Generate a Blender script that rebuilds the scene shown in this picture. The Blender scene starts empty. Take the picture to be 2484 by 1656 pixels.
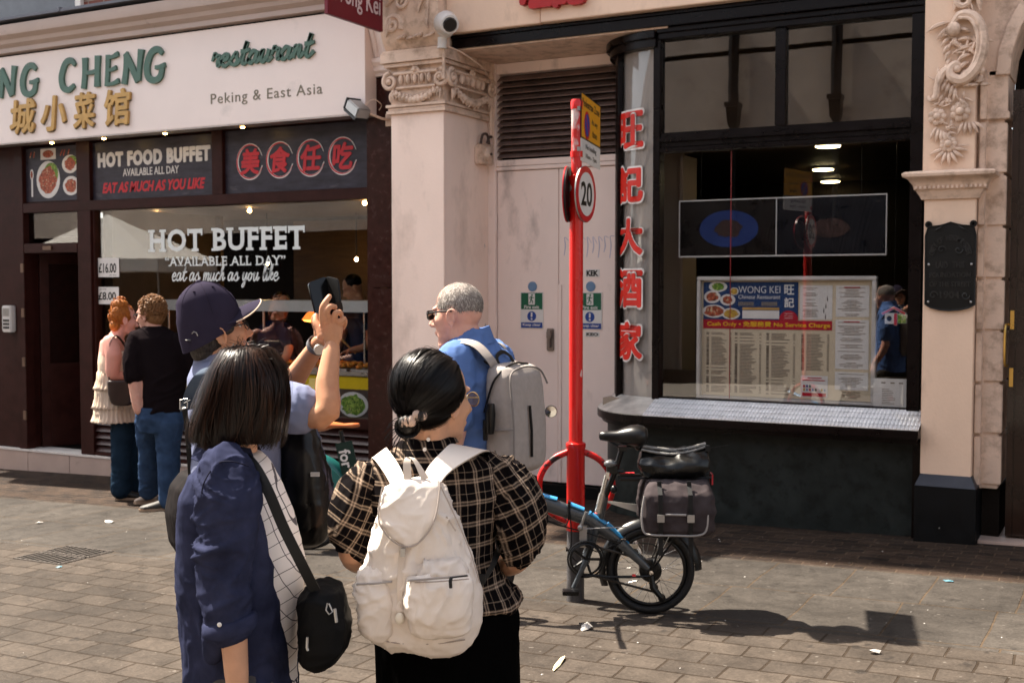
import bpy, bmesh, math, random
import numpy as np
from mathutils import Vector, Matrix, Quaternion, noise
random.seed(7)
R = math.radians
sc = bpy.context.scene
COL = sc.collection

# ---------------------------------------------------------------- camera, sky, sun, exposure
cam = bpy.data.cameras.new("camera")
cam_o = bpy.data.objects.new("camera", cam); COL.objects.link(cam_o)
cam.sensor_width = 36.0; cam.lens = 41.3; cam.clip_start = 0.05; cam.clip_end = 500
cam_o.location = (0, 0, 1.85); cam_o.rotation_euler = (R(87.3), 0, R(28.1))
cam.dof.use_dof = True; cam.dof.focus_distance = 3.6; cam.dof.aperture_fstop = 9.0
sc.camera = cam_o
SUN_EL, SUN_AZ = R(56.0), math.atan2(0.665, -0.05)   # light travels (+x, slightly -y, down)
w = bpy.data.worlds.new("World"); sc.world = w; w.use_nodes = True
nt = w.node_tree; nt.nodes.clear()
out = nt.nodes.new("ShaderNodeOutputWorld"); bg = nt.nodes.new("ShaderNodeBackground")
sky = nt.nodes.new("ShaderNodeTexSky"); sky.sky_type = 'NISHITA'; sky.sun_disc = False
sky.sun_elevation = SUN_EL; sky.sun_rotation = R(-94.0); sky.dust_density = 2.5; sky.air_density = 1.0; sky.ozone_density = 0.6
hs = nt.nodes.new("ShaderNodeHueSaturation"); hs.inputs["Saturation"].default_value = 0.45
nt.links.new(sky.outputs[0], hs.inputs["Color"]); nt.links.new(hs.outputs[0], bg.inputs[0])
bg.inputs[1].default_value = 0.08
nt.links.new(bg.outputs[0], out.inputs[0])
sun = bpy.data.lights.new("sun", 'SUN'); sun.energy = 5.0; sun.angle = R(0.55); sun.color = (1.0, 0.90, 0.76)
sun_o = bpy.data.objects.new("sun", sun); COL.objects.link(sun_o)
_d = Vector((0.665, -0.05, -1.0)).normalized()
sun_o.rotation_euler = _d.to_track_quat('-Z', 'Y').to_euler(); sun_o.location = (-20, 1, 30)
vs = sc.view_settings; vs.view_transform = 'Standard'; vs.look = 'None'; vs.exposure = 2.08; vs.gamma = 1.0
sc.cycles.max_bounces = 7; sc.cycles.diffuse_bounces = 4; sc.cycles.glossy_bounces = 4; sc.cycles.transparent_max_bounces = 12
sc.cycles.caustics_reflective = False; sc.cycles.caustics_refractive = False
try: sc.cycles.use_denoising = True
except Exception: pass

# ---------------------------------------------------------------- helpers
def S(r, g, b):
    f = lambda c: (c/255/12.92) if c/255 <= 0.04045 else ((c/255+0.055)/1.055)**2.4
    return (f(r), f(g), f(b))

class NT:
    """small node-graph writer"""
    def __init__(s, m): s.t = m.node_tree; s.n = s.t.nodes; s.l = s.t.links
    def a(s, t, **k):
        n = s.n.new("ShaderNode"+t)
        for q, v in k.items():
            if q.startswith("i_"):
                q = q[2:]; q = int(q) if q.isdigit() else q.replace("_", " ")
                if hasattr(v, "is_output") or isinstance(v, bpy.types.NodeSocket): s.l.new(v, n.inputs[q])
                else: n.inputs[q].default_value = v
            else: setattr(n, q, v)
        return n
    def ramp(s, fac, stops):
        n = s.n.new("ShaderNodeValToRGB"); s.l.new(fac, n.inputs[0]); e = n.color_ramp.elements
        while len(e) < len(stops): e.new(0.5)
        for x, (p, c) in zip(e, stops):
            x.position = p; x.color = (c, c, c, 1) if not hasattr(c, "__len__") else (*c[:3], 1)
        return n.outputs[0]
    def mix(s, fac, c1, c2, mode='MIX'):
        n = s.n.new("ShaderNodeMix"); n.data_type = 'RGBA'; n.blend_type = mode
        for i, v in ((0, fac), (6, c1), (7, c2)):
            if isinstance(v, bpy.types.NodeSocket): s.l.new(v, n.inputs[i])
            elif i == 0: n.inputs[0].default_value = v
            else: n.inputs[i].default_value = (*v[:3], 1)
        return n.outputs[2]
    def math(s, op, a, b=0.0):
        n = s.n.new("ShaderNodeMath"); n.operation = op
        for i, v in ((0, a), (1, b)):
            if isinstance(v, bpy.types.NodeSocket): s.l.new(v, n.inputs[i])
            else: n.inputs[i].default_value = v
        return n.outputs[0]
    def noise(s, vec, scale, detail=4, rough=0.55):
        n = s.n.new("ShaderNodeTexNoise"); s.l.new(vec, n.inputs["Vector"])
        n.inputs["Scale"].default_value = scale; n.inputs["Detail"].default_value = detail; n.inputs["Roughness"].default_value = rough
        return n.outputs["Fac"]

_M = {}
def M(name, col, rough=0.55, metal=0.0, var=0.18, vs=6.0, bump=0.0, bs=60.0, spec=0.5, coat=0.0, sub=0.0, dirt=None, spots=None, sheen=0.0, rvar=0.1, stretch=None, emit=None):
    """procedural principled material: base colour broken up by noise, optional second dirt colour, paint chips and fine bump"""
    if name in _M: return _M[name]
    lum = max(col); k = (lum/(lum+0.022)) if metal < 0.5 else 1.0; col = tuple(c*k for c in col); spec = spec*0.6*(0.12 if rough >= 0.62 and metal < 0.3 else 1.0)   # film-like contrast put into the colour: dark albedos darkened, specular cut
    m = bpy.data.materials.new(name); m.use_nodes = True; g = NT(m); b = m.node_tree.nodes["Principled BSDF"]
    tc = g.a("TexCoord").outputs["Object"]
    if stretch: tc = g.a("Mapping", i_0=tc, i_3=stretch).outputs[0]
    n1 = g.noise(tc, vs, 5); dark = tuple(c*(1-var) for c in col); lite = tuple(min(1, c*(1+var)) for c in col)
    c = g.ramp(n1, [(0.3, dark), (0.7, lite)])
    if dirt:
        dc, ds, lo, hi = dirt
        c = g.mix(g.ramp(g.noise(tc, ds, 7, 0.65), [(lo, 0.0), (hi, 1.0)]), c, dc)
    if spots:
        pc, ps, th = spots
        c = g.mix(g.ramp(g.noise(tc, ps, 2, 0.5), [(th, 0.0), (th+0.02, 1.0)]), c, pc)
    g.l.new(c, b.inputs["Base Color"])
    b.inputs["Metallic"].default_value = metal; b.inputs["Specular IOR Level"].default_value = spec
    r = g.ramp(n1, [(0.2, max(0.02, rough-rvar)), (0.8, min(1, rough+rvar))]); g.l.new(r, b.inputs["Roughness"])
    if coat: b.inputs["Coat Weight"].default_value = coat; b.inputs["Coat Roughness"].default_value = 0.08
    if sub: b.inputs["Subsurface Weight"].default_value = sub; b.inputs["Subsurface Radius"].default_value = (0.012, 0.005, 0.003)
    if sheen: b.inputs["Sheen Weight"].default_value = sheen
    if emit:
        b.inputs["Emission Color"].default_value = (*emit[0], 1); b.inputs["Emission Strength"].default_value = emit[1]
    if bump:
        bn = g.a("Bump", i_Strength=1.0, i_Distance=bump); g.l.new(g.noise(tc, bs, 4), bn.inputs["Height"]); g.l.new(bn.outputs[0], b.inputs["Normal"])
    _M[name] = m; return m

def custom(name):
    m = bpy.data.materials.new(name); m.use_nodes = True; g = NT(m)
    return m, g, m.node_tree.nodes["Principled BSDF"]

class MB:
    """collects shapes, builds ONE mesh object"""
    def __init__(s, mat=None): s.v = []; s.f = []; s.mi = []; s.mats = []; s.cur = 0; s.use(mat) if mat else None
    def use(s, mat):
        if mat not in s.mats: s.mats.append(mat)
        s.cur = s.mats.index(mat); return s
    def add(s, vs_, fs):
        o = len(s.v); s.v += [tuple(p) for p in vs_]; s.f += [tuple(i+o for i in f) for f in fs]; s.mi += [s.cur]*len(fs); return s
    def box(s, x0, x1, y0, y1, z0, z1, mtx=None):
        p = [(x, y, z) for z in (z0, z1) for y in (y0, y1) for x in (x0, x1)]
        if mtx is not None: p = [mtx @ Vector(q) for q in p]
        return s.add(p, [(0, 2, 3, 1), (4, 5, 7, 6), (0, 1, 5, 4), (2, 6, 7, 3), (0, 4, 6, 2), (1, 3, 7, 5)])
    def rings(s, rs, closed=True, caps=True, wrap=False):
        n = len(rs[0]); vs_ = [p for r in rs for p in r]; fs = []
        for i in range(len(rs) if wrap else len(rs)-1):
            a, b = i*n, ((i+1) % len(rs))*n
            for j in range(n if closed else n-1):
                k = (j+1) % n; fs.append((a+j, a+k, b+k, b+j))
        if caps and not wrap:
            fs.append(tuple(range(n-1, -1, -1))); fs.append(tuple(range((len(rs)-1)*n, len(rs)*n)))
        return s.add(vs_, fs)
    def tube(s, pts, r, n=8, caps=True, wrap=False, flat=1.0):
        pts = [Vector(p) for p in pts]; k = len(pts); rr = r if hasattr(r, "__len__") else [r]*k
        up = None; rs = []
        for i in range(k):
            if wrap: t = pts[(i+1) % k]-pts[i-1]
            else: t = pts[min(i+1, k-1)]-pts[max(i-1, 0)]
            if t.length < 1e-9: t = Vector((0, 0, 1))
            t.normalize()
            if up is None:
                up = t.orthogonal().normalized()
                if abs(t.z) < 0.9: up = (Vector((0, 0, 1)) - t*t.z).normalized()
            up = (up - t*up.dot(t)); up = up.normalized() if up.length > 1e-6 else t.orthogonal().normalized()
            sd = t.cross(up)
            rs.append([pts[i]+(up*math.cos(a)*flat+sd*math.sin(a))*rr[i] for a in [2*math.pi*j/n for j in range(n)]])
        return s.rings(rs, caps=caps, wrap=wrap)
    def cyl(s, p0, p1, r, r2=None, n=16): return s.tube([p0, p1], [r, r if r2 is None else r2], n)
    def lathe(s, prof, c=(0, 0, 0), n=24, axis='z', mtx=None):
        rs = []
        for (r, h) in prof:
            ring = []
            for j in range(n):
                a = 2*math.pi*j/n; x, y = r*math.cos(a), r*math.sin(a)
                p = {'z': (x, y, h), 'y': (x, h, -y), 'x': (h, x, y)}[axis]
                p = Vector(p)+Vector(c)
                ring.append(mtx @ p if mtx is not None else p)
            rs.append(ring)
        return s.rings(rs)
    def ell(s, c, r, rot=None, n=16, m=10):
        rs = []; rot = rot or Matrix.Identity(3)
        for i in range(m+1):
            t = math.pi*(0.02+0.96*i/m); z = math.cos(t); q = math.sin(t)
            rs.append([Vector(c)+rot @ Vector((r[0]*q*math.cos(a), r[1]*q*math.sin(a), r[2]*z)) for a in [2*math.pi*j/n for j in range(n)]])
        return s.rings(rs)
    def prism(s, poly, y0, y1, frame=None):
        """poly of (x,z) extruded between y0 and y1; frame=(O,U,V,N) places it elsewhere"""
        n = len(poly); pts = [(a, y0, b) for a, b in poly]+[(a, y1, b) for a, b in poly]
        if frame:
            O, U, V, N = [Vector(q) for q in frame]; pts = [O+U*a+V*b+N*c for a, b, c in pts]
        fs = [tuple(range(n)), tuple(range(2*n-1, n-1, -1))]+[(i, i+n, (i+1) % n+n, (i+1) % n) for i in range(n)]
        return s.add(pts, fs)
    def ribbon(s, pts, widths, y0, y1, frame=None):
        """brush stroke: smooth path in (x,z), own width along it"""
        p = catmull([Vector((a, 0, b)) for a, b in pts], 6); k = len(p); wd = np.interp(np.linspace(0, 1, k), np.linspace(0, 1, len(widths)), widths)
        L, Rr = [], []
        for i in range(k):
            t = (p[min(i+1, k-1)]-p[max(i-1, 0)]).normalized(); nn = Vector((-t.z, 0, t.x))
            L.append(p[i]+nn*wd[i]/2); Rr.append(p[i]-nn*wd[i]/2)
        vs_ = []
        for i in range(k):
            for q, y in ((L[i], y0), (Rr[i], y0), (Rr[i], y1), (L[i], y1)): vs_.append(Vector((q.x, y, q.z)))
        if frame:
            O, U, V, N = [Vector(q) for q in frame]; vs_ = [O+U*q.x+V*q.y+N*q.z for q in vs_]
        fs = [(0, 1, 2, 3), tuple((k-1)*4+j for j in (3, 2, 1, 0))]
        for i in range(k-1):
            for j in range(4): fs.append((i*4+j, (i+1)*4+j, (i+1)*4+(j+1) % 4, i*4+(j+1) % 4))
        return s.add(vs_, fs)
    def mesh(s, name):
        me = bpy.data.meshes.new(name); me.from_pydata([tuple(v) for v in s.v], [], s.f)
        for m in s.mats: me.materials.append(m)
        if len(s.mats) > 1: me.polygons.foreach_set("material_index", s.mi)
        me.update(); return me
    def build(s, name, parent=None, smooth=40, bevel=0.0, loc=None, fix=True, org=None):
        me = s.mesh(name); bm = bmesh.new(); bm.from_mesh(me)
        if fix: bmesh.ops.recalc_face_normals(bm, faces=bm.faces)
        if bevel:
            ed = [e for e in bm.edges if len(e.link_faces) == 2 and e.calc_face_angle(0) > 0.6]
            bmesh.ops.bevel(bm, geom=ed, offset=bevel, segments=2, affect='EDGES', clamp_overlap=True)
        bm.to_mesh(me); bm.free()
        return link(name, me, parent, smooth, loc, org)

ORG = {}
def link(name, me, parent=None, smooth=40, loc=None, org=None):
    """parts of a thing made with world=True, and single meshes given org, are drawn in world coordinates and re-based here"""
    if smooth:
        me.polygons.foreach_set("use_smooth", [True]*len(me.polygons)); me.set_sharp_from_angle(angle=R(smooth))
    o = bpy.data.objects.new(name, me); COL.objects.link(o)
    if loc is not None: o.location = loc
    if parent is not None:
        o.parent = parent
        if parent.name in ORG: ORG[o.name] = ORG[parent.name]; me.transform(Matrix.Translation(-ORG[parent.name]))
    elif org is not None: me.transform(Matrix.Translation(-Vector(org))); o.location = org
    return o

def thing(name, label, cat, loc=(0, 0, 0), rz=0.0, group=None, world=False):
    o = bpy.data.objects.new(name, None); COL.objects.link(o); o.empty_display_size = 0.1
    o.location = loc; o.rotation_euler = (0, 0, rz)
    if world: ORG[o.name] = Vector(loc)
    return tag(o, label, cat, group)
def tag(o, label, cat, group=None):
    o["label"] = label; o["category"] = cat
    if group: o["group"] = group
    return o
def kind(o, k): o["kind"] = k; return o

def catmull(P, sub):
    P = [Vector(p) for p in P]
    if len(P) < 3: 
        return [P[0].lerp(P[-1], i/sub) for i in range(sub+1)]
    out = []
    for i in range(len(P)-1):
        a, b, c, d = P[max(i-1, 0)], P[i], P[i+1], P[min(i+2, len(P)-1)]
        for j in range(sub):
            t = j/sub; out.append(0.5*((2*b)+(c-a)*t+(2*a-5*b+4*c-d)*t*t+(3*b-a-3*c+d)*t**3))
    out.append(P[-1]); return out

_T = {}
def text_mesh(s, offset=0.0, shear=0.0, space=1.0, res=3, extrude=0.0, line=1.0):
    key = (s, offset, shear, space, res, extrude)
    if key not in _T:
        cu = bpy.data.curves.new("lettering", 'FONT'); cu.body = s; cu.offset = offset; cu.shear = shear; cu.space_character = space
        cu.resolution_u = res; cu.extrude = extrude; cu.fill_mode = 'BOTH'; cu.space_line = line
        ob = bpy.data.objects.new("lettering", cu); COL.objects.link(ob)
        dg = bpy.context.evaluated_depsgraph_get(); me = bpy.data.meshes.new_from_object(ob.evaluated_get(dg))
        v = np.array([tuple(q.co) for q in me.vertices]); f = [tuple(p.vertices) for p in me.polygons]
        bpy.data.objects.remove(ob); bpy.data.curves.remove(cu); bpy.data.meshes.remove(me); _T[key] = (v, f)
    return _T[key]
def put_text(mb, s, x0, x1, z0, z1, y, depth=0.004, frame=None, warp=None, bold=0.0, **k):
    """lettering fitted to the box x0..x1, z0..z1 on the plane y (facing -y), standing proud by depth"""
    v, f = text_mesh(s, extrude=0.5, **k); lo, hi = v.min(0), v.max(0); sx = (x1-x0)/max(1e-6, hi[0]-lo[0]); sz = (z1-z0)/max(1e-6, hi[1]-lo[1])
    pts = [Vector((x0+(q[0]-lo[0])*sx, y-depth*(q[2]+0.5), z0+(q[1]-lo[1])*sz)) for q in v]
    for j in range(9 if bold else 1):   # bold: copies nudged around the outline, each a hair behind the last
        a = 2*math.pi*j/8; dx, dz = (bold*math.cos(a), bold*math.sin(a)) if j < 8 and bold else (0, 0)
        q = [Vector((p.x+dx, p.y+0.00012*(8-j) if bold else p.y, p.z+dz)) for p in pts]
        if warp: q = [warp(p) for p in q]
        if frame:
            O, U, V, N = [Vector(t) for t in frame]; q = [O+U*p.x+V*p.y+N*p.z for p in q]
        mb.add(q, f)
    return mb

def remesh(mb, voxel, smooth=6, fac=0.5, fn=None):
    """fuse overlapping closed shapes into one continuous skin; fn(co, normal) -> offset along the normal"""
    me = mb.mesh("tmp"); bm = bmesh.new(); bm.from_mesh(me); bmesh.ops.recalc_face_normals(bm, faces=bm.faces); bm.to_mesh(me); bm.free()
    ob = bpy.data.objects.new("tmp", me); COL.objects.link(ob)
    r = ob.modifiers.new("r", 'REMESH'); r.mode = 'VOXEL'; r.voxel_size = voxel
    if smooth:
        q = ob.modifiers.new("s", 'SMOOTH'); q.factor = fac; q.iterations = smooth
    dg = bpy.context.evaluated_depsgraph_get(); m2 = bpy.data.meshes.new_from_object(ob.evaluated_get(dg))
    bpy.data.objects.remove(ob); bpy.data.meshes.remove(me); m2.materials.clear()
    if fn:
        nn = [v.normal.copy() for v in m2.vertices]
        for v, n in zip(m2.vertices, nn): v.co = v.co + n*fn(v.co, n)
    m2.update(); return m2
def skin(name, mb, mat, parent, voxel=0.012, smooth=6, fn=None, fac=0.5, fine=()):
    """fine: parts such as hands, skinned with a smaller voxel and grown into the same mesh"""
    me = remesh(mb, voxel, smooth, fac, fn)
    for f_mb, f_vox, f_sm in fine:
        m2 = remesh(f_mb, f_vox, f_sm, .5); bm = bmesh.new(); bm.from_mesh(me); bm.from_mesh(m2); bm.to_mesh(me); bm.free()
    me.materials.append(mat); return link(name, me, parent, smooth=180)
# ---------------------------------------------------------------- materials of the setting
creamL = M("pale_cream_paint", (0.90, 0.705, 0.60), 0.5, var=0.05, vs=2.5, bump=0.0018, bs=70, dirt=((0.46, 0.345, 0.28), 2.2, 0.52, 0.85), stretch=(1, 1, .5), spec=0.4, spots=((.45,.38,.36), 9, .76))
cream = M("cream_paint", (0.76, 0.55, 0.41), 0.5, var=0.06, vs=2.5, bump=0.0018, bs=70, dirt=((0.36, 0.25, 0.18), 2.4, 0.54, 0.85), stretch=(1, 1, .5), spots=((.3,.2,.15), 8, .77), spec=0.4)
cream2 = M("cream_paint_old", (0.70, 0.52, 0.405), 0.55, var=0.07, vs=5, bump=0.003, bs=50, dirt=((0.34, 0.235, 0.17), 9.0, 0.48, 0.72), spec=0.35)
signwhite = M("sign_panel_white", (0.86, 0.745, 0.69), 0.42, var=0.03, vs=2, dirt=((0.5, 0.46, 0.42), 2.0, 0.6, 0.95), spec=0.4)
greycornice = M("grey_pink_cornice", (0.50, 0.40, 0.355), 0.5, var=0.06, vs=3, dirt=((0.2, 0.15, 0.13), 4.0, 0.6, 0.9))
darkwood = M("black_brown_gloss_paint", (0.011, 0.0042, 0.0040), 0.30, var=0.3, vs=9, bump=0.0006, bs=40, spec=0.28, rvar=0.08)
brownwood = M("dark_red_brown_paint", (0.046, 0.0125, 0.0095), 0.40, var=0.25, vs=9, bump=0.0006, bs=30, spec=0.22)
marble = M("red_brown_stone", (0.048, 0.0125, 0.009), 0.24, var=0.45, vs=14, spec=0.35, dirt=((0.03, 0.01, 0.008), 7, 0.45, 0.7), spots=((0.30, 0.13, 0.11), 5.5, 0.74))
doorpaint = M("worn_white_door_paint", (0.84, 0.685, 0.615), 0.5, var=0.05, vs=3, bump=0.001, bs=50, dirt=((0.30, 0.24, 0.215), 3.2, 0.57, 0.82), spots=((0.12, 0.08, 0.06), 17, 0.80), stretch=(1, 1, 0.45))
darkgreen = M("scuffed_green_black_panel", (0.028, 0.033, 0.031), 0.42, var=0.35, vs=5, bump=0.0006, bs=30, dirt=((0.009, 0.010, 0.009), 9, 0.5, 0.66), spots=((0.08, 0.08, 0.075), 23, 0.79), spec=0.25)
blackpaint = M("black_stone_paint", (0.008, 0.0085, 0.010), 0.5, var=0.3, vs=9, bump=0.001, bs=40, spec=0.3, spots=((0.5, 0.48, 0.45), 16, 0.775))
nightpaint = M("blue_black_slope_paint", (0.032, 0.034, 0.048), 0.45, var=0.2, vs=9)
leadgrey = M("lead_ledge", (0.13, 0.13, 0.15), 0.5, metal=0.3, var=0.2, vs=6)
tile = M("beige_step_tile", (0.46, 0.34, 0.285), 0.4, var=0.07, vs=4, dirt=((0.2, 0.15, 0.12), 6, 0.6, 0.9))
paleedge = M("pale_nosing", (0.70, 0.65, 0.60), 0.4, var=0.08)
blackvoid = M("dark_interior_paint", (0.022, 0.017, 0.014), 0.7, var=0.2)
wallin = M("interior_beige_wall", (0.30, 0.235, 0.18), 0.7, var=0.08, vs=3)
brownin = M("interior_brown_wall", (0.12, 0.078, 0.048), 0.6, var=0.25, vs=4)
greymetal = M("grey_metal", (0.35, 0.34, 0.33), 0.38, metal=0.7, var=0.15)
whiteplastic = M("white_plastic", (0.66, 0.63, 0.60), 0.35, var=0.05, dirt=((0.35, 0.3, 0.27), 14, 0.6, 0.9))
blackplastic = M("black_plastic", (0.010, 0.010, 0.011), 0.35, var=0.2)
brass = M("brass", (0.62, 0.40, 0.11), 0.3, metal=0.95, var=0.15)

def glass_mat(name, tint=0.82, k=1.0, col=(1, 1, 1)):
    m = bpy.data.materials.new(name); m.use_nodes = True; m.node_tree.nodes.clear(); g = NT(m)
    tr = g.a("BsdfTransparent"); tr.inputs[0].default_value = (tint*col[0], tint*col[1], tint*col[2], 1)
    gl = g.a("BsdfGlossy"); gl.inputs[0].default_value = (1, 1, 1, 1); gl.inputs["Roughness"].default_value = 0.0
    tc = g.a("TexCoord").outputs["Object"]; bn = g.a("Bump", i_Strength=0.12, i_Distance=0.004); g.l.new(g.noise(tc, 1.3, 2), bn.inputs["Height"]); g.l.new(bn.outputs[0], gl.inputs["Normal"])
    lw = g.a("LayerWeight"); lw.inputs[0].default_value = 0.5
    fre = g.math('ADD', 0.04, g.math('MULTIPLY', g.math('POWER', lw.outputs["Facing"], 5.0), 0.96))
    mx = g.a("MixShader"); g.l.new(g.math('MINIMUM', g.math('MULTIPLY', fre, k), 1.0), mx.inputs[0]); g.l.new(tr.outputs[0], mx.inputs[1]); g.l.new(gl.outputs[0], mx.inputs[2])
    o = g.a("OutputMaterial"); g.l.new(mx.outputs[0], o.inputs[0]); return m
glass = glass_mat("window_glass", 0.94, 1.35)
glass_top = glass_mat("window_glass_tinted", 0.65, 1.8, (1, .96, .92))  # darker tint and stronger reflection factor for the small upper panes

# ---------------------------------------------------------------- ground: one sloping sheet of slabs and setts
def gz(x): return 0.089 + 0.028*x
def ground_mat():
    m, g, b = custom("stone_paving")
    pos = g.a("TexCoord").outputs["Object"]; warpn = g.a("TexNoise", i_Vector=pos, i_Scale=2.2, i_Detail=2.0)
    wv = g.a("VectorMath", operation='SCALE', i_0=warpn.outputs["Color"], i_Scale=0.035); wp = g.a("VectorMath", operation='ADD', i_0=pos, i_1=wv.outputs[0]).outputs[0]
    y = g.a("SeparateXYZ", i_0=wp).outputs[1]
    def brick(sx, sy, c1, c2, mor, ms, off, shift=(0, 0, 0)):
        mp = g.a("Mapping", i_0=wp, i_1=shift)
        n = g.a("TexBrick", i_Vector=mp.outputs[0], i_Color1=(*c1, 1), i_Color2=(*c2, 1), i_Mortar=(*mor, 1), i_Scale=1.0)
        n.inputs["Mortar Size"].default_value = ms; n.inputs["Mortar Smooth"].default_value = 0.25; n.inputs["Brick Width"].default_value = sx; n.inputs["Row Height"].default_value = sy
        n.offset = off; n.inputs["Bias"].default_value = -0.1; return n
    slab = brick(0.50, 0.72, (0.066, 0.060, 0.055), (0.048, 0.044, 0.041), (0.075, 0.056, 0.040), 0.006, 0.18, (0.04, -0.40, 0))
    sett = brick(0.30, 0.185, (0.078, 0.066, 0.057), (0.050, 0.043, 0.038), (0.040, 0.031, 0.024), 0.007, 0.5, (0.02, 0.0, 0))
    edge = brick(0.20, 0.10, (0.048, 0.034, 0.027), (0.022, 0.018, 0.017), (0.075, 0.054, 0.040), 0.006, 0.5)
    f1 = g.ramp(y, [(0.0, 0.0), (1.0, 1.0)])
    gt = lambda v: g.math('GREATER_THAN', y, v)
    col = g.mix(gt(6.10), sett.outputs[0], slab.outputs[0]); col = g.mix(gt(7.62), col, edge.outputs[0])
    fac = g.mix(gt(6.10), sett.outputs[1], slab.outputs[1]); fac = g.mix(gt(7.62), fac, edge.outputs[1])
    n1 = g.noise(pos, 1.1, 6, 0.6); n2 = g.noise(pos, 9, 6, 0.65); n3 = g.noise(pos, 60, 3, 0.6); n4 = g.noise(pos, 26, 1, 0.5)
    col = g.mix(0.8, col, g.ramp(n1, [(0.3, (0.62, 0.60, 0.58)), (0.72, (1.25, 1.22, 1.18))]), 'MULTIPLY')
    col = g.mix(0.8, col, g.ramp(n2, [(0.28, (0.66, 0.66, 0.66)), (0.72, (1.28, 1.26, 1.24))]), 'MULTIPLY')
    col = g.mix(0.5, col, g.ramp(n3, [(0.25, (0.5, 0.5, 0.5)), (0.75, (1.4, 1.38, 1.36))]), 'MULTIPLY')
    col = g.mix(g.ramp(n4, [(0.745, 0.0), (0.76, 0.4)]), col, (0.20, 0.18, 0.16)); col = g.mix(g.ramp(g.noise(pos, 7, 3, 0.6), [(0.64, 0.0), (0.70, 0.6)]), col, (0.020, 0.018, 0.017))
    col = g.mix(1.0, col, (0.83, 0.825, 0.82), 'MULTIPLY')
    g.l.new(col, b.inputs["Base Color"]); g.l.new(g.ramp(n2, [(0.3, 0.5), (0.7, 0.8)]), b.inputs["Roughness"]); b.inputs["Specular IOR Level"].default_value = 0.05
    h = g.math('ADD', g.math('MULTIPLY', fac, -0.8), g.math('ADD', g.math('MULTIPLY', n2, 0.5), g.math('MULTIPLY', n3, 0.35)))
    bn = g.a("Bump", i_Strength=0.9, i_Distance=0.008, i_Height=h); g.l.new(bn.outputs[0], b.inputs["Normal"]); return m
gm = MB(ground_mat())
NX, NY = 40, 12
gv = [(-60+120*i/NX, -40+80*j/NY, gz(-60+120*i/NX)) for j in range(NY+1) for i in range(NX+1)]
gm.add(gv, [(j*(NX+1)+i, j*(NX+1)+i+1, (j+1)*(NX+1)+i+1, (j+1)*(NX+1)+i) for j in range(NY) for i in range(NX)])
kind(gm.build("pavement", smooth=0, fix=False), "structure")
rdq = MB(M("pale_bounce_stone", (0.22, 0.20, 0.18), 0.7, var=.15, vs=3)); rdq.add([(x, y, gz(x)+.004) for x, y in ((-60, -5.1), (60, -5.1), (60, 1.2), (-60, 1.2))], [(0, 1, 2, 3)]); kind(rdq.build("bounce_sheet", smooth=0, fix=False), "structure")  # unseen pale sheet added to bounce sunlight onto the facade

# ---------------------------------------------------------------- carving helpers
def spiral(mb, c, r0, turns, th, y, dirn=1, start=0.0, end=0.12, plane='xz', n=None, taper=0.5):
    N = n or int(18*turns); pts = []
    for i in range(N+1):
        t = i/N; r = r0*(1-(1-end)*t); a = start+dirn*turns*2*math.pi*t
        dx, dz = r*math.cos(a), r*math.sin(a)
        pts.append((c[0]+dx, y-0.012*t, c[1]+dz) if plane == 'xz' else (y+0.012*t, c[0]+dx, c[1]+dz))
    mb.tube(pts, [th*(1-taper*i/N) for i in range(N+1)], 7)
def leaf(mb, p, ang, ln, wd, y, curl=0.0, plane='xz', th=0.012):
    """a carved acanthus blade"""
    pts = []; a = ang; x, z = p
    for i in range(6):
        pts.append((x, y-th*math.sin(math.pi*i/5)*1.2, z) if plane == 'xz' else (y+th*math.sin(math.pi*i/5)*1.2, x, z)); x += math.cos(a)*ln/5; z += math.sin(a)*ln/5; a += curl/5
    mb.tube(pts, [wd*q for q in (0.35, 0.8, 1.0, 0.85, 0.55, 0.12)], 6, flat=0.8)
def flower(mb, c, r, y, petals=7, plane='xz'):
    for i in range(petals):
        a = 2*math.pi*i/petals; p = (c[0]+r*0.6*math.cos(a), c[1]+r*0.6*math.sin(a))
        q = (p[0], y, p[1]) if plane == 'xz' else (y, p[0], p[1]); mb.ell(q, (r*0.42, r*0.3, r*0.42) if plane == 'xz' else (r*0.3, r*0.42, r*0.42), n=8, m=6)
    q = (c[0], y-r*0.35, c[1]) if plane == 'xz' else (y+r*0.35, c[0], c[1]); mb.ell(q, (r*0.42,)*3, n=10, m=7)
def moulding(mb, x0, x1, y, prof, ret0=None, ret1=None):
    """profile [(projection, z)...] run along x on the wall plane y, mitred back at both ends"""
    a = [(x0-p*(ret0 is not None), y-p, z) for p, z in prof]; b = [(x1+p*(ret1 is not None), y-p, z) for p, z in prof]
    rs = []
    if ret0 is not None: rs.append([(x0-p, ret0, z) for p, z in prof])
    rs += [a, b]
    if ret1 is not None: rs.append([(x1+p, ret1, z) for p, z in prof])
    mb.rings(rs, closed=False, caps=False)
    bk = [(x0, (ret0 or y)+0.0, prof[0][1])]
    return mb

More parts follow.
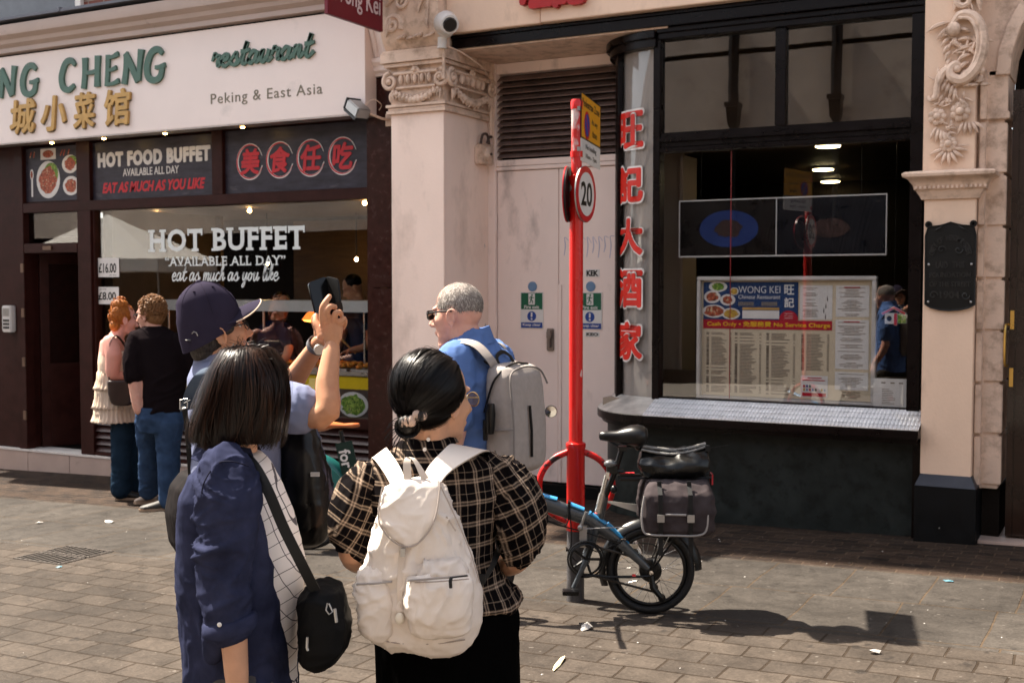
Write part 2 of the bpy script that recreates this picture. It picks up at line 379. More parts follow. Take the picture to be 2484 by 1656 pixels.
# ---------------------------------------------------------------- corner restaurant with cream pilasters
wk = thing("corner_restaurant", "cream painted corner restaurant with carved pilasters, black framed window and white double doors", "building", (-3.3, 8.65, 0.0), world=True)
PY = 8.65
def capital(mb, x0, x1, y, zb, zt, side=None):
    """carved capital between zb and zt on the front face (and on the +x side if side gives its depth)"""
    h = zt-zb
    for (pl, a0, a1, yy) in (('xz', x0, x1, y),)+((('yz', y, side, x1),) if side else ()):
        w_ = a1-a0; sg = -1 if pl == 'xz' else 1; Y = yy
        zc = zb+h*0.62; r = h*0.24
        spiral(mb, (a0+r*0.55, zc), r, 1.7, 0.022, Y+sg*0.03, 1, math.pi/2, plane=pl); spiral(mb, (a1-r*0.55, zc), r, 1.7, 0.022, Y+sg*0.03, -1, math.pi/2, plane=pl)
        P = lambda a, z, d: (a, Y+sg*d, z) if pl == 'xz' else (Y+sg*d, a, z)
        for c in (a0+r*0.55, a1-r*0.55): mb.ell(P(c, zc, 0.045), (0.022,)*3, n=8, m=6)
        mb.tube([P(a0+r, zc+r*0.85, 0.025), P(a1-r, zc+r*0.85, 0.025)], 0.018, 6); mb.tube([P(a0+r*1.3, zc-r*0.75, 0.02), P(a1-r*1.3, zc-r*0.75, 0.02)], 0.013, 6)
        for i in range(5):   # egg and dart
            c = a0+w_*(0.26+0.12*i); mb.ell(P(c, zc+0.012, 0.03), (0.021, 0.025, 0.042) if pl == 'xz' else (0.025, 0.021, 0.042), n=8, m=6)
            if i < 4: mb.tube([P(c+w_*0.06, zc+0.05, 0.03), P(c+w_*0.06, zc-0.045, 0.022)], [0.011, 0.003], 5)
        for i in range(13):  # swag of fruit and leaves
            t = i/12; a = a0+w_*(0.12+0.76*t); z = zb+h*(0.34-0.26*math.sin(math.pi*t)); q = 0.017+0.012*math.sin(math.pi*t)
            mb.ell(P(a, z, 0.03), (q*1.1,)*3, n=7, m=5); mb.ell(P(a+random.uniform(-.012, .012), z+0.025, 0.022), (q*0.8,)*3, n=6, m=5)
            leaf(mb, (a, z), random.uniform(3.6, 5.8), 0.05, 0.014, Y+sg*0.018, random.uniform(-1, 1), pl)
        for c, s_ in ((a0+0.05, 1), (a1-0.05, -1)):
            for k in range(3): leaf(mb, (c+s_*0.012*k, zb+h*0.36), -math.pi/2+s_*(0.3*k-0.2), 0.11-0.02*k, 0.016, Y+sg*0.02, s_*0.6, pl)
        flower(mb, ((a0+a1)/2, zb+h*0.88), 0.045, Y+sg*0.03, 6, pl)

# left pilaster
pl = MB(creamL); pl.box(-5.82, -5.28, PY, 9.5, -0.6, 3.345); lp = pl.build("pilaster", wk, bevel=0.004)
cp = MB(cream2); cp.box(-5.82, -5.28, PY+0.004, 9.5, 3.345, 3.80)
for i, (p, z0, z1) in enumerate(((0.030, 3.345, 3.372), (0.018, 3.376, 3.398), (0.034, 3.402, 3.425))): cp.box(-5.82-p, -5.28+p, PY-p, 9.5-0.001*i, z0, z1)
cp.box(-5.86, -5.24, PY-0.05, 9.5, 3.745, 3.775); cp.box(-5.88, -5.22, PY-0.075, 9.501, 3.779, 3.86); cp.box(-5.87, -5.23, PY-0.06, 9.502, 3.864, 3.885)
capital(cp, -5.85, -5.25, PY, 3.425, 3.745, 9.42); cp.build("capital", lp, bevel=0.004)
br = MB(cream2)   # scroll bracket above the capital
br.rings([[(-5.85, PY-p, z), (-5.26, PY-p, z), (-5.26, 9.2, z), (-5.85, 9.2, z)] for p, z in ((0.02, 3.885), (0.06, 3.93), (0.10, 4.0), (0.115, 4.1), (0.13, 4.3), (0.2, 4.5), (0.32, 4.7), (0.45, 4.85), (0.47, 5.0))])
spiral(br, (-5.72, 4.09), 0.09, 1.5, 0.028, PY-0.11, 1, -0.5); spiral(br, (-5.62, 4.27), 0.06, 1.3, 0.02, PY-0.14, -1, 0.5)
for i in range(7): leaf(br, (-5.70+0.055*i, 3.965), 0.15+0.3*math.sin(i*2.1), 0.075, 0.02, PY-0.09, 0.8)
for i in range(5): leaf(br, (-5.36, 4.02+0.075*i), 1.9-0.1*i, 0.12, 0.02, PY-0.12, -0.9)
leaf(br, (-5.80, 4.0), 0.9, 0.24, 0.03, PY-0.10, 1.2); leaf(br, (-5.78, 4.25), 0.6, 0.3, 0.03, PY-0.14, 0.9); leaf(br, (-5.45, 4.16), 1.3, 0.25, 0.025, PY-0.14, -0.8)
br.build("scroll_bracket", lp, bevel=0.003)

# recess with the white double doors
fr = MB(doorpaint)
DY = 9.45
fr.box(-5.28, -5.20, DY-0.03, DY+0.2, 0.02, 3.86); fr.box(-3.98, -3.955, DY-0.02, DY+0.2, 0.02, 3.86)
fr.box(-5.20, -3.98, DY-0.012, DY+0.2, 3.765, 3.858); fr.box(-5.20, -3.98, DY-0.012, DY+0.2, 2.935, 2.99); fr.box(-5.20, -3.98, DY-0.02, DY+0.2, 2.895, 2.93)
fr.build("door_frame", wk, bevel=0.003)
lv = MB(M("louvre_brown_paint", (0.19, 0.125, 0.105), 0.45, var=0.2, vs=8, dirt=((0.06, 0.04, 0.035), 5, 0.5, 0.8)))
nl = 13
for i in range(nl):
    z = 3.01+(3.755-3.01)*i/nl
    lv.add([(-5.2, DY+0.0, z), (-3.98, DY+0.0, z), (-3.98, DY+0.07, z+0.05), (-5.2, DY+0.07, z+0.05), (-5.2, DY+0.0, z+0.009), (-3.98, DY+0.0, z+0.009), (-3.98, DY+0.07, z+0.059), (-5.2, DY+0.07, z+0.059)],
           [(0, 1, 2, 3), (7, 6, 5, 4), (0, 4, 5, 1), (2, 6, 7, 3), (0, 3, 7, 4), (1, 5, 6, 2)])
lv.build("louvre", wk, smooth=0)
lb = MB(blackvoid); lb.box(-5.2, -3.98, DY+0.1, DY+0.19, 2.99, 3.765); lb.build("louvre_backing", wk, smooth=0)
for i, (x0, x1) in enumerate(((-5.195, -4.578), (-4.572, -3.982))):
    dm = MB(doorpaint); dm.box(x0, x1, DY, DY+0.06, 0.09, 2.89); 
    if i == 1: dm.box(x0, x0+0.03, DY-0.012, DY-0.0005, 0.09, 1.86)
    if i == 0:
        for z in (0.5, 1.45, 2.35): dm.cyl((x0-0.012, DY-0.014, z), (x0-0.012, DY-0.014, z+0.16), 0.013)
    d = dm.build("door", wk, bevel=0.003)
    if i == 0:
        hd = MB(M("lock_metal", (0.22, 0.18, 0.16), 0.4, metal=0.6)); hd.box(-4.685, -4.615, DY-0.02, DY-0.001, 1.27, 1.47); hd.box(-4.672, -4.628, DY-0.055, DY-0.02, 1.38, 1.45); hd.box(-4.66, -4.64, DY-0.05, DY-0.02, 1.30, 1.38)
        hd.build("lock_handle", d, bevel=0.006)
st = MB(blackpaint); st.box(-5.28, -3.92, DY-0.06, DY+0.3, -0.5, 0.075); st.box(-5.24, -3.95, DY+0.08, DY+0.1, 0.075, 2.9); st.build("door_step", wk, bevel=0.006)
# conduit beside the doors
cd = MB(cream2); cd.tube([(-5.232, DY-0.055, 3.86), (-5.232, DY-0.055, 3.20)], 0.017); cd.tube([(-5.21, DY-0.05, 3.87), (-5.205, DY-0.05, 3.5), (-5.212, DY-0.052, 2.95)], 0.006)
for z in (3.8, 3.62, 3.45, 3.3): cd.box(-5.256, -5.208, DY-0.06, DY-0.032, z, z+0.012)
cd.build("conduit", wk)
# soffit, beam, fascia
sf = MB(cream2); sf.box(-5.28, -3.3, 8.76, 9.6, 3.862, 3.95); sf.build("soffit", wk, smooth=0)
bm_ = MB(darkwood); bm_.box(-5.25, -1.36, 8.735, 8.85, 3.875, 3.955)
bm_.box(-5.25, -1.36, 8.715, 8.84, 3.958, 3.985); bm_.box(-3.39, -1.36, 8.80, 8.95, 3.79, 3.873); bm_.box(-3.395, -1.36, 8.775, 8.83, 3.835, 3.8735)
bm_.build("beam", wk, bevel=0.004)
fs = MB(cream); fs.box(-5.26, -4.36, 8.66, 9.5, 3.99, 5.2); fs.box(-4.352, -0.9, 8.64, 9.5, 3.99, 5.2)
fs.build("fascia_wall", wk, bevel=0.006)
rl = MB(M("red_letter_paint", (0.40, 0.012, 0.012), 0.35)); put_text(rl, "旺記", -4.50, -3.94, 4.10, 4.55, 8.638, 0.05, bold=0.02); rl.build("fascia_lettering", wk, smooth=20)
# curved shop window at the corner
CX_, CY_ = -3.41, 9.4
def arc(rx, ry, n=14, t0=0.0, t1=math.pi/2): return [(CX_-rx*math.sin(t0+(t1-t0)*i/n), CY_-ry*math.cos(t0+(t1-t0)*i/n)) for i in range(n+1)]
def arcwall(mb, rx, ry, z0, z1, th=0.012):
    a, b = arc(rx, ry), arc(rx-th, ry-th); mb.rings([[(p[0], p[1], z0), (p[0], p[1], z1), (q[0], q[1], z1), (q[0], q[1], z0)] for p, q in zip(a, b)])
def arcslab(mb, rx, ry, rx2, ry2, z0, z1, z0b=None):
    a, b = arc(rx, ry), arc(rx2, ry2); mb.rings([[(p[0], p[1], z0), (p[0], p[1], z1), (q[0], q[1], z1 if z0b is None else z0b), (q[0], q[1], z0)] for p, q in zip(a, b)])
sw = MB(darkwood)   # window frame
FY = 8.82
sw.box(-3.44, -3.382, FY, 8.93, 0.94, 3.83); sw.box(-1.475, -1.385, FY, 8.93, 0.90, 3.789)
sw.box(-3.382, -1.475, FY+0.015, 8.925, 2.945, 3.06); sw.box(-3.382, -1.475, FY-0.012, 8.90, 2.985, 3.02); sw.box(-3.382, -1.475, FY+0.004, 8.91, 2.905, 2.94)
sw.box(-2.465, -2.385, FY+0.01, 8.92, 3.06, 3.79); sw.box(-3.382, -1.475, FY+0.02, 8.92, 0.93, 0.965)
sw.box(-3.965, -3.925, 9.37, 9.43, 0.85, 3.86); arcslab(sw, 0.60, 0.61, 0.40, 0.41, 3.735, 3.861); arcslab(sw, 0.63, 0.64, 0.5, 0.5, 3.80, 3.855)
swo = sw.build("shop_window_frame", wk, bevel=0.004)
for x0, x1, z0, z1, mt in ((-3.382, -2.465, 3.06, 3.79, glass_top), (-2.385, -1.475, 3.06, 3.79, glass_top), (-3.382, -1.475, 0.965, 2.905, glass)):
    p = MB(mt); p.box(x0, x1, 8.875, 8.881, z0, z1); p.build("window_pane", swo, smooth=0)
p = MB(glass_mat("curved_glass", 0.93, 0.9)); arcwall(p, 0.54, 0.55, 0.90, 3.735, 0.006); p.build("curved_pane", swo, smooth=60)
p = MB(M("grey_backing_panel", (0.36, 0.32, 0.29), 0.6, var=.08, vs=3)); arcwall(p, 0.515, 0.525, 0.93, 3.74, 0.01); p.build("backing_panel", swo, smooth=60)
p = MB(darkwood); p.box(-0.017, 0.017, -0.02, 0.03, 0.93, 3.80, mtx=Matrix.Translation((-3.806, 9.0, 0)) @ Matrix.Rotation(R(-45), 4, 'Z')); p.build("corner_jamb", swo, bevel=.003)
p = MB(darkwood); a_ = arc(.552, .562, 8, R(47), R(90)); b_ = arc(.535, .545, 8, R(47), R(90)); p.rings([[(u_[0], u_[1], .92), (u_[0], u_[1], 3.74), (v_[0], v_[1], 3.74), (v_[0], v_[1], .92)] for u_, v_ in zip(a_, b_)]); p.build("corner_panel", swo, smooth=60)
# red characters with white outline on the curved pane
def curve_warp(dy):
    def f(p): 
        t = R(30.5)-p.x/0.545; rr = -p.y+dy
        return Vector((CX_-(0.545+rr)*math.sin(t), CY_-(0.555+rr)*math.cos(t), p.z))
    return f
wlm = M("window_letter_white", (0.75, 0.70, 0.66), 0.5); rdm = M("window_letter_red", (0.62, 0.022, 0.012), 0.4)
for ch, z0, z1 in zip("旺記大酒家", (2.955, 2.515, 2.09, 1.665, 1.235), (3.27, 2.83, 2.41, 2.0, 1.57)):
    q = MB(wlm); put_text(q, ch, -0.158, 0.158, z0+.012, z1-.012, 0, 0.002, warp=curve_warp(0.001), bold=0.019)
    q.use(rdm); put_text(q, ch, -0.152, 0.152, z0+0.022, z1-0.022, 0, 0.002, warp=curve_warp(0.0045), bold=0.0125); q.build("window_character_lettering", swo, smooth=0)
# sill of tread plate and dark green stall riser
def tread_mat():
    m, g, b = custom("diamond_tread_plate"); tc = g.a("TexCoord").outputs["Object"]
    def bars(rot, off):
        mp = g.a("Mapping", i_0=tc, i_2=(0, 0, R(rot)), i_3=(26, 9, 1), i_1=(off, off, 0)); v = g.a("TexVoronoi", i_Vector=mp.outputs[0], i_Scale=1.0, i_Randomness=0.0); return g.ramp(v.outputs["Distance"], [(0.25, 1.0), (0.42, 0.0)])
    h = g.math('MAXIMUM', bars(45, 0.0), bars(-45, 0.5))
    n = g.noise(tc, 12, 5); g.l.new(g.mix(h, g.ramp(n, [(0.3, (0.62, 0.63, 0.66)), (0.7, (0.80, 0.81, 0.84))]), (0.92, 0.92, 0.95)), b.inputs["Base Color"])
    b.inputs["Metallic"].default_value = 0.75; g.l.new(g.ramp(n, [(0.3, 0.32), (0.7, 0.5)]), b.inputs["Roughness"])
    bn = g.a("Bump", i_Strength=0.9, i_Distance=0.004, i_Height=h); g.l.new(bn.outputs[0], b.inputs["Normal"]); return m
si = MB(tread_mat()); si.rings([[(x, 8.55, 0.846), (x, 8.84, 0.955), (x, 8.84, 0.93), (x, 8.55, 0.838)] for x in (-3.41, -1.345)]); si.build("tread_plate_sill", wk, smooth=0)
cs = MB(M("worn_steel_sill", (0.55, 0.52, 0.48), 0.42, metal=0.6, var=0.25, vs=9)); a, b = arc(0.655, 0.85), arc(0.54, 0.55)
cs.rings([[(p[0], p[1], 0.846), (q[0], q[1], 0.955), (q[0], q[1], 0.93), (p[0], p[1], 0.838)] for p, q in zip(a, b)]); cs.build("curved_sill", wk, smooth=50)
ns = MB(darkwood); ns.box(-3.41, -1.345, 8.545, 8.85, 0.775, 0.837); ns.box(-3.41, -1.36, 8.60, 8.85, 0.735, 0.772); arcslab(ns, 0.66, 0.855, 0.3, 0.3, 0.775, 0.837); arcslab(ns, 0.625, 0.80, 0.3, 0.3, 0.735, 0.772); ns.build("sill_nosing", wk, bevel=0.005)
rs_ = MB(darkgreen); rs_.box(-3.41, -1.40, 8.75, 8.85, -0.4, 0.734); arcslab(rs_, 0.60, 0.65, 0.35, 0.35, -0.4, 0.734); rs_.build("stall_riser", wk, smooth=45)
e_ = MB(darkwood); e_.box(-1.405, -1.345, 8.70, 8.85, 0.02, 0.734); e_.build("riser_trim", wk)
# right pilaster with rococo carving
rp = MB(cream); rp.box(-1.345, -1.005, PY, 8.95, 0.46, 2.50); rp.box(-1.36, -1.02, PY, 8.95, 2.645, 5.2); rpo = rp.build("pilaster", wk, bevel=0.004)
pc = MB(cream2)
pc.rings([[(-1.345-p, PY-p, z), (-1.005+p, PY-p, z), (-1.005+p, 8.94, z), (-1.345-p, 8.94, z)] for p, z in ((0.0, 2.45), (0.02, 2.452), (0.028, 2.475), (0.045, 2.50), (0.05, 2.515), (0.062, 2.517), (0.07, 2.55), (0.10, 2.59), (0.13, 2.605), (0.135, 2.625), (0.12, 2.64), (0.0, 2.655))])
for i in range(16): x = -1.40+0.45*i/15; pc.box(x, x+0.018, PY-0.078, PY-0.06, 2.522, 2.542)
pc.build("cornice", rpo, bevel=0.002)
cv = MB(cream2); YB = PY-0.005
def scroll(pts, r, y=YB-0.02): cv.tube(catmull([(a, y-0.018*math.sin(math.pi*i/(len(pts)-1)), b) for i, (a, b) in enumerate(pts)], 5), r, 8)
C0 = [(-1.19, 3.60), (-1.13, 3.70), (-1.04, 3.68), (-0.985, 3.58), (-0.98, 3.45), (-1.02, 3.33), (-1.10, 3.26), (-1.17, 3.28), (-1.185, 3.335), (-1.15, 3.37), (-1.12, 3.34)]
k = (len(C0)-1)*5+1; scroll(C0, list(np.interp(np.linspace(0, 1, k), [0, .15, .5, .85, 1], [.018, .034, .042, .03, .02]))); scroll([(a*0.82-0.205, b*0.9+0.347) for a, b in C0[1:7]], 0.013, YB-0.045)
cv.ell((-1.165, YB-0.035, 3.605), (0.052, 0.045, 0.05), n=12, m=9); cv.ell((-1.14, YB-0.03, 3.335), (0.028,)*3, n=10, m=7)
for i in range(6): leaf(cv, (-1.06+0.01*math.sin(i), 3.58-0.05*i), 2.6+0.25*i, 0.10, 0.02, YB-0.015, 0.8)
for i in range(7): leaf(cv, (-0.975+0.012*abs(i-3)*-0.3, 3.62-0.055*i), -0.9-0.12*i, 0.075, 0.022, YB-0.012, -0.6)
for i in range(5): leaf(cv, (-1.19, 3.60-0.045*i), 3.5+0.2*i, 0.085, 0.016, YB-0.012, 0.7)
leaf(cv, (-1.20, 3.66), 3.3, 0.16, 0.022, YB-0.012, 0.5); leaf(cv, (-1.18, 3.63), 3.6, 0.13, 0.018, YB-0.012, 0.6)
scroll([(-1.17, 3.36), (-1.235, 3.31), (-1.265, 3.23), (-1.275, 3.16), (-1.31, 3.135), (-1.325, 3.165)], [.03]*9+[.022]*9+[.014]*8)
for i in range(4): leaf(cv, (-1.21+0.02*i, 3.27-0.02*i), 4.4+0.1*i, 0.10, 0.018, YB-0.012, -0.4)
for i in range(6): leaf(cv, (-1.17+0.036*i, 3.225+0.012*math.sin(i*2)), 0.1*(-1)**i, 0.07, 0.018, YB-0.012, 0.3)
spiral(cv, (-1.10, 3.80), 0.075, 1.4, 0.03, YB-0.02, 1, 0.0); leaf(cv, (-1.17, 3.74), 1.2, 0.2, 0.03, YB-0.01, 0.6); leaf(cv, (-1.00, 3.72), 1.7, 0.25, 0.03, YB-0.01, -0.4)
for k_ in range(3): leaf(cv, (-1.06+.03*k_, 3.9), 1.3+.3*k_, 0.2, 0.025, YB-0.01, -0.4)
flower(cv, (-1.265, 3.02), 0.062, YB-0.015, 7); flower(cv, (-1.115, 3.045), 0.07, YB-0.015, 7); flower(cv, (-1.19, 2.83), 0.06, YB-0.015, 9); flower(cv, (-1.20, 3.12), 0.03, YB-0.015, 6)
for i in range(5): leaf(cv, (-1.27+0.015*i, 2.95-0.01*i), 4.2+0.25*i, 0.10, 0.017, YB-0.01, 0.2)
for i in range(7): leaf(cv, (-1.19+0.035*math.cos(3.5+i*0.42), 2.81+0.035*math.sin(3.5+i*0.42)), 3.5+i*0.42, 0.10, 0.017, YB-0.01, 0.1)
for i in range(5): leaf(cv, (-1.10+0.02*i, 2.97), 4.4+0.3*i, 0.09, 0.015, YB-0.01, -0.2)
rn_ = random.Random(3)
for (cx_, cz_, n_, L0) in ((-1.10, 3.46, 12, .09), (-1.15, 3.56, 8, .08), (-1.25, 3.28, 8, .08), (-1.0, 3.50, 9, .08), (-1.03, 3.30, 7, .08), (-1.26, 3.10, 7, .07), (-1.11, 3.13, 8, .07), (-1.19, 2.93, 8, .07), (-1.05, 3.72, 8, .10)):
    for i in range(n_): leaf(cv, (cx_+rn_.uniform(-.025, .025), cz_+rn_.uniform(-.025, .025)), rn_.uniform(0, 6.28), L0*rn_.uniform(.6, 1.2), rn_.uniform(.008, .015), YB-rn_.uniform(.004, .02), rn_.uniform(-1.2, 1.2))
leaf(cv, (-1.14, 2.815), 0.0, 0.09, 0.008, YB-0.008)
cv.build("floral_carving", rpo)
ph = MB(blackpaint); ph.box(-1.375, -0.965, 8.60, 8.95, -0.3, 0.445); ph.use(nightpaint); ph.rings([[(-1.375, 8.60, .446), (-.965, 8.60, .446), (-.965, 8.95, .446), (-1.375, 8.95, .446)], [(-1.343, 8.652, .53), (-1.003, 8.652, .53), (-1.003, 8.95, .53), (-1.343, 8.95, .53)]]); ph.build("plinth", rpo, bevel=0.003)
# rusticated pier and arched entrance beside it
ru = MB(cream2); zs = [0.44+0.362*i for i in range(0, 9)]
for i in range(8):
    ru.box(-1.00, -0.96, 8.72, 8.95, zs[i]+0.022, zs[i+1]); ru.box(-0.958, -0.83, 8.80, 9.3, zs[i]+0.022, zs[i+1])
ru.box(-1.0, -0.85, 8.815, 9.29, 0.43, 3.5); ru.box(-0.999, -0.815, 8.775, 9.31, 3.0, 3.05); ru.box(-1.06, -0.951, 8.79, 9.2, 0.43, 5.0); ru.build("rusticated_pier", wk, bevel=0.005)
ar = MB(cream2); acx, acz, ar_r = 0.05, 3.30, 0.87
arcp = [(acx-ar_r*math.cos(t), acz+ar_r*0.95*math.sin(t)) for t in [math.pi*i/16 for i in range(17)]]
ar.prism([(-1.0, 3.3), (-1.0, 5.2), (2.0, 5.2), (2.0, 3.3)]+arcp[::-1], 8.80, 9.25); ar.prism([(q[0]*1.0, q[1]) for q in arcp]+[(acx+(ar_r+.09), acz)]+[(acx-(ar_r+0.09)*math.cos(t), acz+(ar_r*0.95+0.09)*math.sin(t)) for t in [math.pi*i/16 for i in range(16, -1, -1)]], 8.775, 8.799); ar.box(0.93, 2.0, 8.80, 9.25, -0.3, 3.3); ar.build("entrance_arch", wk, bevel=0.004)
en = MB(blackvoid); en.box(-0.82, 0.93, 9.9, 9.95, -0.2, 4.3); en.box(-0.829, -0.80, 9.3, 9.9, -0.2, 4.3); en.box(-0.955, -0.84, 8.86, 9.29, -0.2, 0.43); en.build("entrance_recess", wk)
es = MB(tile); es.box(-0.96, 1.4, 8.68, 9.9, -0.2, 0.085); es.build("entrance_step", wk, bevel=0.004)
ed = MB(M("brown_varnished_door", (0.030, 0.011, 0.006), 0.3, var=0.3, vs=9, coat=0.3)); ed.box(-0.80, -0.755, 8.84, 8.90, 0.10, 3.2); ed.box(-0.755, -0.10, 8.85, 8.89, 0.10, 3.2); edo = ed.build("entrance_door", wk, bevel=0.004)
bh = MB(brass); bh.tube(catmull([(-0.80, 8.83, 1.58), (-0.815, 8.76, 1.56), (-0.815, 8.76, 1.32), (-0.80, 8.83, 1.30)], 4), 0.009); bh.box(-0.79, -0.765, 8.832, 8.839, 1.55, 1.68); bh.box(-0.79, -0.765, 8.832, 8.839, 1.15, 1.28); bh.build("pull_handle", edo)
# interior of the corner restaurant
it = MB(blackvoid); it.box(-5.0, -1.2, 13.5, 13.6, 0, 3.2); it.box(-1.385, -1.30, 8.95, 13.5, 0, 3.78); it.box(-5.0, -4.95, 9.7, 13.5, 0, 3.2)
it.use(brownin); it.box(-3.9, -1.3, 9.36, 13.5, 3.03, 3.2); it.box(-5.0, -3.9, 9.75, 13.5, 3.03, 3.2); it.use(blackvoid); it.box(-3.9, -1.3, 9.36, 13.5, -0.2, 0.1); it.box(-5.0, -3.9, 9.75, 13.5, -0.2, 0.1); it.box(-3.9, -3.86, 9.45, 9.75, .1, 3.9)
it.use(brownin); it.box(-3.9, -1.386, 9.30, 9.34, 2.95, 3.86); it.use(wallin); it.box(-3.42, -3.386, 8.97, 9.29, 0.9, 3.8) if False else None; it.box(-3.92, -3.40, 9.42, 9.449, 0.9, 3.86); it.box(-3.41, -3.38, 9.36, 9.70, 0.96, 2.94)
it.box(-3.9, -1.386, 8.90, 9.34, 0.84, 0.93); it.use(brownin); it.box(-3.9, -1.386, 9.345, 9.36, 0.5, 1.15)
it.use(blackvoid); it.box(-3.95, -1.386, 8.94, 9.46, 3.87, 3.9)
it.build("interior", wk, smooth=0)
lamp_on = M("lit_ceiling_lamp", (1, .9, .6), 0.5, emit=((1.0, 0.80, 0.42), 9.0))
for i, (x, y) in enumerate(((-2.30, 9.85), (-2.80, 11.8), (-3.05, 13.2))):
    q = MB(greymetal); q.lathe([(0.11, 3.005), (0.115, 3.03)], (x, y, 0)); q.use(lamp_on); q.lathe([(0.098, 2.996), (0.10, 3.004)], (x, y, 0))
    tag(q.build("ceiling_lamp", org=(x, y, 3.03)), ("round lit ceiling lamp nearest the restaurant window glass", "round lit ceiling lamp in the middle of the restaurant ceiling", "smallest lit round ceiling lamp deep in the restaurant")[i], "lamp", "lit ceiling lamps inside the restaurant")
# upper storeys, out of frame, casting the shade on the pavement
up = MB(cream); up.box(-6.0, 6.0, 8.70, 15, 5.2, 15.5); up.box(-6.0, 6.0, 8.2, 15, 15.5, 16.0); up.box(2.0, 6.0, 8.72, 15, -0.4, 5.2); up.box(-6, -5.27, 9.5, 15, -.4, 5.2)
for f in range(3):
    for x in (-4.6, -2.6, -0.6, 1.4, 3.4):
        up.box(x-0.06, x+1.16, 8.62, 8.72, 6.0+3.1*f, 6.12+3.1*f); up.use(blackvoid); up.box(x, x+1.1, 8.66, 8.71, 6.12+3.1*f, 7.9+3.1*f); up.use(cream)
up.build("upper_wall", wk, smooth=0)
# ---------------------------------------------------------------- buffet restaurant on the left
bf = thing("buffet_restaurant", "brown framed buffet restaurant with tiled step, brick wall above and a lit food counter inside", "building", (-8.6, 9.0, -0.1), world=True)
WY = 9.05
stp = MB(tile)
for i in range(12):
    x = -13.6+0.66*i; x1 = min(x+0.655, -5.83)
    if x < x1: stp.box(x, x1, 9.0, 9.3, -0.7, -0.002)
stp.use(paleedge); stp.box(-13.6, -5.83, 8.992, 9.3, 0.0, 0.018); stp.use(tile); stp.box(-13.6, -5.83, 9.3, 10.6, -0.2, 0.012); stp.build("tiled_step", bf, bevel=0.002)
wf = MB(brownwood)
B = lambda x0, x1, z0, z1, y0=WY, y1=WY+0.10: wf.box(x0, x1, y0, y1, z0, z1)
B(-13.6, -11.08, 0.018, 3.5, WY+.02); B(-11.14, -11.0, 0.018, 3.40, WY-0.02); B(-10.16, -9.955, 0.018, 3.40, WY-0.015, WY+0.12)
B(-11.14, -6.28, 3.40, 3.52, WY-0.01); B(-11.0, -6.28, 2.66, 2.765, WY-0.022); B(-11.0, -10.16, 2.215, 2.32, WY-0.018); B(-8.245, -8.10, 2.765, 3.40, WY-0.012)
B(-6.36, -6.28, 0.55, 3.40, WY-0.006); B(-9.955, -6.28, 0.50, 0.60, WY-0.02); B(-9.955, -9.92, 0.6, 2.66, WY+0.01); B(-9.955, -6.28, 0.02, 0.06, WY-0.012)
B(-11.0, -10.16, 2.765, 2.785, WY+0.03); B(-11.14, -6.281, 2.70, 3.56, WY+0.115, WY+0.14);  # last box is added to block light leaking above the panels
wfo = wf.build("shop_frame", bf, bevel=0.006)
g_ = MB(M("grille_brown_paint", (0.052, 0.018, 0.0145), 0.36, var=0.2))
for i in range(6):
    z = 0.065+0.0725*i; g_.rings([[(x, WY+0.0, z), (x, WY+0.05, z+0.06), (x, WY+0.06, z+0.055), (x, WY+0.012, z-0.004)] for x in (-9.953, -6.282)])
g_.build("ventilation_louvre", bf, smooth=0)
gb = MB(blackvoid); gb.box(-9.953, -6.282, WY+0.07, WY+0.09, 0.02, 0.5); gb.build("louvre_backing", bf, smooth=0)
for x0, x1, z0, z1, mt, nm in ((-9.92, -6.36, 0.60, 2.66, glass, "window_pane"), (-11.0, -10.16, 2.32, 2.66, glass_top, "window_pane")):
    q = MB(mt); q.box(x0, x1, WY+0.055, WY+0.061, z0, z1); o = q.build(nm, wfo, smooth=0)
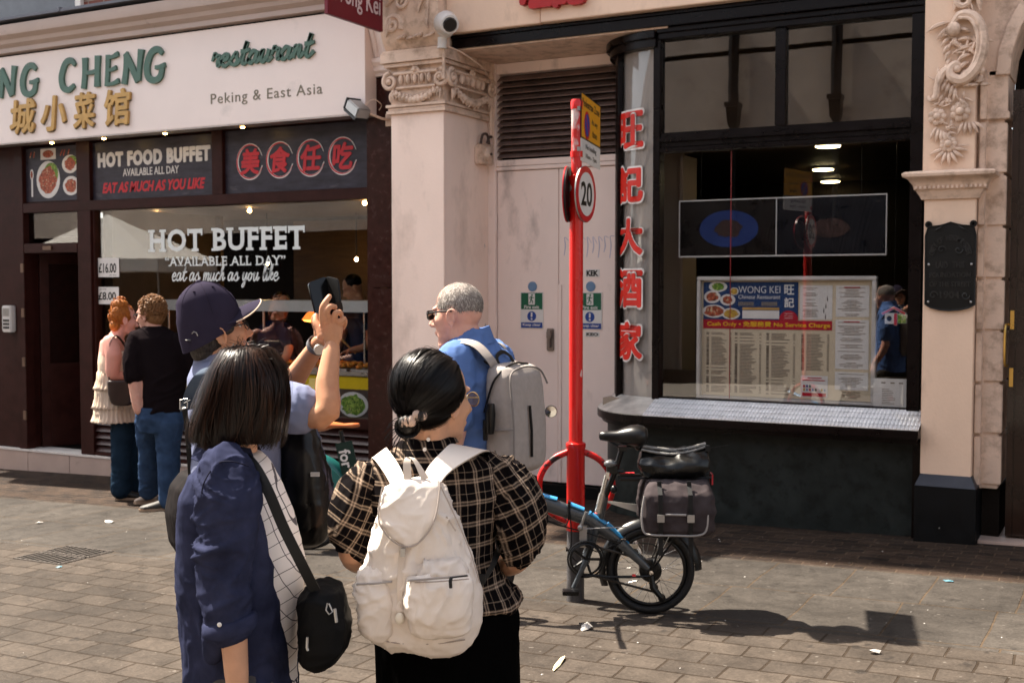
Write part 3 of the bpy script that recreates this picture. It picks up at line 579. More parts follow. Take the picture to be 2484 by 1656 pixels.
# writing on the buffet window
ww = M("window_vinyl_pale", (0.72, 0.76, 0.74), 0.5, var=0.04)
def serif_text(mb, s, x0, x1, z0, z1, y, shear=0.0, off=0.026):
    """bold letters with slab serifs added at the feet and heads of the stems"""
    put_text(mb, s, x0, x1, z0, z1, y, 0.003, offset=off, space=1.12)
    stems = {'H': (.0, 1.), 'T': (.5,), 'B': (.0,), 'U': (.0, 1.), 'F': (.0,), 'E': (.0,), 'A': (.02, .98), 'V': (.02, .98), 'I': (.5,), 'L': (.0,), 'D': (.0,), 'Y': (.5,), 'M': (.02, .98), 'K': (.0, .95), 'N': (0., 1.), 'W': (.0, 1), 'R': (0., .95)}
    heads = {'H': (.0, 1.), 'T': (), 'B': (.0,), 'U': (.0, 1.), 'F': (.0,), 'E': (.0,), 'A': (), 'V': (.02, .98), 'I': (.5,), 'L': (.0,), 'D': (.0,), 'Y': (.0, 1.), 'M': (.0, 1.), 'K': (.0, .95), 'N': (0., 1.), 'W': (0, .5, 1), 'R': (0.,)}
    full, _ = text_mesh(s, extrude=0.5, offset=off, space=1.12); lo, hi = full.min(0), full.max(0); kx = (x1-x0)/(hi[0]-lo[0]); h = z1-z0
    for i, ch in enumerate(s):
        if ch not in stems: continue
        a, _ = text_mesh(s[:i+1], extrude=0.5, offset=off, space=1.12); c, _ = text_mesh(ch, extrude=0.5, offset=off, space=1.12)
        wch = (c.max(0)[0]-c.min(0)[0])*kx; r = x0+(a.max(0)[0]-lo[0])*kx; l = r-wch; sw_ = 0.115*h; sd = 0.10*h
        for t in stems[ch]:
            xc = l+wch*t; xc = xc+(sd if t < .2 else -sd if t > .8 else 0) if ch != 'A' else xc; 
            if ch != 'U': mb.box(xc-0.20*h, xc+0.20*h, y-0.004, y-0.001, z0, z0+sw_)
        for t in heads[ch]:
            xc = l+wch*t; xc = xc+(sd if t < .2 else -sd if t > .8 else 0); mb.box(xc-0.20*h, xc+0.20*h, y-0.004, y-0.001, z1-sw_, z1)
        if ch in 'TEF':
            mb.box(r-0.08*h, r, y-0.004, y-0.001, z1-0.30*h, z1)
            if ch == 'T': mb.box(l, l+0.08*h, y-0.004, y-0.001, z1-0.30*h, z1)
        if ch in 'EL': mb.box(r-0.08*h, r, y-0.004, y-0.001, z0, z0+0.32*h)
SCRIPT = {  # hand lettering: pen paths in units of the x height, then the advance
 'e': ([[(0, .42), (.42, .58), (.5, .88), (.3, 1.0), (.08, .7), (.06, .3), (.25, .0), (.5, .08), (.75, .4)]], .70),
 'a': ([[(.56, .88), (.32, 1.0), (.05, .6), (.04, .2), (.2, 0), (.42, .25), (.6, .95)], [(.62, 1.0), (.54, .3), (.62, 0), (.9, .4)]], .86),
 't': ([[(.05, .4), (.42, 1.85), (.3, 1.0), (.2, .3), (.28, 0), (.45, .02), (.7, .42)], [(.02, 1.08), (.35, 1.05), (.68, 1.16)]], .64),
 's': ([[(0, .4), (.38, 1.0), (.44, .72), (.54, .32), (.40, .02), (.14, .03), (.06, .2)], [(.42, .02), (.6, .15), (.78, .42)]], .72),
 'm': ([[(0, .6), (.14, 1.0), (.12, .5), (.02, 0)], [(.06, .4), (.32, .95), (.46, .9), (.42, .5), (.34, 0)], [(.38, .4), (.64, .95), (.78, .9), (.76, .5), (.70, .1), (.80, 0), (1.05, .4)]], 1.0),
 'u': ([[(0, .55), (.14, 1.0), (.08, .35), (.14, .02), (.3, .05), (.52, .6), (.60, 1.0)], [(.60, 1.0), (.54, .3), (.62, 0), (.88, .4)]], .84),
 'c': ([[(.54, .8), (.38, 1.0), (.12, .75), (.04, .3), (.2, .0), (.44, .08), (.68, .42)]], .64),
 'h': ([[(0, .4), (.36, 1.5), (.42, 1.85), (.26, 1.7), (.12, .7), (.02, 0)], [(.08, .4), (.36, .98), (.48, .85), (.42, .3), (.50, 0), (.76, .4)]], .72),
 'y': ([[(0, .55), (.14, 1.0), (.08, .35), (.16, .05), (.36, .2), (.58, 1.0)], [(.60, 1.0), (.46, .0), (.28, -.75), (.08, -.72), (.2, -.3), (.85, .4)]], .82),
 'o': ([[(.34, 1.0), (.1, .75), (.04, .25), (.22, 0), (.46, .3), (.5, .75), (.32, 1.0)], [(.34, 1.0), (.5, .78), (.78, .86)]], .74),
 'l': ([[(0, .4), (.34, 1.4), (.36, 1.85), (.22, 1.7), (.1, .7), (.12, .1), (.26, 0), (.5, .4)]], .46),
 'i': ([[(0, .5), (.14, 1.0), (.08, .3), (.16, 0), (.42, .4)], [(.2, 1.38), (.24, 1.48)]], .40),
 'k': ([[(0, .4), (.34, 1.5), (.38, 1.85), (.24, 1.7), (.12, .7), (.02, 0)], [(.1, .45), (.46, 1.0), (.50, .75), (.18, .5)], [(.22, .5), (.44, .05), (.72, .4)]], .70),
 'r': ([[(0, .5), (.16, 1.12), (.24, .9), (.5, .92), (.42, .4), (.46, .02), (.72, .4)]], .68),
 'n': ([[(0, .6), (.14, 1.0), (.12, .5), (.02, 0)], [(.06, .4), (.36, .97), (.48, .85), (.42, .3), (.50, 0), (.76, .4)]], .74),
 ' ': ([], .5)}
def script_text(mb, s, x0, x1, z0, zx, y, pen=0.2, depth=0.004, slant=0.22, back=0.0):
    """zx - z0 is the x height; the line is fitted between x0 and x1"""
    wid = sum(SCRIPT[c][1] for c in s); xh = zx-z0; kx = (x1-x0)/wid; a = 0
    for c in s:
        for j, path in enumerate(SCRIPT[c][0]):
            p = [(x0+(a+u+slant*v*0.6)*kx, z0+v*xh) for u, v in path]; n = len(p)
            mb.ribbon(p, [pen*xh*(0.55+0.6*abs(math.sin(1.3*q+j))) for q in range(n)], y-depth-0.0004*j, y-back)
        a += SCRIPT[c][1]
gy = WY+0.054
for nm, fn in (("HOT BUFFET", lambda q: serif_text(q, "HOT BUFFET", -9.16, -7.13, 2.205, 2.435, gy)), ("AVAILABLE", lambda q: serif_text(q, "“AVAILABLE ALL DAY”", -8.95, -7.37, 2.055, 2.15, gy, off=0.012)),
               ("eat", lambda q: script_text(q, "eat as much as you like", -8.86, -7.46, 1.905, 1.985, gy, 0.19, 0.003))):
    q = MB(ww); fn(q); q.build("window_lettering", wfo, smooth=0)
# doorway: recess, open glazed door, warm interior
rc = MB(brownwood); rc.box(-11.08, -11.02, WY+0.1, 9.95, 0.02, 2.6); rc.box(-10.16, -10.10, WY+0.12, 9.95, 0.02, 2.6); rc.box(-11.02, -10.16, 9.2, 9.95, 2.36, 2.4); rc.build("door_recess", bf, bevel=0.004)
dr = MB(brownwood); mtx = Matrix.Translation((-10.98, 9.22, 0.02)) @ Matrix.Rotation(R(62), 4, 'Z')
for a in ((0, .10, 0, .05, 0, 2.2), (.72, .82, 0, .05, 0, 2.2), (.1, .72, 0, .05, 0, .95), (.1, .72, 0, .05, 2.08, 2.2)): dr.box(*a, mtx=mtx)
dro = dr.build("entrance_door", bf, bevel=0.003)
q = MB(glass); q.box(.1, .72, .02, .026, .95, 2.08, mtx=mtx); q.build("door_pane", dro, smooth=0)
hm_ = M("dull_brass_hinge", (0.16, 0.10, 0.07), 0.4, metal=.5)
for a in ((-11.045, -11.0, .35, .45), (-11.045, -11.0, .95, 1.05), (-11.045, -11.0, 1.5, 1.6), (-11.045, -11.0, 2.0, 2.1), (-10.68, -10.55, 2.245, 2.29)):
    q = MB(hm_); q.box(a[0], a[1], WY-0.035, WY-0.019, a[2], a[3]); q.build("door_fitting", wfo)
# interior
wood_in = M("interior_wood_panel", (0.10, 0.055, 0.02), 0.5, var=0.3, vs=3, stretch=(1, 1, 8))
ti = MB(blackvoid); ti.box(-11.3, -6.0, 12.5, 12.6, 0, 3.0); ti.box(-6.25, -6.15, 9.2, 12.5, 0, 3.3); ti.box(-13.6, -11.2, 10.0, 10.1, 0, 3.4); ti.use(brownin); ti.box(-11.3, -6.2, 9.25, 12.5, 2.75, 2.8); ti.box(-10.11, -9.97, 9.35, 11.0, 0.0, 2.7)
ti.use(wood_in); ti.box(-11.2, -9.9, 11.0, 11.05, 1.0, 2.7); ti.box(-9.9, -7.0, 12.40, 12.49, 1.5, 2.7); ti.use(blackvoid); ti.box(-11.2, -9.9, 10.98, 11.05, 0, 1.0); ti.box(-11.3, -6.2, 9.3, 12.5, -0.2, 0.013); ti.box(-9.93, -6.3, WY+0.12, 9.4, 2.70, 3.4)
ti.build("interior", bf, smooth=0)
# stone column and white corbel at the end of the sign
co = MB(marble); co.box(-6.28, -5.83, 8.93, 9.2, 0.22, 1.83); co.box(-6.28, -5.83, 8.932, 9.2, 1.836, 3.74); co.use(blackpaint); co.box(-6.29, -5.83, 8.92, 9.2, -0.5, 0.215); co.build("stone_column", bf, bevel=0.003)
cb = MB(signwhite); cb.rings([[(-6.30, 8.93-p, z), (-5.84, 8.93-p, z), (-5.84, 9.2, z), (-6.30, 9.2, z)] for p, z in ((0.02, 3.745), (0.02, 3.77), (0.05, 3.79), (0.05, 3.83), (0.08, 3.86), (0.08, 3.90), (0.03, 3.905), (0.05, 4.0), (0.10, 4.12), (0.14, 4.3), (0.16, 4.6))])
for i in range(4): cb.tube([(-6.24+0.1*i, 8.905, 3.92), (-6.24+0.1*i, 8.87, 4.02), (-6.24+0.1*i, 8.80, 4.2), (-6.24+0.1*i, 8.76, 4.5)], 0.028, 8)
cb.build("corbel", bf, bevel=0.003)
# cornice, lead ledge, brick wall above
cn = MB(greycornice); cn.rings([[(x, 9.3, 4.352), (x, 8.70, 4.352), (x, 8.70, 4.40), (x, 8.645, 4.43), (x, 8.63, 4.47), (x, 8.56, 4.50), (x, 8.54, 4.56), (x, 8.54, 4.60), (x, 9.3, 4.63)] for x in (-13.6, -5.95)]); cn.build("cornice", bf, smooth=20)
le = MB(leadgrey)
for i in range(6): le.box(-13.6+1.28*i, -13.6+1.28*i+1.272, 8.50, 9.0, 4.635, 4.665); le.box(-13.6+1.28*i+1.25, -13.6+1.28*i+1.29, 8.495, 9.0, 4.64, 4.68)
le.build("lead_ledge", bf, bevel=0.003)
m, g, b = custom("red_brick_wall"); mp = g.a("Mapping", i_0=g.a("TexCoord").outputs["Object"], i_2=(R(90), 0, 0))
n = g.a("TexBrick", i_Vector=mp.outputs[0], i_Color1=(0.26, 0.07, 0.04, 1), i_Color2=(0.16, 0.045, 0.03, 1), i_Mortar=(0.25, 0.2, 0.16, 1), i_Scale=1.0); n.inputs["Brick Width"].default_value = 0.225; n.inputs["Row Height"].default_value = 0.075; n.inputs["Mortar Size"].default_value = 0.008
g.l.new(n.outputs[0], b.inputs["Base Color"]); b.inputs["Roughness"].default_value = 0.8; bn = g.a("Bump", i_Strength=0.6, i_Distance=0.01, i_Height=g.math('MULTIPLY', n.outputs[1], -1)); g.l.new(bn.outputs[0], b.inputs["Normal"])
bw = MB(m); bw.box(-13.6, -6.01, 8.95, 15, 4.666, 14.6); bw.use(blackpaint); bw.box(-10.55, -9.75, 8.94, 8.949, 4.70, 6.6) if False else None; bw.build("brick_wall", bf, smooth=0)
for i, (x0, x1) in enumerate(((-11.6, -9.9), (-8.7, -7.3))):
    q = MB(paleedge); q.box(x0-0.06, x1+0.06, 8.86, 8.945, 4.69, 4.75); q.box(x0, x0+.08, 8.90, 8.945, 4.75, 6.6); q.box(x1-.08, x1, 8.90, 8.945, 4.75, 6.6); q.use(M("upper_window_glass", (0.09, 0.09, 0.10), 0.05, spec=0.8)); q.box(x0+.08, x1-.08, 8.915, 8.945, 4.75, 6.6); q.build("upper_window", bf, smooth=0)
co2 = MB(greycornice); co2.box(-13.6, -6.02, 8.45, 15, 14.61, 15.0); co2.build("roof_cornice", bf)
rb = MB(signwhite); rb.box(-13.6, -6.17, 8.93, 9.3, 3.5, 4.36); rb.build("sign_backing_wall", bf)

# ---------------------------------------------------------------- shop sign with raised letters
sg = thing("shop_sign", "long white restaurant sign board with green raised English and gold Chinese lettering", "sign", (-8.6, 8.75, 3.4), world=True)
q = MB(signwhite); q.box(-13.6, -6.165, 8.752, 8.93, 3.40, 4.325); q.use(blackvoid); q.box(-13.6, -6.16, 8.78, 8.93, 4.33, 4.35); q.use(greymetal); q.box(-13.6, -6.163, 8.748, 8.93, 3.385, 3.397); q.build("sign_board", sg, bevel=0.003)
gl = M("green_letter_paint", (0.085, 0.165, 0.125), 0.45, var=0.12, vs=12, dirt=((0.2, 0.17, 0.13), 16, 0.62, 0.8))
BR = {'C': ([[(.86, .80), (.66, .97), (.36, .9), (.14, .5), (.2, .14), (.5, .02), (.8, .16)]], [[.12, .2, .22, .24, .22, .2, .14]]),
      'H': ([[(.2, 1), (.18, .5), (.1, 0)], [(.84, 1.02), (.8, .5), (.78, .02)], [(.15, .52), (.5, .50), (.82, .55)]], [[.24, .2, .2], [.24, .2, .24], [.13, .13, .13]]),
      'E': ([[(.24, 1), (.2, .5), (.14, 0)], [(.2, .93), (.5, .92), (.84, 1.0)], [(.2, .52), (.45, .51), (.72, .57)], [(.14, .07), (.5, .06), (.86, .14)]], [[.22, .2, .2], [.13, .14, .2], [.12, .13, .17], [.13, .14, .2]]),
      'N': ([[(.16, .96), (.16, .5), (.06, 0)], [(.14, .98), (.42, .55), (.72, .04)], [(.9, 1.04), (.82, .6), (.76, .06)]], [[.15, .2, .22], [.2, .22, .2], [.24, .18, .15]]),
      'G': ([[(.84, .82), (.62, .98), (.32, .88), (.12, .5), (.18, .14), (.46, .02), (.72, .12), (.82, .4)], [(.5, .42), (.7, .42), (.96, .47)]], [[.14, .2, .22, .24, .22, .2, .2, .18], [.12, .13, .15]])}
def brush(mb, ch, x0, x1, z0, z1, y, d):
    for j, (p, wd) in enumerate(zip(*BR[ch])):
        mb.ribbon([(x0+a*(x1-x0), z0+b*(z1-z0)) for a, b in p], [v*(x1-x0)*1.12 for v in wd], y-d-0.0015*j, y)
for ch, x0, x1 in (('N', -10.98, -10.70), ('G', -10.64, -10.35), ('C', -10.05, -9.77), ('H', -9.72, -9.43), ('E', -9.39, -9.15), ('N', -9.13, -8.84), ('G', -8.83, -8.54)):
    q = MB(gl); brush(q, ch, x0, x1, 3.885, 4.20, 8.752, 0.025); q.build("raised_letter", sg, smooth=25)
q = MB(gl); script_text(q, "restaurant", -7.95, -6.74, 3.955, 4.065, 8.752, 0.34, 0.022, 0.15); q.build("restaurant_lettering", sg, smooth=25)
q = MB(M("olive_sign_vinyl", (0.20, 0.175, 0.125), 0.5)); put_text(q, "Peking & East Asia", -7.98, -6.64, 3.575, 3.705, 8.7515, 0.003, space=1.12); q.build("sign_lettering", sg, smooth=0)
gold = M("gold_letter_paint", (0.50, 0.30, 0.10), 0.4, metal=0.25, var=0.15, vs=12); gold_s = M("gold_letter_side", (0.16, 0.14, 0.09), 0.5)
for ch, x0, x1 in (('城', -10.80, -10.42), ('小', -10.32, -9.96), ('菜', -9.83, -9.53), ('馆', -9.38, -9.03)):
    q = MB(gold); put_text(q, ch, x0, x1, 3.49, 3.84, 8.7475, 0.028, bold=0.0095, shear=0.10); q.use(gold_s); put_text(q, ch, x0-0.006, x1-0.004, 3.482, 3.832, 8.7515, 0.018, bold=0.011, shear=0.10); q.build("raised_character", sg, smooth=0)
dl = M("lit_downlight", (1, .7, .3), 0.5, emit=((1.0, 0.62, 0.2), 14.0))
for x in (-10.24, -9.47, -8.62, -7.62):
    q = MB(brass); q.lathe([(0.03, 3.386), (0.03, 3.372)], (x, 8.79, 0), 12); q.use(dl); q.lathe([(0.02, 3.3715), (0.018, 3.362), (0.004, 3.358)], (x, 8.79, 0), 12); q.build("downlight", sg)
# dark banners above the windows
slate = M("slate_print", (0.040, 0.034, 0.050), 0.4, var=0.5, vs=5, dirt=((0.17, 0.14, 0.15), 3.5, 0.6, 0.95), stretch=(1, 1, 3.5))
whitep = M("white_print", (0.68, 0.65, 0.62), 0.5, var=0.08); redp = M("red_print", (0.52, 0.025, 0.035), 0.45, var=0.08)
BY = WY+0.03
def panel(name, label, x0, x1, z0, z1):
    t = thing(name, label, "sign", ((x0+x1)/2, BY, z0), world=True); q = MB(slate); q.box(x0, x1, BY, BY+0.03, z0, z1); q.build("panel", t, smooth=0); return t
p1 = panel("food_photo_sign", "small dark sign over the doorway showing plates of food and a spoon", -11.0, -10.16, 2.785, 3.375)
foodred = M("food_red_brown", (0.34, 0.075, 0.035), 0.5, var=0.7, vs=40, spots=((0.55, 0.42, 0.25), 45, 0.62)); foodgreen = M("food_green", (0.13, 0.25, 0.03), 0.5, var=0.7, vs=50, spots=((0.45, 0.5, 0.12), 60, 0.6)); foodyellow = M("food_yellow", (0.50, 0.30, 0.05), 0.5, var=0.5, vs=45)
def plate(mb, x, z, rx, rz, y, food, k=0.76, green=False, wm=None, fr=None):
    n = 24; e = lambda a, b, q: [(x+a*math.cos(2*math.pi*i/n), z+b*math.sin(2*math.pi*i/n)) for i in range(n)]
    mb.use(wm or whitep); mb.prism(e(rx, rz, 0), y-0.002, y, frame=fr)
    if green: mb.use(foodgreen); mb.prism([(a+rx*0.25, b+rz*0.3) for a, b in e(rx*0.62, rz*0.6, 0)], y-0.0024, y-0.002, frame=fr)
    mb.use(food); ran = random.Random(int(x*100)+7); mb.prism([(x+rx*k*ran.uniform(.8, 1.06)*math.cos(2*math.pi*i/n), z+rz*k*ran.uniform(.8, 1.06)*math.sin(2*math.pi*i/n)) for i in range(n)], y-0.003, y-0.0025, frame=fr)
q = MB(whitep); plate(q, -10.645, 3.02, 0.185, 0.205, BY, foodred, 0.78, True); plate(q, -10.30, 3.175, 0.125, 0.10, BY, foodred, 0.7, True); plate(q, -10.29, 2.94, 0.125, 0.105, BY, foodred, 0.75); q.use(whitep); q.box(-10.76, -10.52, BY-0.0018, BY, 3.24, 3.36); q.use(foodred); q.ell((-10.64, BY-0.002, 3.30), (0.085, 0.002, 0.042))
q.use(whitep); q.box(-10.915, -10.89, BY-0.002, BY, 2.84, 3.05); q.ell((-10.905, BY-0.001, 3.085), (0.028, 0.002, 0.06)); q.use(foodred); q.ell((-10.905, BY-0.003, 3.085), (0.018, 0.002, 0.04))
for x, a in ((-10.93, .5), (-10.87, .3), (-10.45, .8), (-10.40, .5), (-10.33, .4)): q.ribbon([(x, 3.27), (x+0.02*a, 3.3), (x+0.05*a, 3.335)], [0.012, 0.016, 0.012], BY-0.002, BY)
q.build("food_print", p1, smooth=0)
p2 = panel("hot_food_sign", "dark sign reading hot food buffet in white and red letters", -9.955, -8.245, 2.77, 3.38)
q = MB(whitep); put_text(q, "HOT FOOD BUFFET", -9.87, -8.30, 3.118, 3.262, BY, 0.003, offset=0.02, space=1.14, bold=0.0085); q.build("sign_lettering", p2, smooth=0); q = MB(whitep); put_text(q, "AVAILABLE ALL DAY", -9.51, -8.72, 3.005, 3.085, BY, 0.003, offset=0.012); q.build("sign_lettering", p2, smooth=0); q = MB(redp); put_text(q, "EAT AS MUCH AS YOU LIKE", -9.81, -8.37, 2.84, 2.945, BY, 0.003, offset=0.012, shear=0.28, bold=0.004); q.build("sign_lettering", p2, smooth=0)
p3 = panel("chinese_banner_sign", "dark sign with four red Chinese characters in brushed rings", -8.10, -6.36, 2.77, 3.39)
for i, ch in enumerate("美食任吃"):
    xc = -7.78+0.375*i; zc = 3.075+0.0*i; q = MB(redp); put_text(q, ch, xc-0.115, xc+0.115, zc-0.12, zc+0.12, BY-0.003, 0.003, bold=0.0085, shear=0.12)
    q.use(whitep); q.ribbon([(xc+0.16*math.cos(a), zc+0.17*math.sin(a)) for a in [0.3+0.52*j for j in range(12)]], [0.004, 0.012, 0.02, 0.026, 0.028, 0.024, 0.02, 0.008], BY-0.002, BY); q.use(redp); q.ribbon([(xc+0.165*math.cos(a), zc+0.165*math.sin(a)) for a in [0.9+0.5*j for j in range(11)]], [0.004, 0.014, 0.012, 0.018, 0.008, 0.004], BY-0.003, BY)
    q.build("ringed_character", p3, smooth=0)
# price signs, intercom, floodlight, cameras, alarm bell
for z0, z1, txt, lab, x in ((1.945, 2.15, "£16.00", "white paper price sign reading sixteen pounds, the upper one in the buffet window", -9.95), (1.655, 1.84, "£8.00", "white paper price sign reading eight pounds, the lower one in the buffet window", -9.96)):
    t = thing("price_sign", lab, "sign", (x, gy-0.002, z0), group="price signs in the buffet window", world=True); q = MB(whitep); q.box(x, x+0.34, gy-0.006, gy-0.002, z0, z1); q.build("paper", t); q = MB(blackplastic); put_text(q, txt, x+0.04, x+0.30, z0+0.045, z1-0.055, gy-0.0062, 0.0015, offset=0.02); put_text(q, "per box", x+0.20, x+0.30, z0+0.012, z0+0.03, gy-0.0062, 0.001) if z0 > 1.9 else put_text(q, "per box", x+0.06, x+0.16, z1-0.035, z1-0.014, gy-0.0062, 0.001); q.build("price_lettering", t, smooth=0)
t = thing("door_intercom", "small white intercom box on the brown frame left of the doorway", "intercom", (-11.26, 9.03, 1.33), world=True); q = MB(whiteplastic); q.box(-11.34, -11.19, 8.99, 9.07, 1.33, 1.63); q.build("case", t, bevel=0.012); q = MB(blackplastic)
for i in range(3):
    for j in range(3): q.box(-11.31+.035*i, -11.285+.035*i, 8.985, 8.9895, 1.37+.04*j, 1.395+.04*j)
q.use(greymetal); q.box(-11.315, -11.215, 8.985, 8.9895, 1.51, 1.60); q.build("keypad", t)
t = thing("floodlight", "small black and silver floodlight on a bracket at the end of the white sign", "light", (-6.03, 8.93, 3.35), world=True)
q = MB(greymetal); mtx = Matrix.Translation((-6.18, 8.66, 3.42)) @ Matrix.Rotation(R(-20), 4, 'Z') @ Matrix.Rotation(R(32), 4, 'Y'); q.box(-0.10, 0.10, -0.07, 0.07, -0.045, 0.05, mtx=mtx); q.build("lamp_case", t, bevel=0.01)
q = MB(blackplastic); q.box(-0.115, -0.102, -0.075, 0.075, -0.05, 0.055, mtx=mtx); q.box(-0.1, 0.1, -0.074, 0.074, -0.065, -0.046, mtx=mtx); q.build("lamp_glass", t)
q = MB(cream2); q.tube([(-6.08, 8.70, 3.38), (-6.02, 8.80, 3.345), (-6.0, 8.93, 3.345)], 0.012); q.box(-6.05, -5.96, 8.90, 8.928, 3.29, 3.40); q.tube(catmull([(-6.10, 8.66, 3.45), (-6.03, 8.68, 3.50), (-5.99, 8.75, 3.46), (-6.05, 8.8, 3.42)], 4), 0.004); q.build("bracket", t, bevel=0.004)
t = thing("security_camera", "white turret security camera under the fascia beside the left pilaster capital", "camera", (-5.16, 8.56, 3.88), world=True)
q = MB(whiteplastic); q.cyl((-5.24, 8.56, 3.85), (-5.235, 8.56, 3.94), 0.04); q.tube([(-5.22, 8.62, 4.03), (-5.19, 8.53, 4.05), (-5.13, 8.45, 4.035), (-5.04, 8.36, 3.99)], [0.06, 0.10, 0.095, 0.075], 20); q.ell((-5.20, 8.55, 4.03), (0.085, 0.085, 0.10)); q.build("camera_body", t, smooth=60)
q = MB(blackplastic); q.cyl((-5.05, 8.37, 3.994), (-5.026, 8.345, 3.982), 0.066, 0.05, 20); q.build("camera_lens", t)
q = MB(cream2); q.cyl((-5.235, 8.58, 3.60), (-5.235, 8.58, 3.95), 0.014); q.tube(catmull([(-5.22, 8.58, 3.88), (-5.14, 8.75, 3.83), (-5.1, 9.0, 3.75), (-5.23, 9.38, 3.70)], 6), 0.006); q.box(-5.27, -5.2, 8.56, 8.62, 3.86, 4.0); q.build("camera_cable", t)
t = thing("alarm_bell_box", "old cream painted alarm bell box on the pilaster side by the louvre", "alarm", (-5.25, 9.3, 2.93), world=True)
q = MB(cream2); q.box(-5.278, -5.20, 9.17, 9.37, 2.94, 3.11); q.ell((-5.195, 9.27, 3.03), (0.03, 0.06, 0.06)); q.box(-5.278, -5.215, 9.21, 9.39, 3.115, 3.135); q.build("bell_case", t, bevel=0.008); q = MB(M("rusty_cable", (0.09, 0.06, 0.05), 0.6, var=0.4)); q.tube(catmull([(-5.23, 9.20, 3.12), (-5.22, 9.22, 3.2), (-5.22, 9.3, 3.21), (-5.22, 9.34, 3.13)], 5), 0.012); q.tube(catmull([(-5.22, 9.30, 3.13), (-5.215, 9.33, 3.19), (-5.22, 9.38, 3.2)], 5), 0.012); q.cyl((-5.20, 9.27, 3.03), (-5.155, 9.27, 3.03), 0.012); q.build("bell_cable", t)
# ---------------------------------------------------------------- things on and behind the facade
# red banner at right angles to the wall
t = thing("hanging_sign", "dark red hanging sign with the restaurant name in pale lettering, above the white sign board", "sign", (-5.8, 8.5, 4.0), world=True)
rc_ = M("crimson_sign_paint", (0.155, 0.006, 0.016), 0.4, var=0.08); palel = M("pale_pink_letter", (0.60, 0.46, 0.46), 0.5)
q = MB(rc_); q.box(-5.83, -5.79, 7.715, 8.49, 4.03, 4.95); q.build("sign_panel", t, bevel=0.004)
q = MB(palel); fr_ = ((-5.788, 7.715, 4.02), (0, 1, 0), (-1, 0, 0), (0, 0, 1)); put_text(q, "Wong Kei", 0.05, 0.735, 0.085, 0.30, 0, 0.003, frame=fr_, offset=0.01, shear=0.05); put_text(q, "旺記", 0.16, 0.62, 0.42, 0.80, 0, 0.003, frame=fr_, bold=0.01); q.build("sign_lettering", t, smooth=0)
q = MB(blackplastic); q.tube([(-5.81, 7.68, 4.98), (-5.81, 8.66, 4.98)], 0.018); q.tube([(-5.81, 7.8, 4.98), (-5.81, 8.66, 5.4)], 0.012); q.build("bracket", t)
# cast plaque on the right pilaster
t = thing("cast_plaque", "black cast iron plaque with raised lettering bolted to the right pilaster", "plaque", (-1.17, 8.65, 1.68), world=True)
iron = M("black_cast_iron", (0.0065, 0.0065, 0.0065), 0.42, var=0.3, bump=0.0006, spec=0.5); ironl = M("worn_iron_relief", (0.030, 0.0285, 0.027), 0.42, var=0.3, spec=0.5)
q = MB(iron); out_ = [(-1.325, 1.72), (-1.33, 2.20), (-1.315, 2.25), (-1.30, 2.262), (-1.24, 2.268), (-1.20, 2.278), (-1.165, 2.29), (-1.13, 2.278), (-1.09, 2.268), (-1.03, 2.262), (-1.012, 2.25), (-1.0, 2.20), (-1.0, 1.72), (-1.04, 1.700), (-1.10, 1.685), (-1.165, 1.68), (-1.23, 1.685), (-1.29, 1.700)]
q.prism(out_, 8.63, 8.649)
for x in (-1.312, -1.018): q.lathe([(0.011, 8.632), (0.024, 8.632), (0.024, 8.648), (0.011, 8.648), (0.011, 8.632)], (x, 0, 2.278), 14, 'y')
q.tube([(a, 8.628, b) for a, b in out_], 0.006, 6, wrap=True); q.build("plate", t, bevel=0.002)
q = MB(ironl)
def arch_text(mb, s, cx, cz, r, a0, a1, h, y):
    for i, ch in enumerate(s):
        if ch == ' ': continue
        a = a0+(a1-a0)*i/(len(s)-1); ux, uz = math.sin(a), -math.cos(a)
        put_text(mb, ch, -h*0.33, h*0.33, 0, h, 0, 0.006, frame=((cx+r*math.cos(a), y, cz+r*math.sin(a)), (math.sin(a), 0, -math.cos(a)), (0, 1, 0), (math.cos(a), 0, math.sin(a))), offset=0.02)
arch_text(q, "CITY OF WESTMINSTER", -1.165, 2.06, 0.105, R(172), R(8), 0.038, 8.63)
q.build("raised_lettering", t, smooth=30)
for s_, z0, z1, a, b in (("LAID", 1.975, 2.02, -1.26, -1.18), ("THIS", 1.975, 2.02, -1.15, -1.07), ("FOUNDATION", 1.91, 1.945, -1.30, -1.03), ("OF THE STREET", 1.845, 1.88, -1.30, -1.03), ("1904", 1.765, 1.815, -1.23, -1.10)): q = MB(ironl); put_text(q, s_, a, b, z0, z1, 8.63, 0.006, offset=0.02); q.build("raised_lettering", t, smooth=30)
q = MB(ironl)
for x, sg_ in ((-1.27, 1), (-1.06, -1)): spiral(q, (x, 1.785), 0.03, 1.2, 0.006, 8.626, sg_); spiral(q, (x+sg_*0.05, 2.10), 0.03, 1.0, 0.006, 8.626, sg_); leaf(q, (x, 2.235), 1.57-sg_*1.2, 0.07, 0.008, 8.628, sg_*.5)
q.use(greymetal)
for x, z in ((-1.305, 2.0), (-1.025, 2.0), (-1.305, 1.74), (-1.025, 1.74)): q.ell((x, 8.626, z), (0.009, 0.006, 0.009), n=8, m=6)
q.build("bolts_and_scrolls", t, smooth=30)
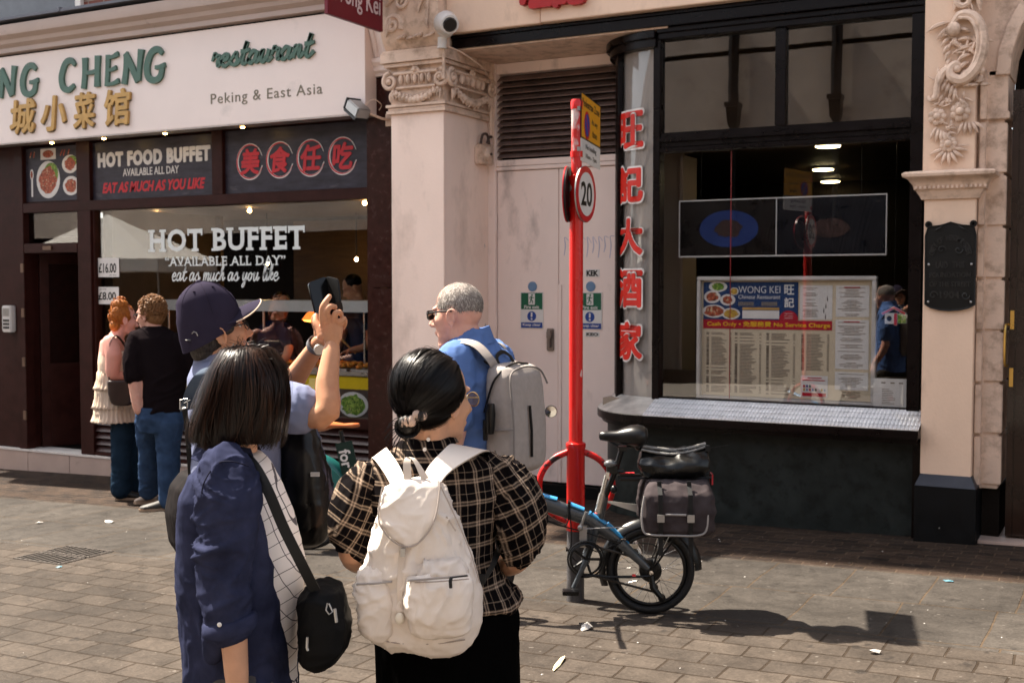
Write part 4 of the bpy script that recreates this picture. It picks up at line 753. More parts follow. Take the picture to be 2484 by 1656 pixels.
# fire exit notices, discs and stickers on the doors
green = M("safety_green", (0.012, 0.12, 0.062), 0.4, var=0.1); blue = M("safety_blue", (0.018, 0.055, 0.26), 0.4, var=0.1); lblue = M("faded_blue_disc", (0.14, 0.23, 0.36), 0.5, var=0.15)
def fire_sign(x, lab):
    t = thing("fire_exit_sign", lab, "sign", (x, 9.449, 1.47), group="fire exit signs on the white doors", world=True)
    q = MB(whiteplastic); q.box(x-0.115, x+0.115, 9.443, 9.449, 1.468, 1.795); q.use(green); q.box(x-0.108, x+0.108, 9.4415, 9.4428, 1.64, 1.788); q.use(blue); q.box(x-0.108, x+0.108, 9.4415, 9.4428, 1.473, 1.522); q.lathe([(0.045, 9.4428), (0.045, 9.4412)], (x, 0, 1.578), 24, 'y'); q.build("board", t, smooth=0)
    q = MB(whiteplastic); put_text(q, "Fire exit", x-0.075, x+0.075, 1.647, 1.676, 9.4413, 0.001, offset=0.02); put_text(q, "Keep clear", x-0.09, x+0.09, 1.483, 1.513, 9.4413, 0.001, offset=0.02); q.box(x-0.032, x+0.032, 9.4405, 9.4413, 1.682, 1.782); q.box(x-0.008, x+0.008, 9.4398, 9.441, 1.572, 1.612); q.ell((x, 9.4405, 1.553), (0.009, 0.001, 0.009), n=10, m=6)
    q.use(green); q.ell((x+0.004, 9.4403, 1.768), (0.009, 0.001, 0.009), n=10, m=6)
    for p, wd in (([(x, 1.757), (x-0.004, 1.735), (x-0.008, 1.722)], 0.014), ([(x-0.006, 1.724), (x+0.012, 1.712), (x+0.008, 1.692)], 0.008), ([(x-0.008, 1.724), (x-0.012, 1.705), (x-0.027, 1.70)], 0.008), ([(x, 1.755), (x+0.014, 1.742), (x+0.024, 1.750)], 0.006), ([(x-0.002, 1.755), (x-0.018, 1.748), (x-0.022, 1.735)], 0.006)): q.ribbon(p, [wd, wd], 9.4398, 9.4405)
    q.build("symbols", t, smooth=0)
    d = MB(lblue); d.lathe([(0.045, 9.449), (0.045, 9.444), (0.04, 9.4425)], (x+0.005, 0, 1.845), 24, 'y'); tag(d.build("blue_door_disc", org=(x, 9.449, 1.845)), ("round faded blue disc above the fire exit sign on the door with the lock", "round faded blue disc half hidden by the red post on the white door")[x > -4.5], "sticker", "blue discs on the white doors")
fire_sign(-4.84, "green and blue fire exit sign on the white door with the lock"); fire_sign(-4.265, "green and blue fire exit sign half hidden by the red post")
for z, s_, lab in ((1.93, "KEK", "black and white letter sticker above the blue disc on the white door"), (1.405, "KEO", "black and white letter sticker below the fire exit sign by the red post")):
    q = MB(whiteplastic); q.box(-4.31, -4.175, 9.446, 9.449, z, z+0.065 if z > 1.5 else z+0.04); q.use(blackplastic); put_text(q, s_, -4.30, -4.185, z+0.006, z+0.058 if z > 1.5 else z+0.035, 9.446, 0.001, offset=0.05); tag(q.build("sticker", org=(-4.24, 9.449, z), smooth=0), lab, "sticker", "letter stickers on the white door")
gr_ = M("violet_pen_scrawl", (0.43, 0.40, 0.52), 0.6, var=0.2)
q = MB(gr_)
for i in range(9): x = -4.52+0.055*i; q.ribbon([(x, 2.12+.03*math.sin(i*3)), (x+0.012, 2.2), (x+0.005, 2.28), (x+0.045, 2.25+.03*math.sin(i))], [0.006, 0.010, 0.006, 0.004], 9.4485, 9.4495)
tag(q.build("graffiti_scrawl", org=(-4.3, 9.449, 2.1), smooth=0), "faint violet pen scrawl across the white doors behind the red post", "graffiti")
# menu case in the window
t = thing("menu_case", "silver framed menu board standing in the restaurant window", "menu", (-2.41, 9.0, 0.95), world=True)
alu = M("silver_frame", (0.62, 0.61, 0.60), 0.35, metal=0.5, var=0.06); paper = M("cream_menu_paper", (0.60, 0.50, 0.36), 0.55, var=0.05, vs=4); paperw = M("white_menu_paper", (0.66, 0.63, 0.60), 0.55, var=0.04); navy = M("navy_print", (0.012, 0.045, 0.145), 0.45, var=0.1); redm = M("menu_red", (0.42, 0.010, 0.028), 0.45, var=0.06); yel = M("menu_yellow", (0.75, 0.45, 0.02), 0.45); ink = M("grey_ink", (0.22, 0.18, 0.14), 0.6, var=0.2); inkd = M("dark_ink", (0.10, 0.075, 0.06), 0.6)
MX0, MX1, MZ0, MZ1, MY = -3.11, -1.72, 0.95, 1.925, 8.955
q = MB(alu)
for a in ((MX0, MX1, MZ1-0.03, MZ1), (MX0, MX1, MZ0, MZ0+0.03), (MX0, MX0+0.03, MZ0+0.03, MZ1-0.03), (MX1-0.032, MX1, MZ0+0.03, MZ1-0.03)): q.box(a[0], a[1], MY-0.012, MY+0.06, a[2], a[3])
q.box(MX0+0.03, MX1-0.03, MY+0.045, MY+0.06, MZ0+0.03, MZ1-0.03); q.build("case_frame", t, bevel=0.006)
U = lambda u: MX0+0.03+u*(MX1-MX0-0.062)
W = lambda v: MZ1-0.035-v*(MZ1-MZ0-0.07)
q = MB(paper); q.box(U(0.0), U(1.0), MY+0.035, MY+0.044, W(1.0), W(0.0)); q.build("menu_backing", t, smooth=0)
y_ = MY+0.034
q = MB(navy); q.box(U(0.01), U(0.58), y_-0.003, y_, W(0.335), W(0.01)); q.use(redm); q.box(U(0.01), U(0.775), y_-0.004, y_, W(0.415), W(0.337)); q.prism([(U(0.525)+0.075*math.cos(a), W(0.335)+0.075*math.sin(a)) for a in [math.pi*i/14 for i in range(15)]], y_-0.0045, y_-0.0031); q.build("menu_header", t, smooth=0)
q = MB(whitep)
for a in ((0.10, .05, .075, .042, foodgreen, .75), (0.065, .14, .068, .05, foodred, .78), (0.16, .165, .062, .045, foodred, .7), (0.075, .265, .095, .052, foodred, .85), (0.18, .285, .075, .045, foodyellow, .85), (.2, .09, .035, .03, foodyellow, .85)): plate(q, U(a[0])+0.0, W(a[1]), a[2], a[3], y_-0.004-0.0005*a[0], a[4], a[5])
q.use(whitep); put_text(q, "WONG KEI", U(.225), U(.475), W(.105), W(.045), y_-0.003, 0.001, offset=-0.004); put_text(q, "Chinese Restaurant", U(.225), U(.475), W(.155), W(.12), y_-0.003, 0.001, shear=0.15); put_text(q, "旺", U(.50), U(.555), W(.115), W(.035), y_-0.003, 0.001, bold=0.002); put_text(q, "記", U(.50), U(.555), W(.225), W(.145), y_-0.003, 0.001, bold=0.002)
q.box(U(.25), U(.47), y_-0.005, y_-0.003, W(.325), W(.255)); q.use(ink)
for i in range(9): q.box(U(.225)+.014*i, U(.225)+.014*i+.010, y_-0.0045, y_-0.003, W(.215), W(.18)); q.box(U(.365)+.014*i, U(.365)+.014*i+.010, y_-0.0045, y_-0.003, W(.215), W(.18))
q.use(gold); q.box(U(.25), U(.47), y_-0.0052, y_-0.003, W(.25), W(.228)); q.use(yel); put_text(q, "Cash Only • 免服務費 No Service Charge", U(.035), U(.765), W(.402), W(.350), y_-0.0042, 0.001, bold=0.0012); q.use(paperw)
for i in range(3): put_text(q, ("Vegetarian", "and vegan", "options")[i], U(.50), U(.55), W(.285+.02*i), W(.272+.02*i), y_-0.0046, 0.0006)
q.build("menu_print", t, smooth=0)
q = MB(paperw)
for a in ((.59, .775, .04, .325), (.60, .755, .80, .985), (.795, .98, .04, .30), (.795, .98, .325, .735), (.795, .98, .76, .91)): q.box(U(a[0]), U(a[1]), y_-0.002-0.001*a[2], y_, W(a[3]), W(a[2]))
q.build("menu_sheets", t, smooth=0)
ran = random.Random(3); q = MB(ink)
for c0, c1 in ((.03, .185), (.205, .365), (.395, .565), (.60, .76)):   # columns of small print
    v = .45
    while v < (.76 if c0 > .55 else .965):
        L = ran.uniform(.55, .92); q.use(ink); q.box(U(c0+.03), U(c0+.03+(c1-c0-.045)*L), y_-0.0012, y_, W(v+.006), W(v)); q.use(inkd if ran.random() < .5 else ink); q.box(U(c0), U(c0+.016), y_-0.0012, y_, W(v+.008), W(v-.001)); q.use(ink); q.box(U(c1-.012), U(c1), y_-0.0012, y_, W(v+.006), W(v)); v += .0125 if ran.random() > .12 else .028
q.use(ink)
for c0, c1, v0, v1 in ((.80, .97, .06, .29), (.80, .97, .345, .72), (.80, .97, .775, .90), (.60, .70, .06, .31), (.81, .96, .925, .98)):
    v = v0
    while v < v1:
        L = ran.uniform(.3, .95)*(c1-c0)/2; mid = (c0+c1)/2; q.box(U(mid-L), U(mid+L), y_-0.0045, y_-0.0005, W(v+.004), W(v)); v += .012 if ran.random() > .2 else .03
q.use(redm); q.box(U(.61), U(.745), y_-0.006, y_, W(.975), W(.945))
for a in ((.84, .93, .052), (.84, .93, .338), (.64, .72, .815), (.61, .74, .835)): q.box(U(a[0]), U(a[1]), y_-0.0045, y_, W(a[2]+.008), W(a[2]))
for i in range(12):
    q.use((foodyellow, lblue, redm, blue, green, whitep)[i % 6]); q.box(U(.615)+.016*(i % 8 if i < 8 else i-8)*1.4, U(.615)+.016*(i % 8 if i < 8 else i-8)*1.4+.013, y_-0.006, y_, W(.93 if i < 8 else .90)-.0, W(.91 if i < 8 else .88))
q.use(inkd)
for x, v in ((.725, .24), (.737, .20), (.745, .14), (.735, .29)): q.box(U(x), U(x)+.006, y_-0.0045, y_, W(v+.03), W(v)); q.box(U(x)+.002, U(x)+.004, y_-0.0045, y_, W(v), W(v-.015))
q.build("small_print", t, smooth=0)
# paper notice beside the menu
t = thing("paper_notice", "white paper notice taped low in the window right of the menu board", "notice", (-1.6, 8.9, 0.95), world=True); q = MB(paperw); q.box(-1.722, -1.487, 8.895, 8.899, 0.958, 1.172); q.build("paper", t); q = MB(ink)
for i in range(9): q.box(-1.66, -1.66+ran.uniform(.05, .10), 8.894, 8.8948, 1.09-.013*i, 1.094-.013*i)
for x in (-1.665, -1.60, -1.54): q.box(x, x+.03, 8.894, 8.8948, 1.135, 1.145)
q.build("notice_print", t, smooth=0)
# dark framed food posters hanging above
t = thing("poster_frame", "wide dark frame of two food photographs hanging in the restaurant window", "poster", (-2.46, 9.0, 2.08), world=True)
q = MB(alu)
for a in ((-3.28, -1.66, 2.523, 2.533), (-3.28, -1.66, 2.078, 2.09), (-3.28, -3.272, 2.09, 2.523), (-1.668, -1.66, 2.09, 2.523), (-2.492, -2.484, 2.09, 2.523)): q.box(a[0], a[1], 8.99, 9.02, a[2], a[3])
q.build("frame", t)
pb = M("poster_black_blue", (0.010, 0.011, 0.018), 0.3, var=0.3); pbr = M("poster_black_brown", (0.016, 0.010, 0.009), 0.3, var=0.4); pdish = M("poster_blue_dish", (0.010, 0.03, 0.14), 0.4, var=0.2); pmeat = M("poster_dark_meat", (0.045, 0.018, 0.014), 0.5, var=0.8, vs=40)
q = MB(pbr); q.box(-3.272, -2.492, 9.0, 9.015, 2.09, 2.523); plate(q, -2.87, 2.30, 0.24, 0.145, 9.0, pmeat, 0.5, wm=pdish); q.build("food_photograph", t, smooth=0)
q = MB(pb); q.box(-2.484, -1.668, 9.0, 9.015, 2.09, 2.523); plate(q, -2.07, 2.29, 0.18, 0.09, 9.0, pmeat, 0.86, wm=pb); q.build("food_photograph", t, smooth=0)
q = MB(blackplastic); q.tube([(-3.1, 9.005, 2.533), (-3.1, 9.005, 3.0)], 0.002); q.tube([(-1.85, 9.005, 2.533), (-1.85, 9.005, 3.0)], 0.002); q.build("hanging_wire", t)
# small painted house ornament in the window
t = thing("house_ornament", "small red, white and green ornament hanging inside the window right of the menu", "ornament", (-1.60, 9.02, 1.62), world=True); q = MB(whitep); q.box(-1.665, -1.60, 8.99, 9.02, 1.57, 1.65); q.use(redp); q.prism([(-1.69, 1.65), (-1.60, 1.70), (-1.51, 1.65), (-1.52, 1.635), (-1.60, 1.68), (-1.68, 1.635)], 8.98, 9.02); q.box(-1.60, -1.575, 8.985, 9.02, 1.56, 1.65); q.use(foodgreen); q.box(-1.575, -1.51, 8.99, 9.02, 1.575, 1.645); q.build("ornament_body", t, bevel=0.002); q = MB(blackplastic); q.tube([(-1.60, 9.0, 1.70), (-1.60, 9.0, 2.9)], 0.0015); q.ell((-1.632, 8.985, 1.61), (.018, .004, .02)); q.build("ornament_thread", t)
q = MB(M("red_streak", (0.35, 0.03, 0.03), 0.5)); q.tube([(-2.83, 8.93, 0.97), (-2.83, 8.93, 2.9)], 0.004, 6); tag(q.build("red_streak", org=(-2.83, 8.93, .97)), "thin red cord standing in for a red post reflection in the restaurant window", "streak")  # red tube added to stand in for the post's streak in the glass

# ---------------------------------------------------------------- food counter of the buffet
t = thing("food_counter", "yellow fronted hot food counter with steel top inside the buffet window", "counter", (-8.2, 9.7, 0.0), world=True)
cy = M("counter_yellow", (0.80, 0.56, 0.012), 0.4, var=0.06); steel = M("brushed_steel", (0.5, 0.48, 0.45), 0.3, metal=0.8, var=0.1)
q = MB(cy); q.box(-9.9, -6.3, 9.40, 10.0, 0.02, 0.96); q.build("counter_front", t); q = MB(steel); q.box(-9.9, -6.3, 9.38, 10.3, 0.97, 1.01); q.build("counter_top", t, bevel=0.004)
q = MB(M("hood_pale_edge", (0.62, 0.64, 0.62), 0.3, var=0.05)); q.box(-9.6, -6.3, 9.70, 9.73, 1.585, 1.70); q.box(-9.6, -6.3, 9.73, 10.3, 1.68, 1.70); q.build("hood_edge", t)
q = MB(steel)
for x in (-9.55, -8.2, -6.9): q.cyl((x, 9.76, 1.01), (x, 9.76, 1.68), 0.012)
q.build("hood_post", t)
hotfood = M("hot_food", (0.50, 0.16, 0.02), 0.4, var=0.8, vs=30, spots=((0.6, 0.4, 0.1), 40, 0.6))
for i in range(6):
    x = -9.6+0.55*i; q = MB(steel); q.box(x, x+.5, 9.45, 9.9, 1.012, 1.03); q.use(hotfood)
    rr = random.Random(i)
    for k in range(30): q.ell((x+.25+rr.uniform(-.2, .2), 9.68+rr.uniform(-.18, .18), 1.045+rr.uniform(0, .02)), (.04, .035, .025), n=7, m=5)
    q.build("food_tray", t)
for x0, x1, z0, z1, fd_ in ((-7.00, -6.56, 0.56, 0.84, foodgreen), (-9.05, -8.65, 0.58, 0.86, foodyellow), (-8.40, -8.0, .58, .86, foodred)):
    q = MB(M("table_brown_print", (0.09, 0.055, 0.035), 0.5, var=0.3)); q.box(x0, x1, 9.394, 9.3995, z0, z1); plate(q, (x0+x1)/2, (z0+z1)/2-.01, 0.18, 0.125, 9.392, fd_, 0.85); q.use(M("salad_light", (0.30, 0.42, 0.07), 0.5, var=.5, vs=40))
    rr = random.Random(5)
    if fd_ is foodgreen:
        for k in range(26): a = rr.uniform(0, 6.28); r_ = rr.uniform(0, .12); q.ell(((x0+x1)/2+r_*math.cos(a), 9.386, (z0+z1)/2-.01+r_*.65*math.sin(a)), (rr.uniform(.012, .03), .003, rr.uniform(.008, .018)), Matrix.Rotation(rr.uniform(0, 3), 3, 'Y'), 7, 5)
    q.build("food_picture", t, smooth=0)
heat = M("heat_lamp_glow", (1, .3, .05), 0.5, emit=((1.0, 0.23, 0.03), 3.2)); bulb = M("warm_bulb", (1, .7, .3), .5, emit=((1.0, 0.58, 0.2), 24))
for x in (-7.62, -8.9):
    t = thing("heat_lamp", ("glowing orange heat lamp over the food counter beside the man's phone", "glowing orange heat lamp over the left end of the food counter")[x < -8], "lamp", (x, 9.85, 1.4), group="orange heat lamps over the food counter", world=True)
    q = MB(M("copper_shade", (0.5, 0.16, 0.04), 0.3, metal=0.6, emit=((1.0, 0.2, 0.03), 0.5))); q.lathe([(0.012, 1.60), (0.06, 1.57), (0.115, 1.50), (0.11, 1.50), (0.0, 1.555)], (x, 9.85, 0), 20); q.build("lamp_shade", t); q = MB(heat); q.ell((x, 9.85, 1.495), (0.10, 0.10, 0.022)); q.build("lamp_glow", t); q = MB(blackplastic); q.cyl((x, 9.85, 1.58), (x, 9.85, 1.68), .006); q.build("lamp_cord", t)
for i, (x, y, z) in enumerate(((-9.1, 10.6, 2.74), (-7.9, 11.4, 2.74), (-7.2, 10.2, 2.74), (-8.6, 12.0, 2.2), (-9.6, 11.5, 2.15), (-7.6, 12.0, 2.1), (-8.15, 11.9, 2.25), (-10.55, 10.6, 2.72))):
    q = MB(bulb); q.ell((x, y, z-.02), (.022, .022, .025), n=10, m=8); q.use(blackplastic); q.cyl((x, y, z), (x, y, 2.75), .008); tag(q.build("spot_bulb", org=(x, y, z)), "tiny warm ceiling bulb glowing deep inside the buffet", "lamp", "small warm bulbs inside the buffet")
q = MB(M("blue_notice", (0.02, 0.12, 0.22), .5)); q.box(-10.85, -10.55, 10.965, 10.975, 1.92, 2.05); q.use(lblue); q.box(-10.82, -10.6, 10.962, 10.966, 1.88, 1.92); tag(q.build("blue_notice", org=(-10.7, 10.97, 1.9)), "small blue notice on the wood panel inside the open doorway", "notice")

# ---------------------------------------------------------------- red sign post with cycle hoop
t = thing("sign_post", "red street sign post with parking plate, round speed limit sign and a cycle hoop", "sign post", (-2.883, 6.19, 0.005))
redpost = M("red_post_paint", (0.56, 0.010, 0.008), 0.28, var=0.1, vs=6, spec=0.5, coat=0.25, spots=((0.62, 0.45, 0.42), 13, 0.735), stretch=(1, 1, .5)); worn = M("worn_red_post_paint", (0.55, 0.02, 0.018), 0.4, var=0.2, dirt=((0.55, 0.42, 0.40), 14, 0.50, 0.60), stretch=(1, 1, .4)); chipped = M("hoop_red_paint", (0.50, 0.012, 0.010), 0.35, var=0.15, dirt=((0.02, 0.01, 0.01), 16, 0.52, 0.58)); darkpost = M("dark_grey_post_foot", (0.075, 0.070, 0.072), 0.45, var=0.4, vs=14)
q = MB(redpost); q.lathe([(0.040, 0.9), (0.0395, 2.48)], n=24); q.build("pole", t, smooth=50)
q = MB(worn); q.lathe([(0.031, 2.47), (0.031, 2.865)], n=20); q.use(redpost); q.lathe([(0.034, 2.86), (0.036, 2.90), (0.030, 2.915), (0.0, 2.92)], n=20); q.lathe([(0.036, 2.585), (0.036, 2.62)], n=20); q.lathe([(0.042, 2.475), (0.032, 2.486)], n=20); q.build("pole_head", t, smooth=50)
q = MB(redpost); q.lathe([(0.054, 0.42), (0.053, 0.90), (0.058, 0.905), (0.058, 0.93), (0.041, 0.94)], n=24); q.use(darkpost); q.lathe([(0.052, -0.02), (0.052, 0.15), (0.050, 0.419)], n=24); q.build("sleeve", t, smooth=50)  # foot below the red sleeve is a plain darker grey
q = MB(chipped); A = R(28)
hp = lambda u, z: (u*math.cos(A), u*math.sin(A), z)
cpts = [hp(-0.03, 0.885)]+[hp(-0.215*math.sin(a)-0.0, 0.675+0.205*math.cos(a)) for a in [0.35+0.2*i for i in range(13)]]+[hp(-0.03, 0.465)]; q.tube(catmull(cpts, 3), 0.019, 10)
cpts = [(-p[0], -p[1], p[2]) for p in cpts]; q.tube(catmull(cpts, 3), 0.019, 10); q.build("cycle_hoop", t)
def dirv(deg): return Vector((math.cos(R(deg)), math.sin(R(deg)), 0))
def face(deg, o):   # frame of a sign whose reading direction is deg; V points away from the reader
    u = dirv(deg); return (Vector(o), u, Vector((-u.y, u.x, 0)), Vector((0, 0, 1)))
orange = M("amber_sign_sheet", (0.66, 0.30, 0.008), 0.4, var=0.05, dirt=((0.4, 0.2, 0.02), 6, 0.62, 0.9)); signw = M("white_sign_sheet", (0.62, 0.60, 0.585), 0.4, var=0.05, dirt=((0.4, 0.36, 0.33), 9, 0.6, 0.9)); signred = M("sign_red_sheet", (0.48, 0.008, 0.014), 0.35, var=0.05); signblue = M("sign_blue_sheet", (0.03, 0.055, 0.30), 0.35)
f_ = face(103, (0.034, -0.01, 0)); f2 = lambda deg: face(deg, (0.05, 0.0, 0))
q = MB(orange); q.box(0, .58, 0, .003, 2.695, 2.955); P_ = MB(orange)
def fbox(mb, a0, a1, b0, b1, y0, y1, fr): mb.prism([(a0, b0), (a1, b0), (a1, b1), (a0, b1)], y0, y1, frame=fr)
q = MB(orange); fbox(q, 0, .58, 2.70, 2.955, 0, .004, f_); q.use(blackplastic)
for a in ((0, .58, 2.696, 2.703), (0, .58, 2.952, 2.957), (-.003, .004, 2.696, 2.957), (.576, .583, 2.696, 2.957)): fbox(q, *a, -.0012, .0045, f_)
put_text(q, "Pedestrian Zone", .035, .545, 2.885, 2.93, 0, .001, frame=f_, offset=.012); put_text(q, "At any", .30, .49, 2.80, 2.84, 0, .001, frame=f_, offset=.012); put_text(q, "time", .32, .47, 2.735, 2.775, 0, .001, frame=f_, offset=.012)
E_ = lambda r: [(.165+r*math.cos(2*math.pi*i/28), 2.785+r*math.sin(2*math.pi*i/28)) for i in range(28)]
q.use(signred); q.prism(E_(.082), -.0014, .001, frame=f_); q.use(signblue); q.prism(E_(.066), -.0022, .001, frame=f_); q.use(signred); q.prism([(.115, 2.825), (.125, 2.835), (.215, 2.745), (.205, 2.735)], -.003, .001, frame=f_); q.build("parking_plate", t, smooth=0)
q = MB(signw); fbox(q, 0, .58, 2.565, 2.694, 0, .004, f_); q.use(blackplastic); put_text(q, "No loading", .13, .45, 2.635, 2.675, 0, .001, frame=f_, offset=.012); put_text(q, "10am - 7pm", .13, .46, 2.585, 2.62, 0, .001, frame=f_, offset=.012); q.build("loading_plate", t, smooth=0)
q = MB(greymetal)
for z in (2.86, 2.63): fbox(q, -.02, .09, z-.012, z+.012, .004, .02, f_)
q.build("plate_clamp", t)
def disc(fr, c, r, y0, y1, mb, n=40): mb.prism([(c[0]+r*math.cos(2*math.pi*i/n), c[1]+r*math.sin(2*math.pi*i/n)) for i in range(n)], y0, y1, frame=fr)
f_ = face(94, (0.048, -0.005, 0)); C_ = (.045, 2.375)
q = MB(signred); disc(f_, C_, .160, 0, .004, q); q.use(signw); disc(f_, C_, .126, -.0012, .001, q); q.use(blackplastic); put_text(q, "20", -.045, .135, 2.305, 2.445, -.0012, .001, frame=f_, offset=.022); q.use(greymetal); disc(f_, C_, .1635, .0042, .012, q); q.build("speed_limit_sign", t, smooth=30)
f_ = face(106, (-0.055, 0.0, 0)); C_ = (-.005, 2.375)
q = MB(blackplastic); disc(f_, C_, .160, -.012, -.001, q); q.use(signred); disc(f_, C_, .162, 0, .006, q); q.use(greymetal); fbox(q, -.03, .04, 2.455, 2.475, -.03, -.012, f_); fbox(q, -.03, .04, 2.275, 2.295, -.03, -.012, f_); q.build("speed_limit_sign", t, smooth=30)
q = MB(redpost)
for z in (2.285, 2.465): q.lathe([(0.0405, z-.012), (0.046, z-.012), (0.046, z+.012), (0.0405, z+.012)], n=20); q.box(-.052, .046, -.012, .012, z-.01, z+.01)
q.build("sign_clamp", t)

# ---------------------------------------------------------------- drain, litter
dm = M("rusty_drain_iron", (0.075, 0.06, 0.05), 0.6, metal=0.0, var=0.5, vs=20); ddark = M("drain_shade_black", (0.002, 0.0015, 0.001), 0.9)
t = thing("drain_grate", "rusty iron drain grate of two slotted halves set in the paving", "drain", (-6.86, 5.93, gz(-6.86)), rz=R(-3)); t.rotation_euler = (0, R(-1.6), R(-2))
for yy in (-.125, .125):
    q = MB(dm)
    q.box(-.25, .25, yy-.115, yy-.10, -.02, .006); q.box(-.25, .25, yy+.10, yy+.115, -.02, .006); q.box(-.25, -.235, yy-.10, yy+.10, -.02, .006); q.box(.235, .25, yy-.10, yy+.10, -.02, .006)
    for i in range(9): x = -.205+.0515*i; q.box(x-.009, x+.009, yy-.10, yy+.10, .0, .004)
    q.build("grate_half", t, bevel=0.002)
q = MB(ddark); q.box(-.235, .235, -.225, .225, -.012, .0012); q.build("drain_shade_slab", t)  # black slab under the bars puts the pit's darkness into colour
lit = M("litter_paper", (0.42, 0.39, 0.36), 0.6, var=0.15); litb = M("litter_blue", (0.08, 0.22, 0.28), .5); lity = M("litter_straw", (0.66, 0.56, 0.36), .6)
ran = random.Random(11)
def scrap(x, y, sx, sy, rot, mat, nm, lab, cat, g=None, lift=.012):
    q = MB(mat); n = 7; ring = []
    for i in range(n):
        a = 2*math.pi*i/n; r_ = ran.uniform(.7, 1.1); ring.append((r_*sx*math.cos(a), r_*sy*math.sin(a), ran.uniform(.002, lift)))
    mid = (0, 0, lift*1.1); vs_ = ring+[mid]+[(a, b, c-.0015) for a, b, c in ring]+[(0, 0, lift*1.1-.0015)]
    q.add(vs_, [(i, (i+1) % n, n) for i in range(n)]+[((i+1) % n+n+1, i+n+1, 2*n+1) for i in range(n)]+[(i, i+n+1, (i+1) % n+n+1, (i+1) % n) for i in range(n)])
    o = q.build(nm, smooth=0); o.location = (x, y, gz(x)+.001); o.rotation_euler = (0, R(-1.6), rot); tag(o, lab, cat, g)
scrap(-2.44, 5.05, .13, .016, 1.75, lity, "wooden_skewer", "pale wooden splinter lying on the setts near the bicycle shadow", "litter")
scrap(-2.57, 5.66, .05, .03, 1.2, lit, "paper_scrap", "crumpled white paper scrap beside the sign post foot", "litter", "paper scraps on the paving", .03)
scrap(-1.10, 5.83, .032, .02, .3, lit, "paper_scrap", "white paper scrap on the setts below the shadow of the sign plate", "litter", "paper scraps on the paving", .02)
scrap(-0.98, 7.455, .035, .011, .2, litb, "blue_wrapper", "small turquoise wrapper on the slabs near the black plinth", "litter")
scrap(-7.55, 7.0, .055, .03, .2, lit, "paper_scrap", "white paper scrap by the redhaired woman's shoes", "litter", "paper scraps on the paving", .02)
scrap(-8.1, 6.75, .04, .02, .5, lit, "paper_scrap", "white paper scrap on the paving left of the couple", "litter", "paper scraps on the paving", .015)
scrap(-6.55, 5.62, .025, .015, .4, litb, "blue_wrapper", "tiny blue wrapper just right of the drain grate", "litter")
q = MB(lit)   # crumbs and cigarette ends
for i in range(90):
    x, y = ran.uniform(-9, .3), ran.uniform(3.6, 8.6); s_ = ran.uniform(.002, .006); q.ell((x, y, gz(x)+s_*.3), (s_*ran.uniform(.6, 1.8), s_, s_*.5), Matrix.Rotation(ran.uniform(0, 3), 3, 'Z'), 6, 4)
o = q.build("litter_crumbs"); kind(o, "stuff"); o["label"] = "pale crumbs and cigarette ends scattered over the paving"

# ---------------------------------------------------------------- the far side of the street (seen in the windows)
t = thing("opposite_building", "pale building across the street with black drainpipes, seen reflected in the windows", "building", (-6, -5, 0), world=True)
opw = M("opposite_wall", (0.70, 0.61, 0.53), 0.7, var=0.1, vs=1.5, dirt=((0.25, 0.2, 0.17), 1.2, .55, .8)); q = MB(opw); q.box(-60, 30, -6, -5, -2.5, 7.1); q.box(-60, 30, -5.08, -5, 4.75, 4.95); q.box(-60, 30, -5.05, -5, 6.4, 6.5); q.use(brownwood); q.box(-10.5, -2, -5.06, -5.0, -.3, 4.6); q.box(-34, -14, -5.06, -5.0, -1, 3.2); q.use(blackvoid)
for i in range(16): q.box(-58+4.6*i, -56.4+4.6*i, -5.02, -5, 5.3, 6.2) if not 9 < i < 15 else None; q.box(-10.2+1.6*i, -8.8+1.6*i, -5.07, -5.01, .6, 3.4) if i < 5 else None
q.build("wall", t, smooth=0)
for x in (-7.14, -5.14):
    q = MB(blackplastic); q.cyl((x, -4.9, 3.0), (x, -4.9, 5.0), .055); q.rings([[(x-a, -4.99, z), (x+a, -4.99, z), (x+a, -4.99+2*a, z), (x-a, -4.99+2*a, z)] for a, z in ((.06, 4.95), (.10, 5.05), (.12, 5.35), (.14, 5.36), (.14, 5.45))]); q.cyl((x, -4.88, 5.4), (x, -4.88, 7.1), .10); q.build("drainpipe", t)
t = thing("market_gazebo", "white canopy tent standing across the street, seen reflected in the buffet windows", "tent", (-23.2, -3.4, gz(-23.2)), world=True)
q = MB(M("white_canvas", (0.78, 0.76, 0.72), .7, var=.04)); c = (-23.2, -3.4)
q.add([(c[0]-2.7, c[1]-1.0, 2.5), (c[0]+2.7, c[1]-1.0, 2.5), (c[0]+2.7, c[1]+1.0, 2.5), (c[0]-2.7, c[1]+1.0, 2.5), (c[0], c[1], 3.65), (c[0]-2.7, c[1]-1.0, 2.2), (c[0]+2.7, c[1]-1.0, 2.2), (c[0]+2.7, c[1]+1.0, 2.2), (c[0]-2.7, c[1]+1.0, 2.2)], [(0, 1, 4), (1, 2, 4), (2, 3, 4), (3, 0, 4), (0, 5, 6, 1), (1, 6, 7, 2), (2, 7, 8, 3), (3, 8, 5, 0)]); q.build("canopy", t, smooth=0)
q = MB(greymetal)
for a in (-2.65, 2.65):
    for b in (-0.95, 0.95): q.cyl((c[0]+a, c[1]+b, gz(c[0])), (c[0]+a, c[1]+b, 2.5), .025)
q.build("tent_legs", t)
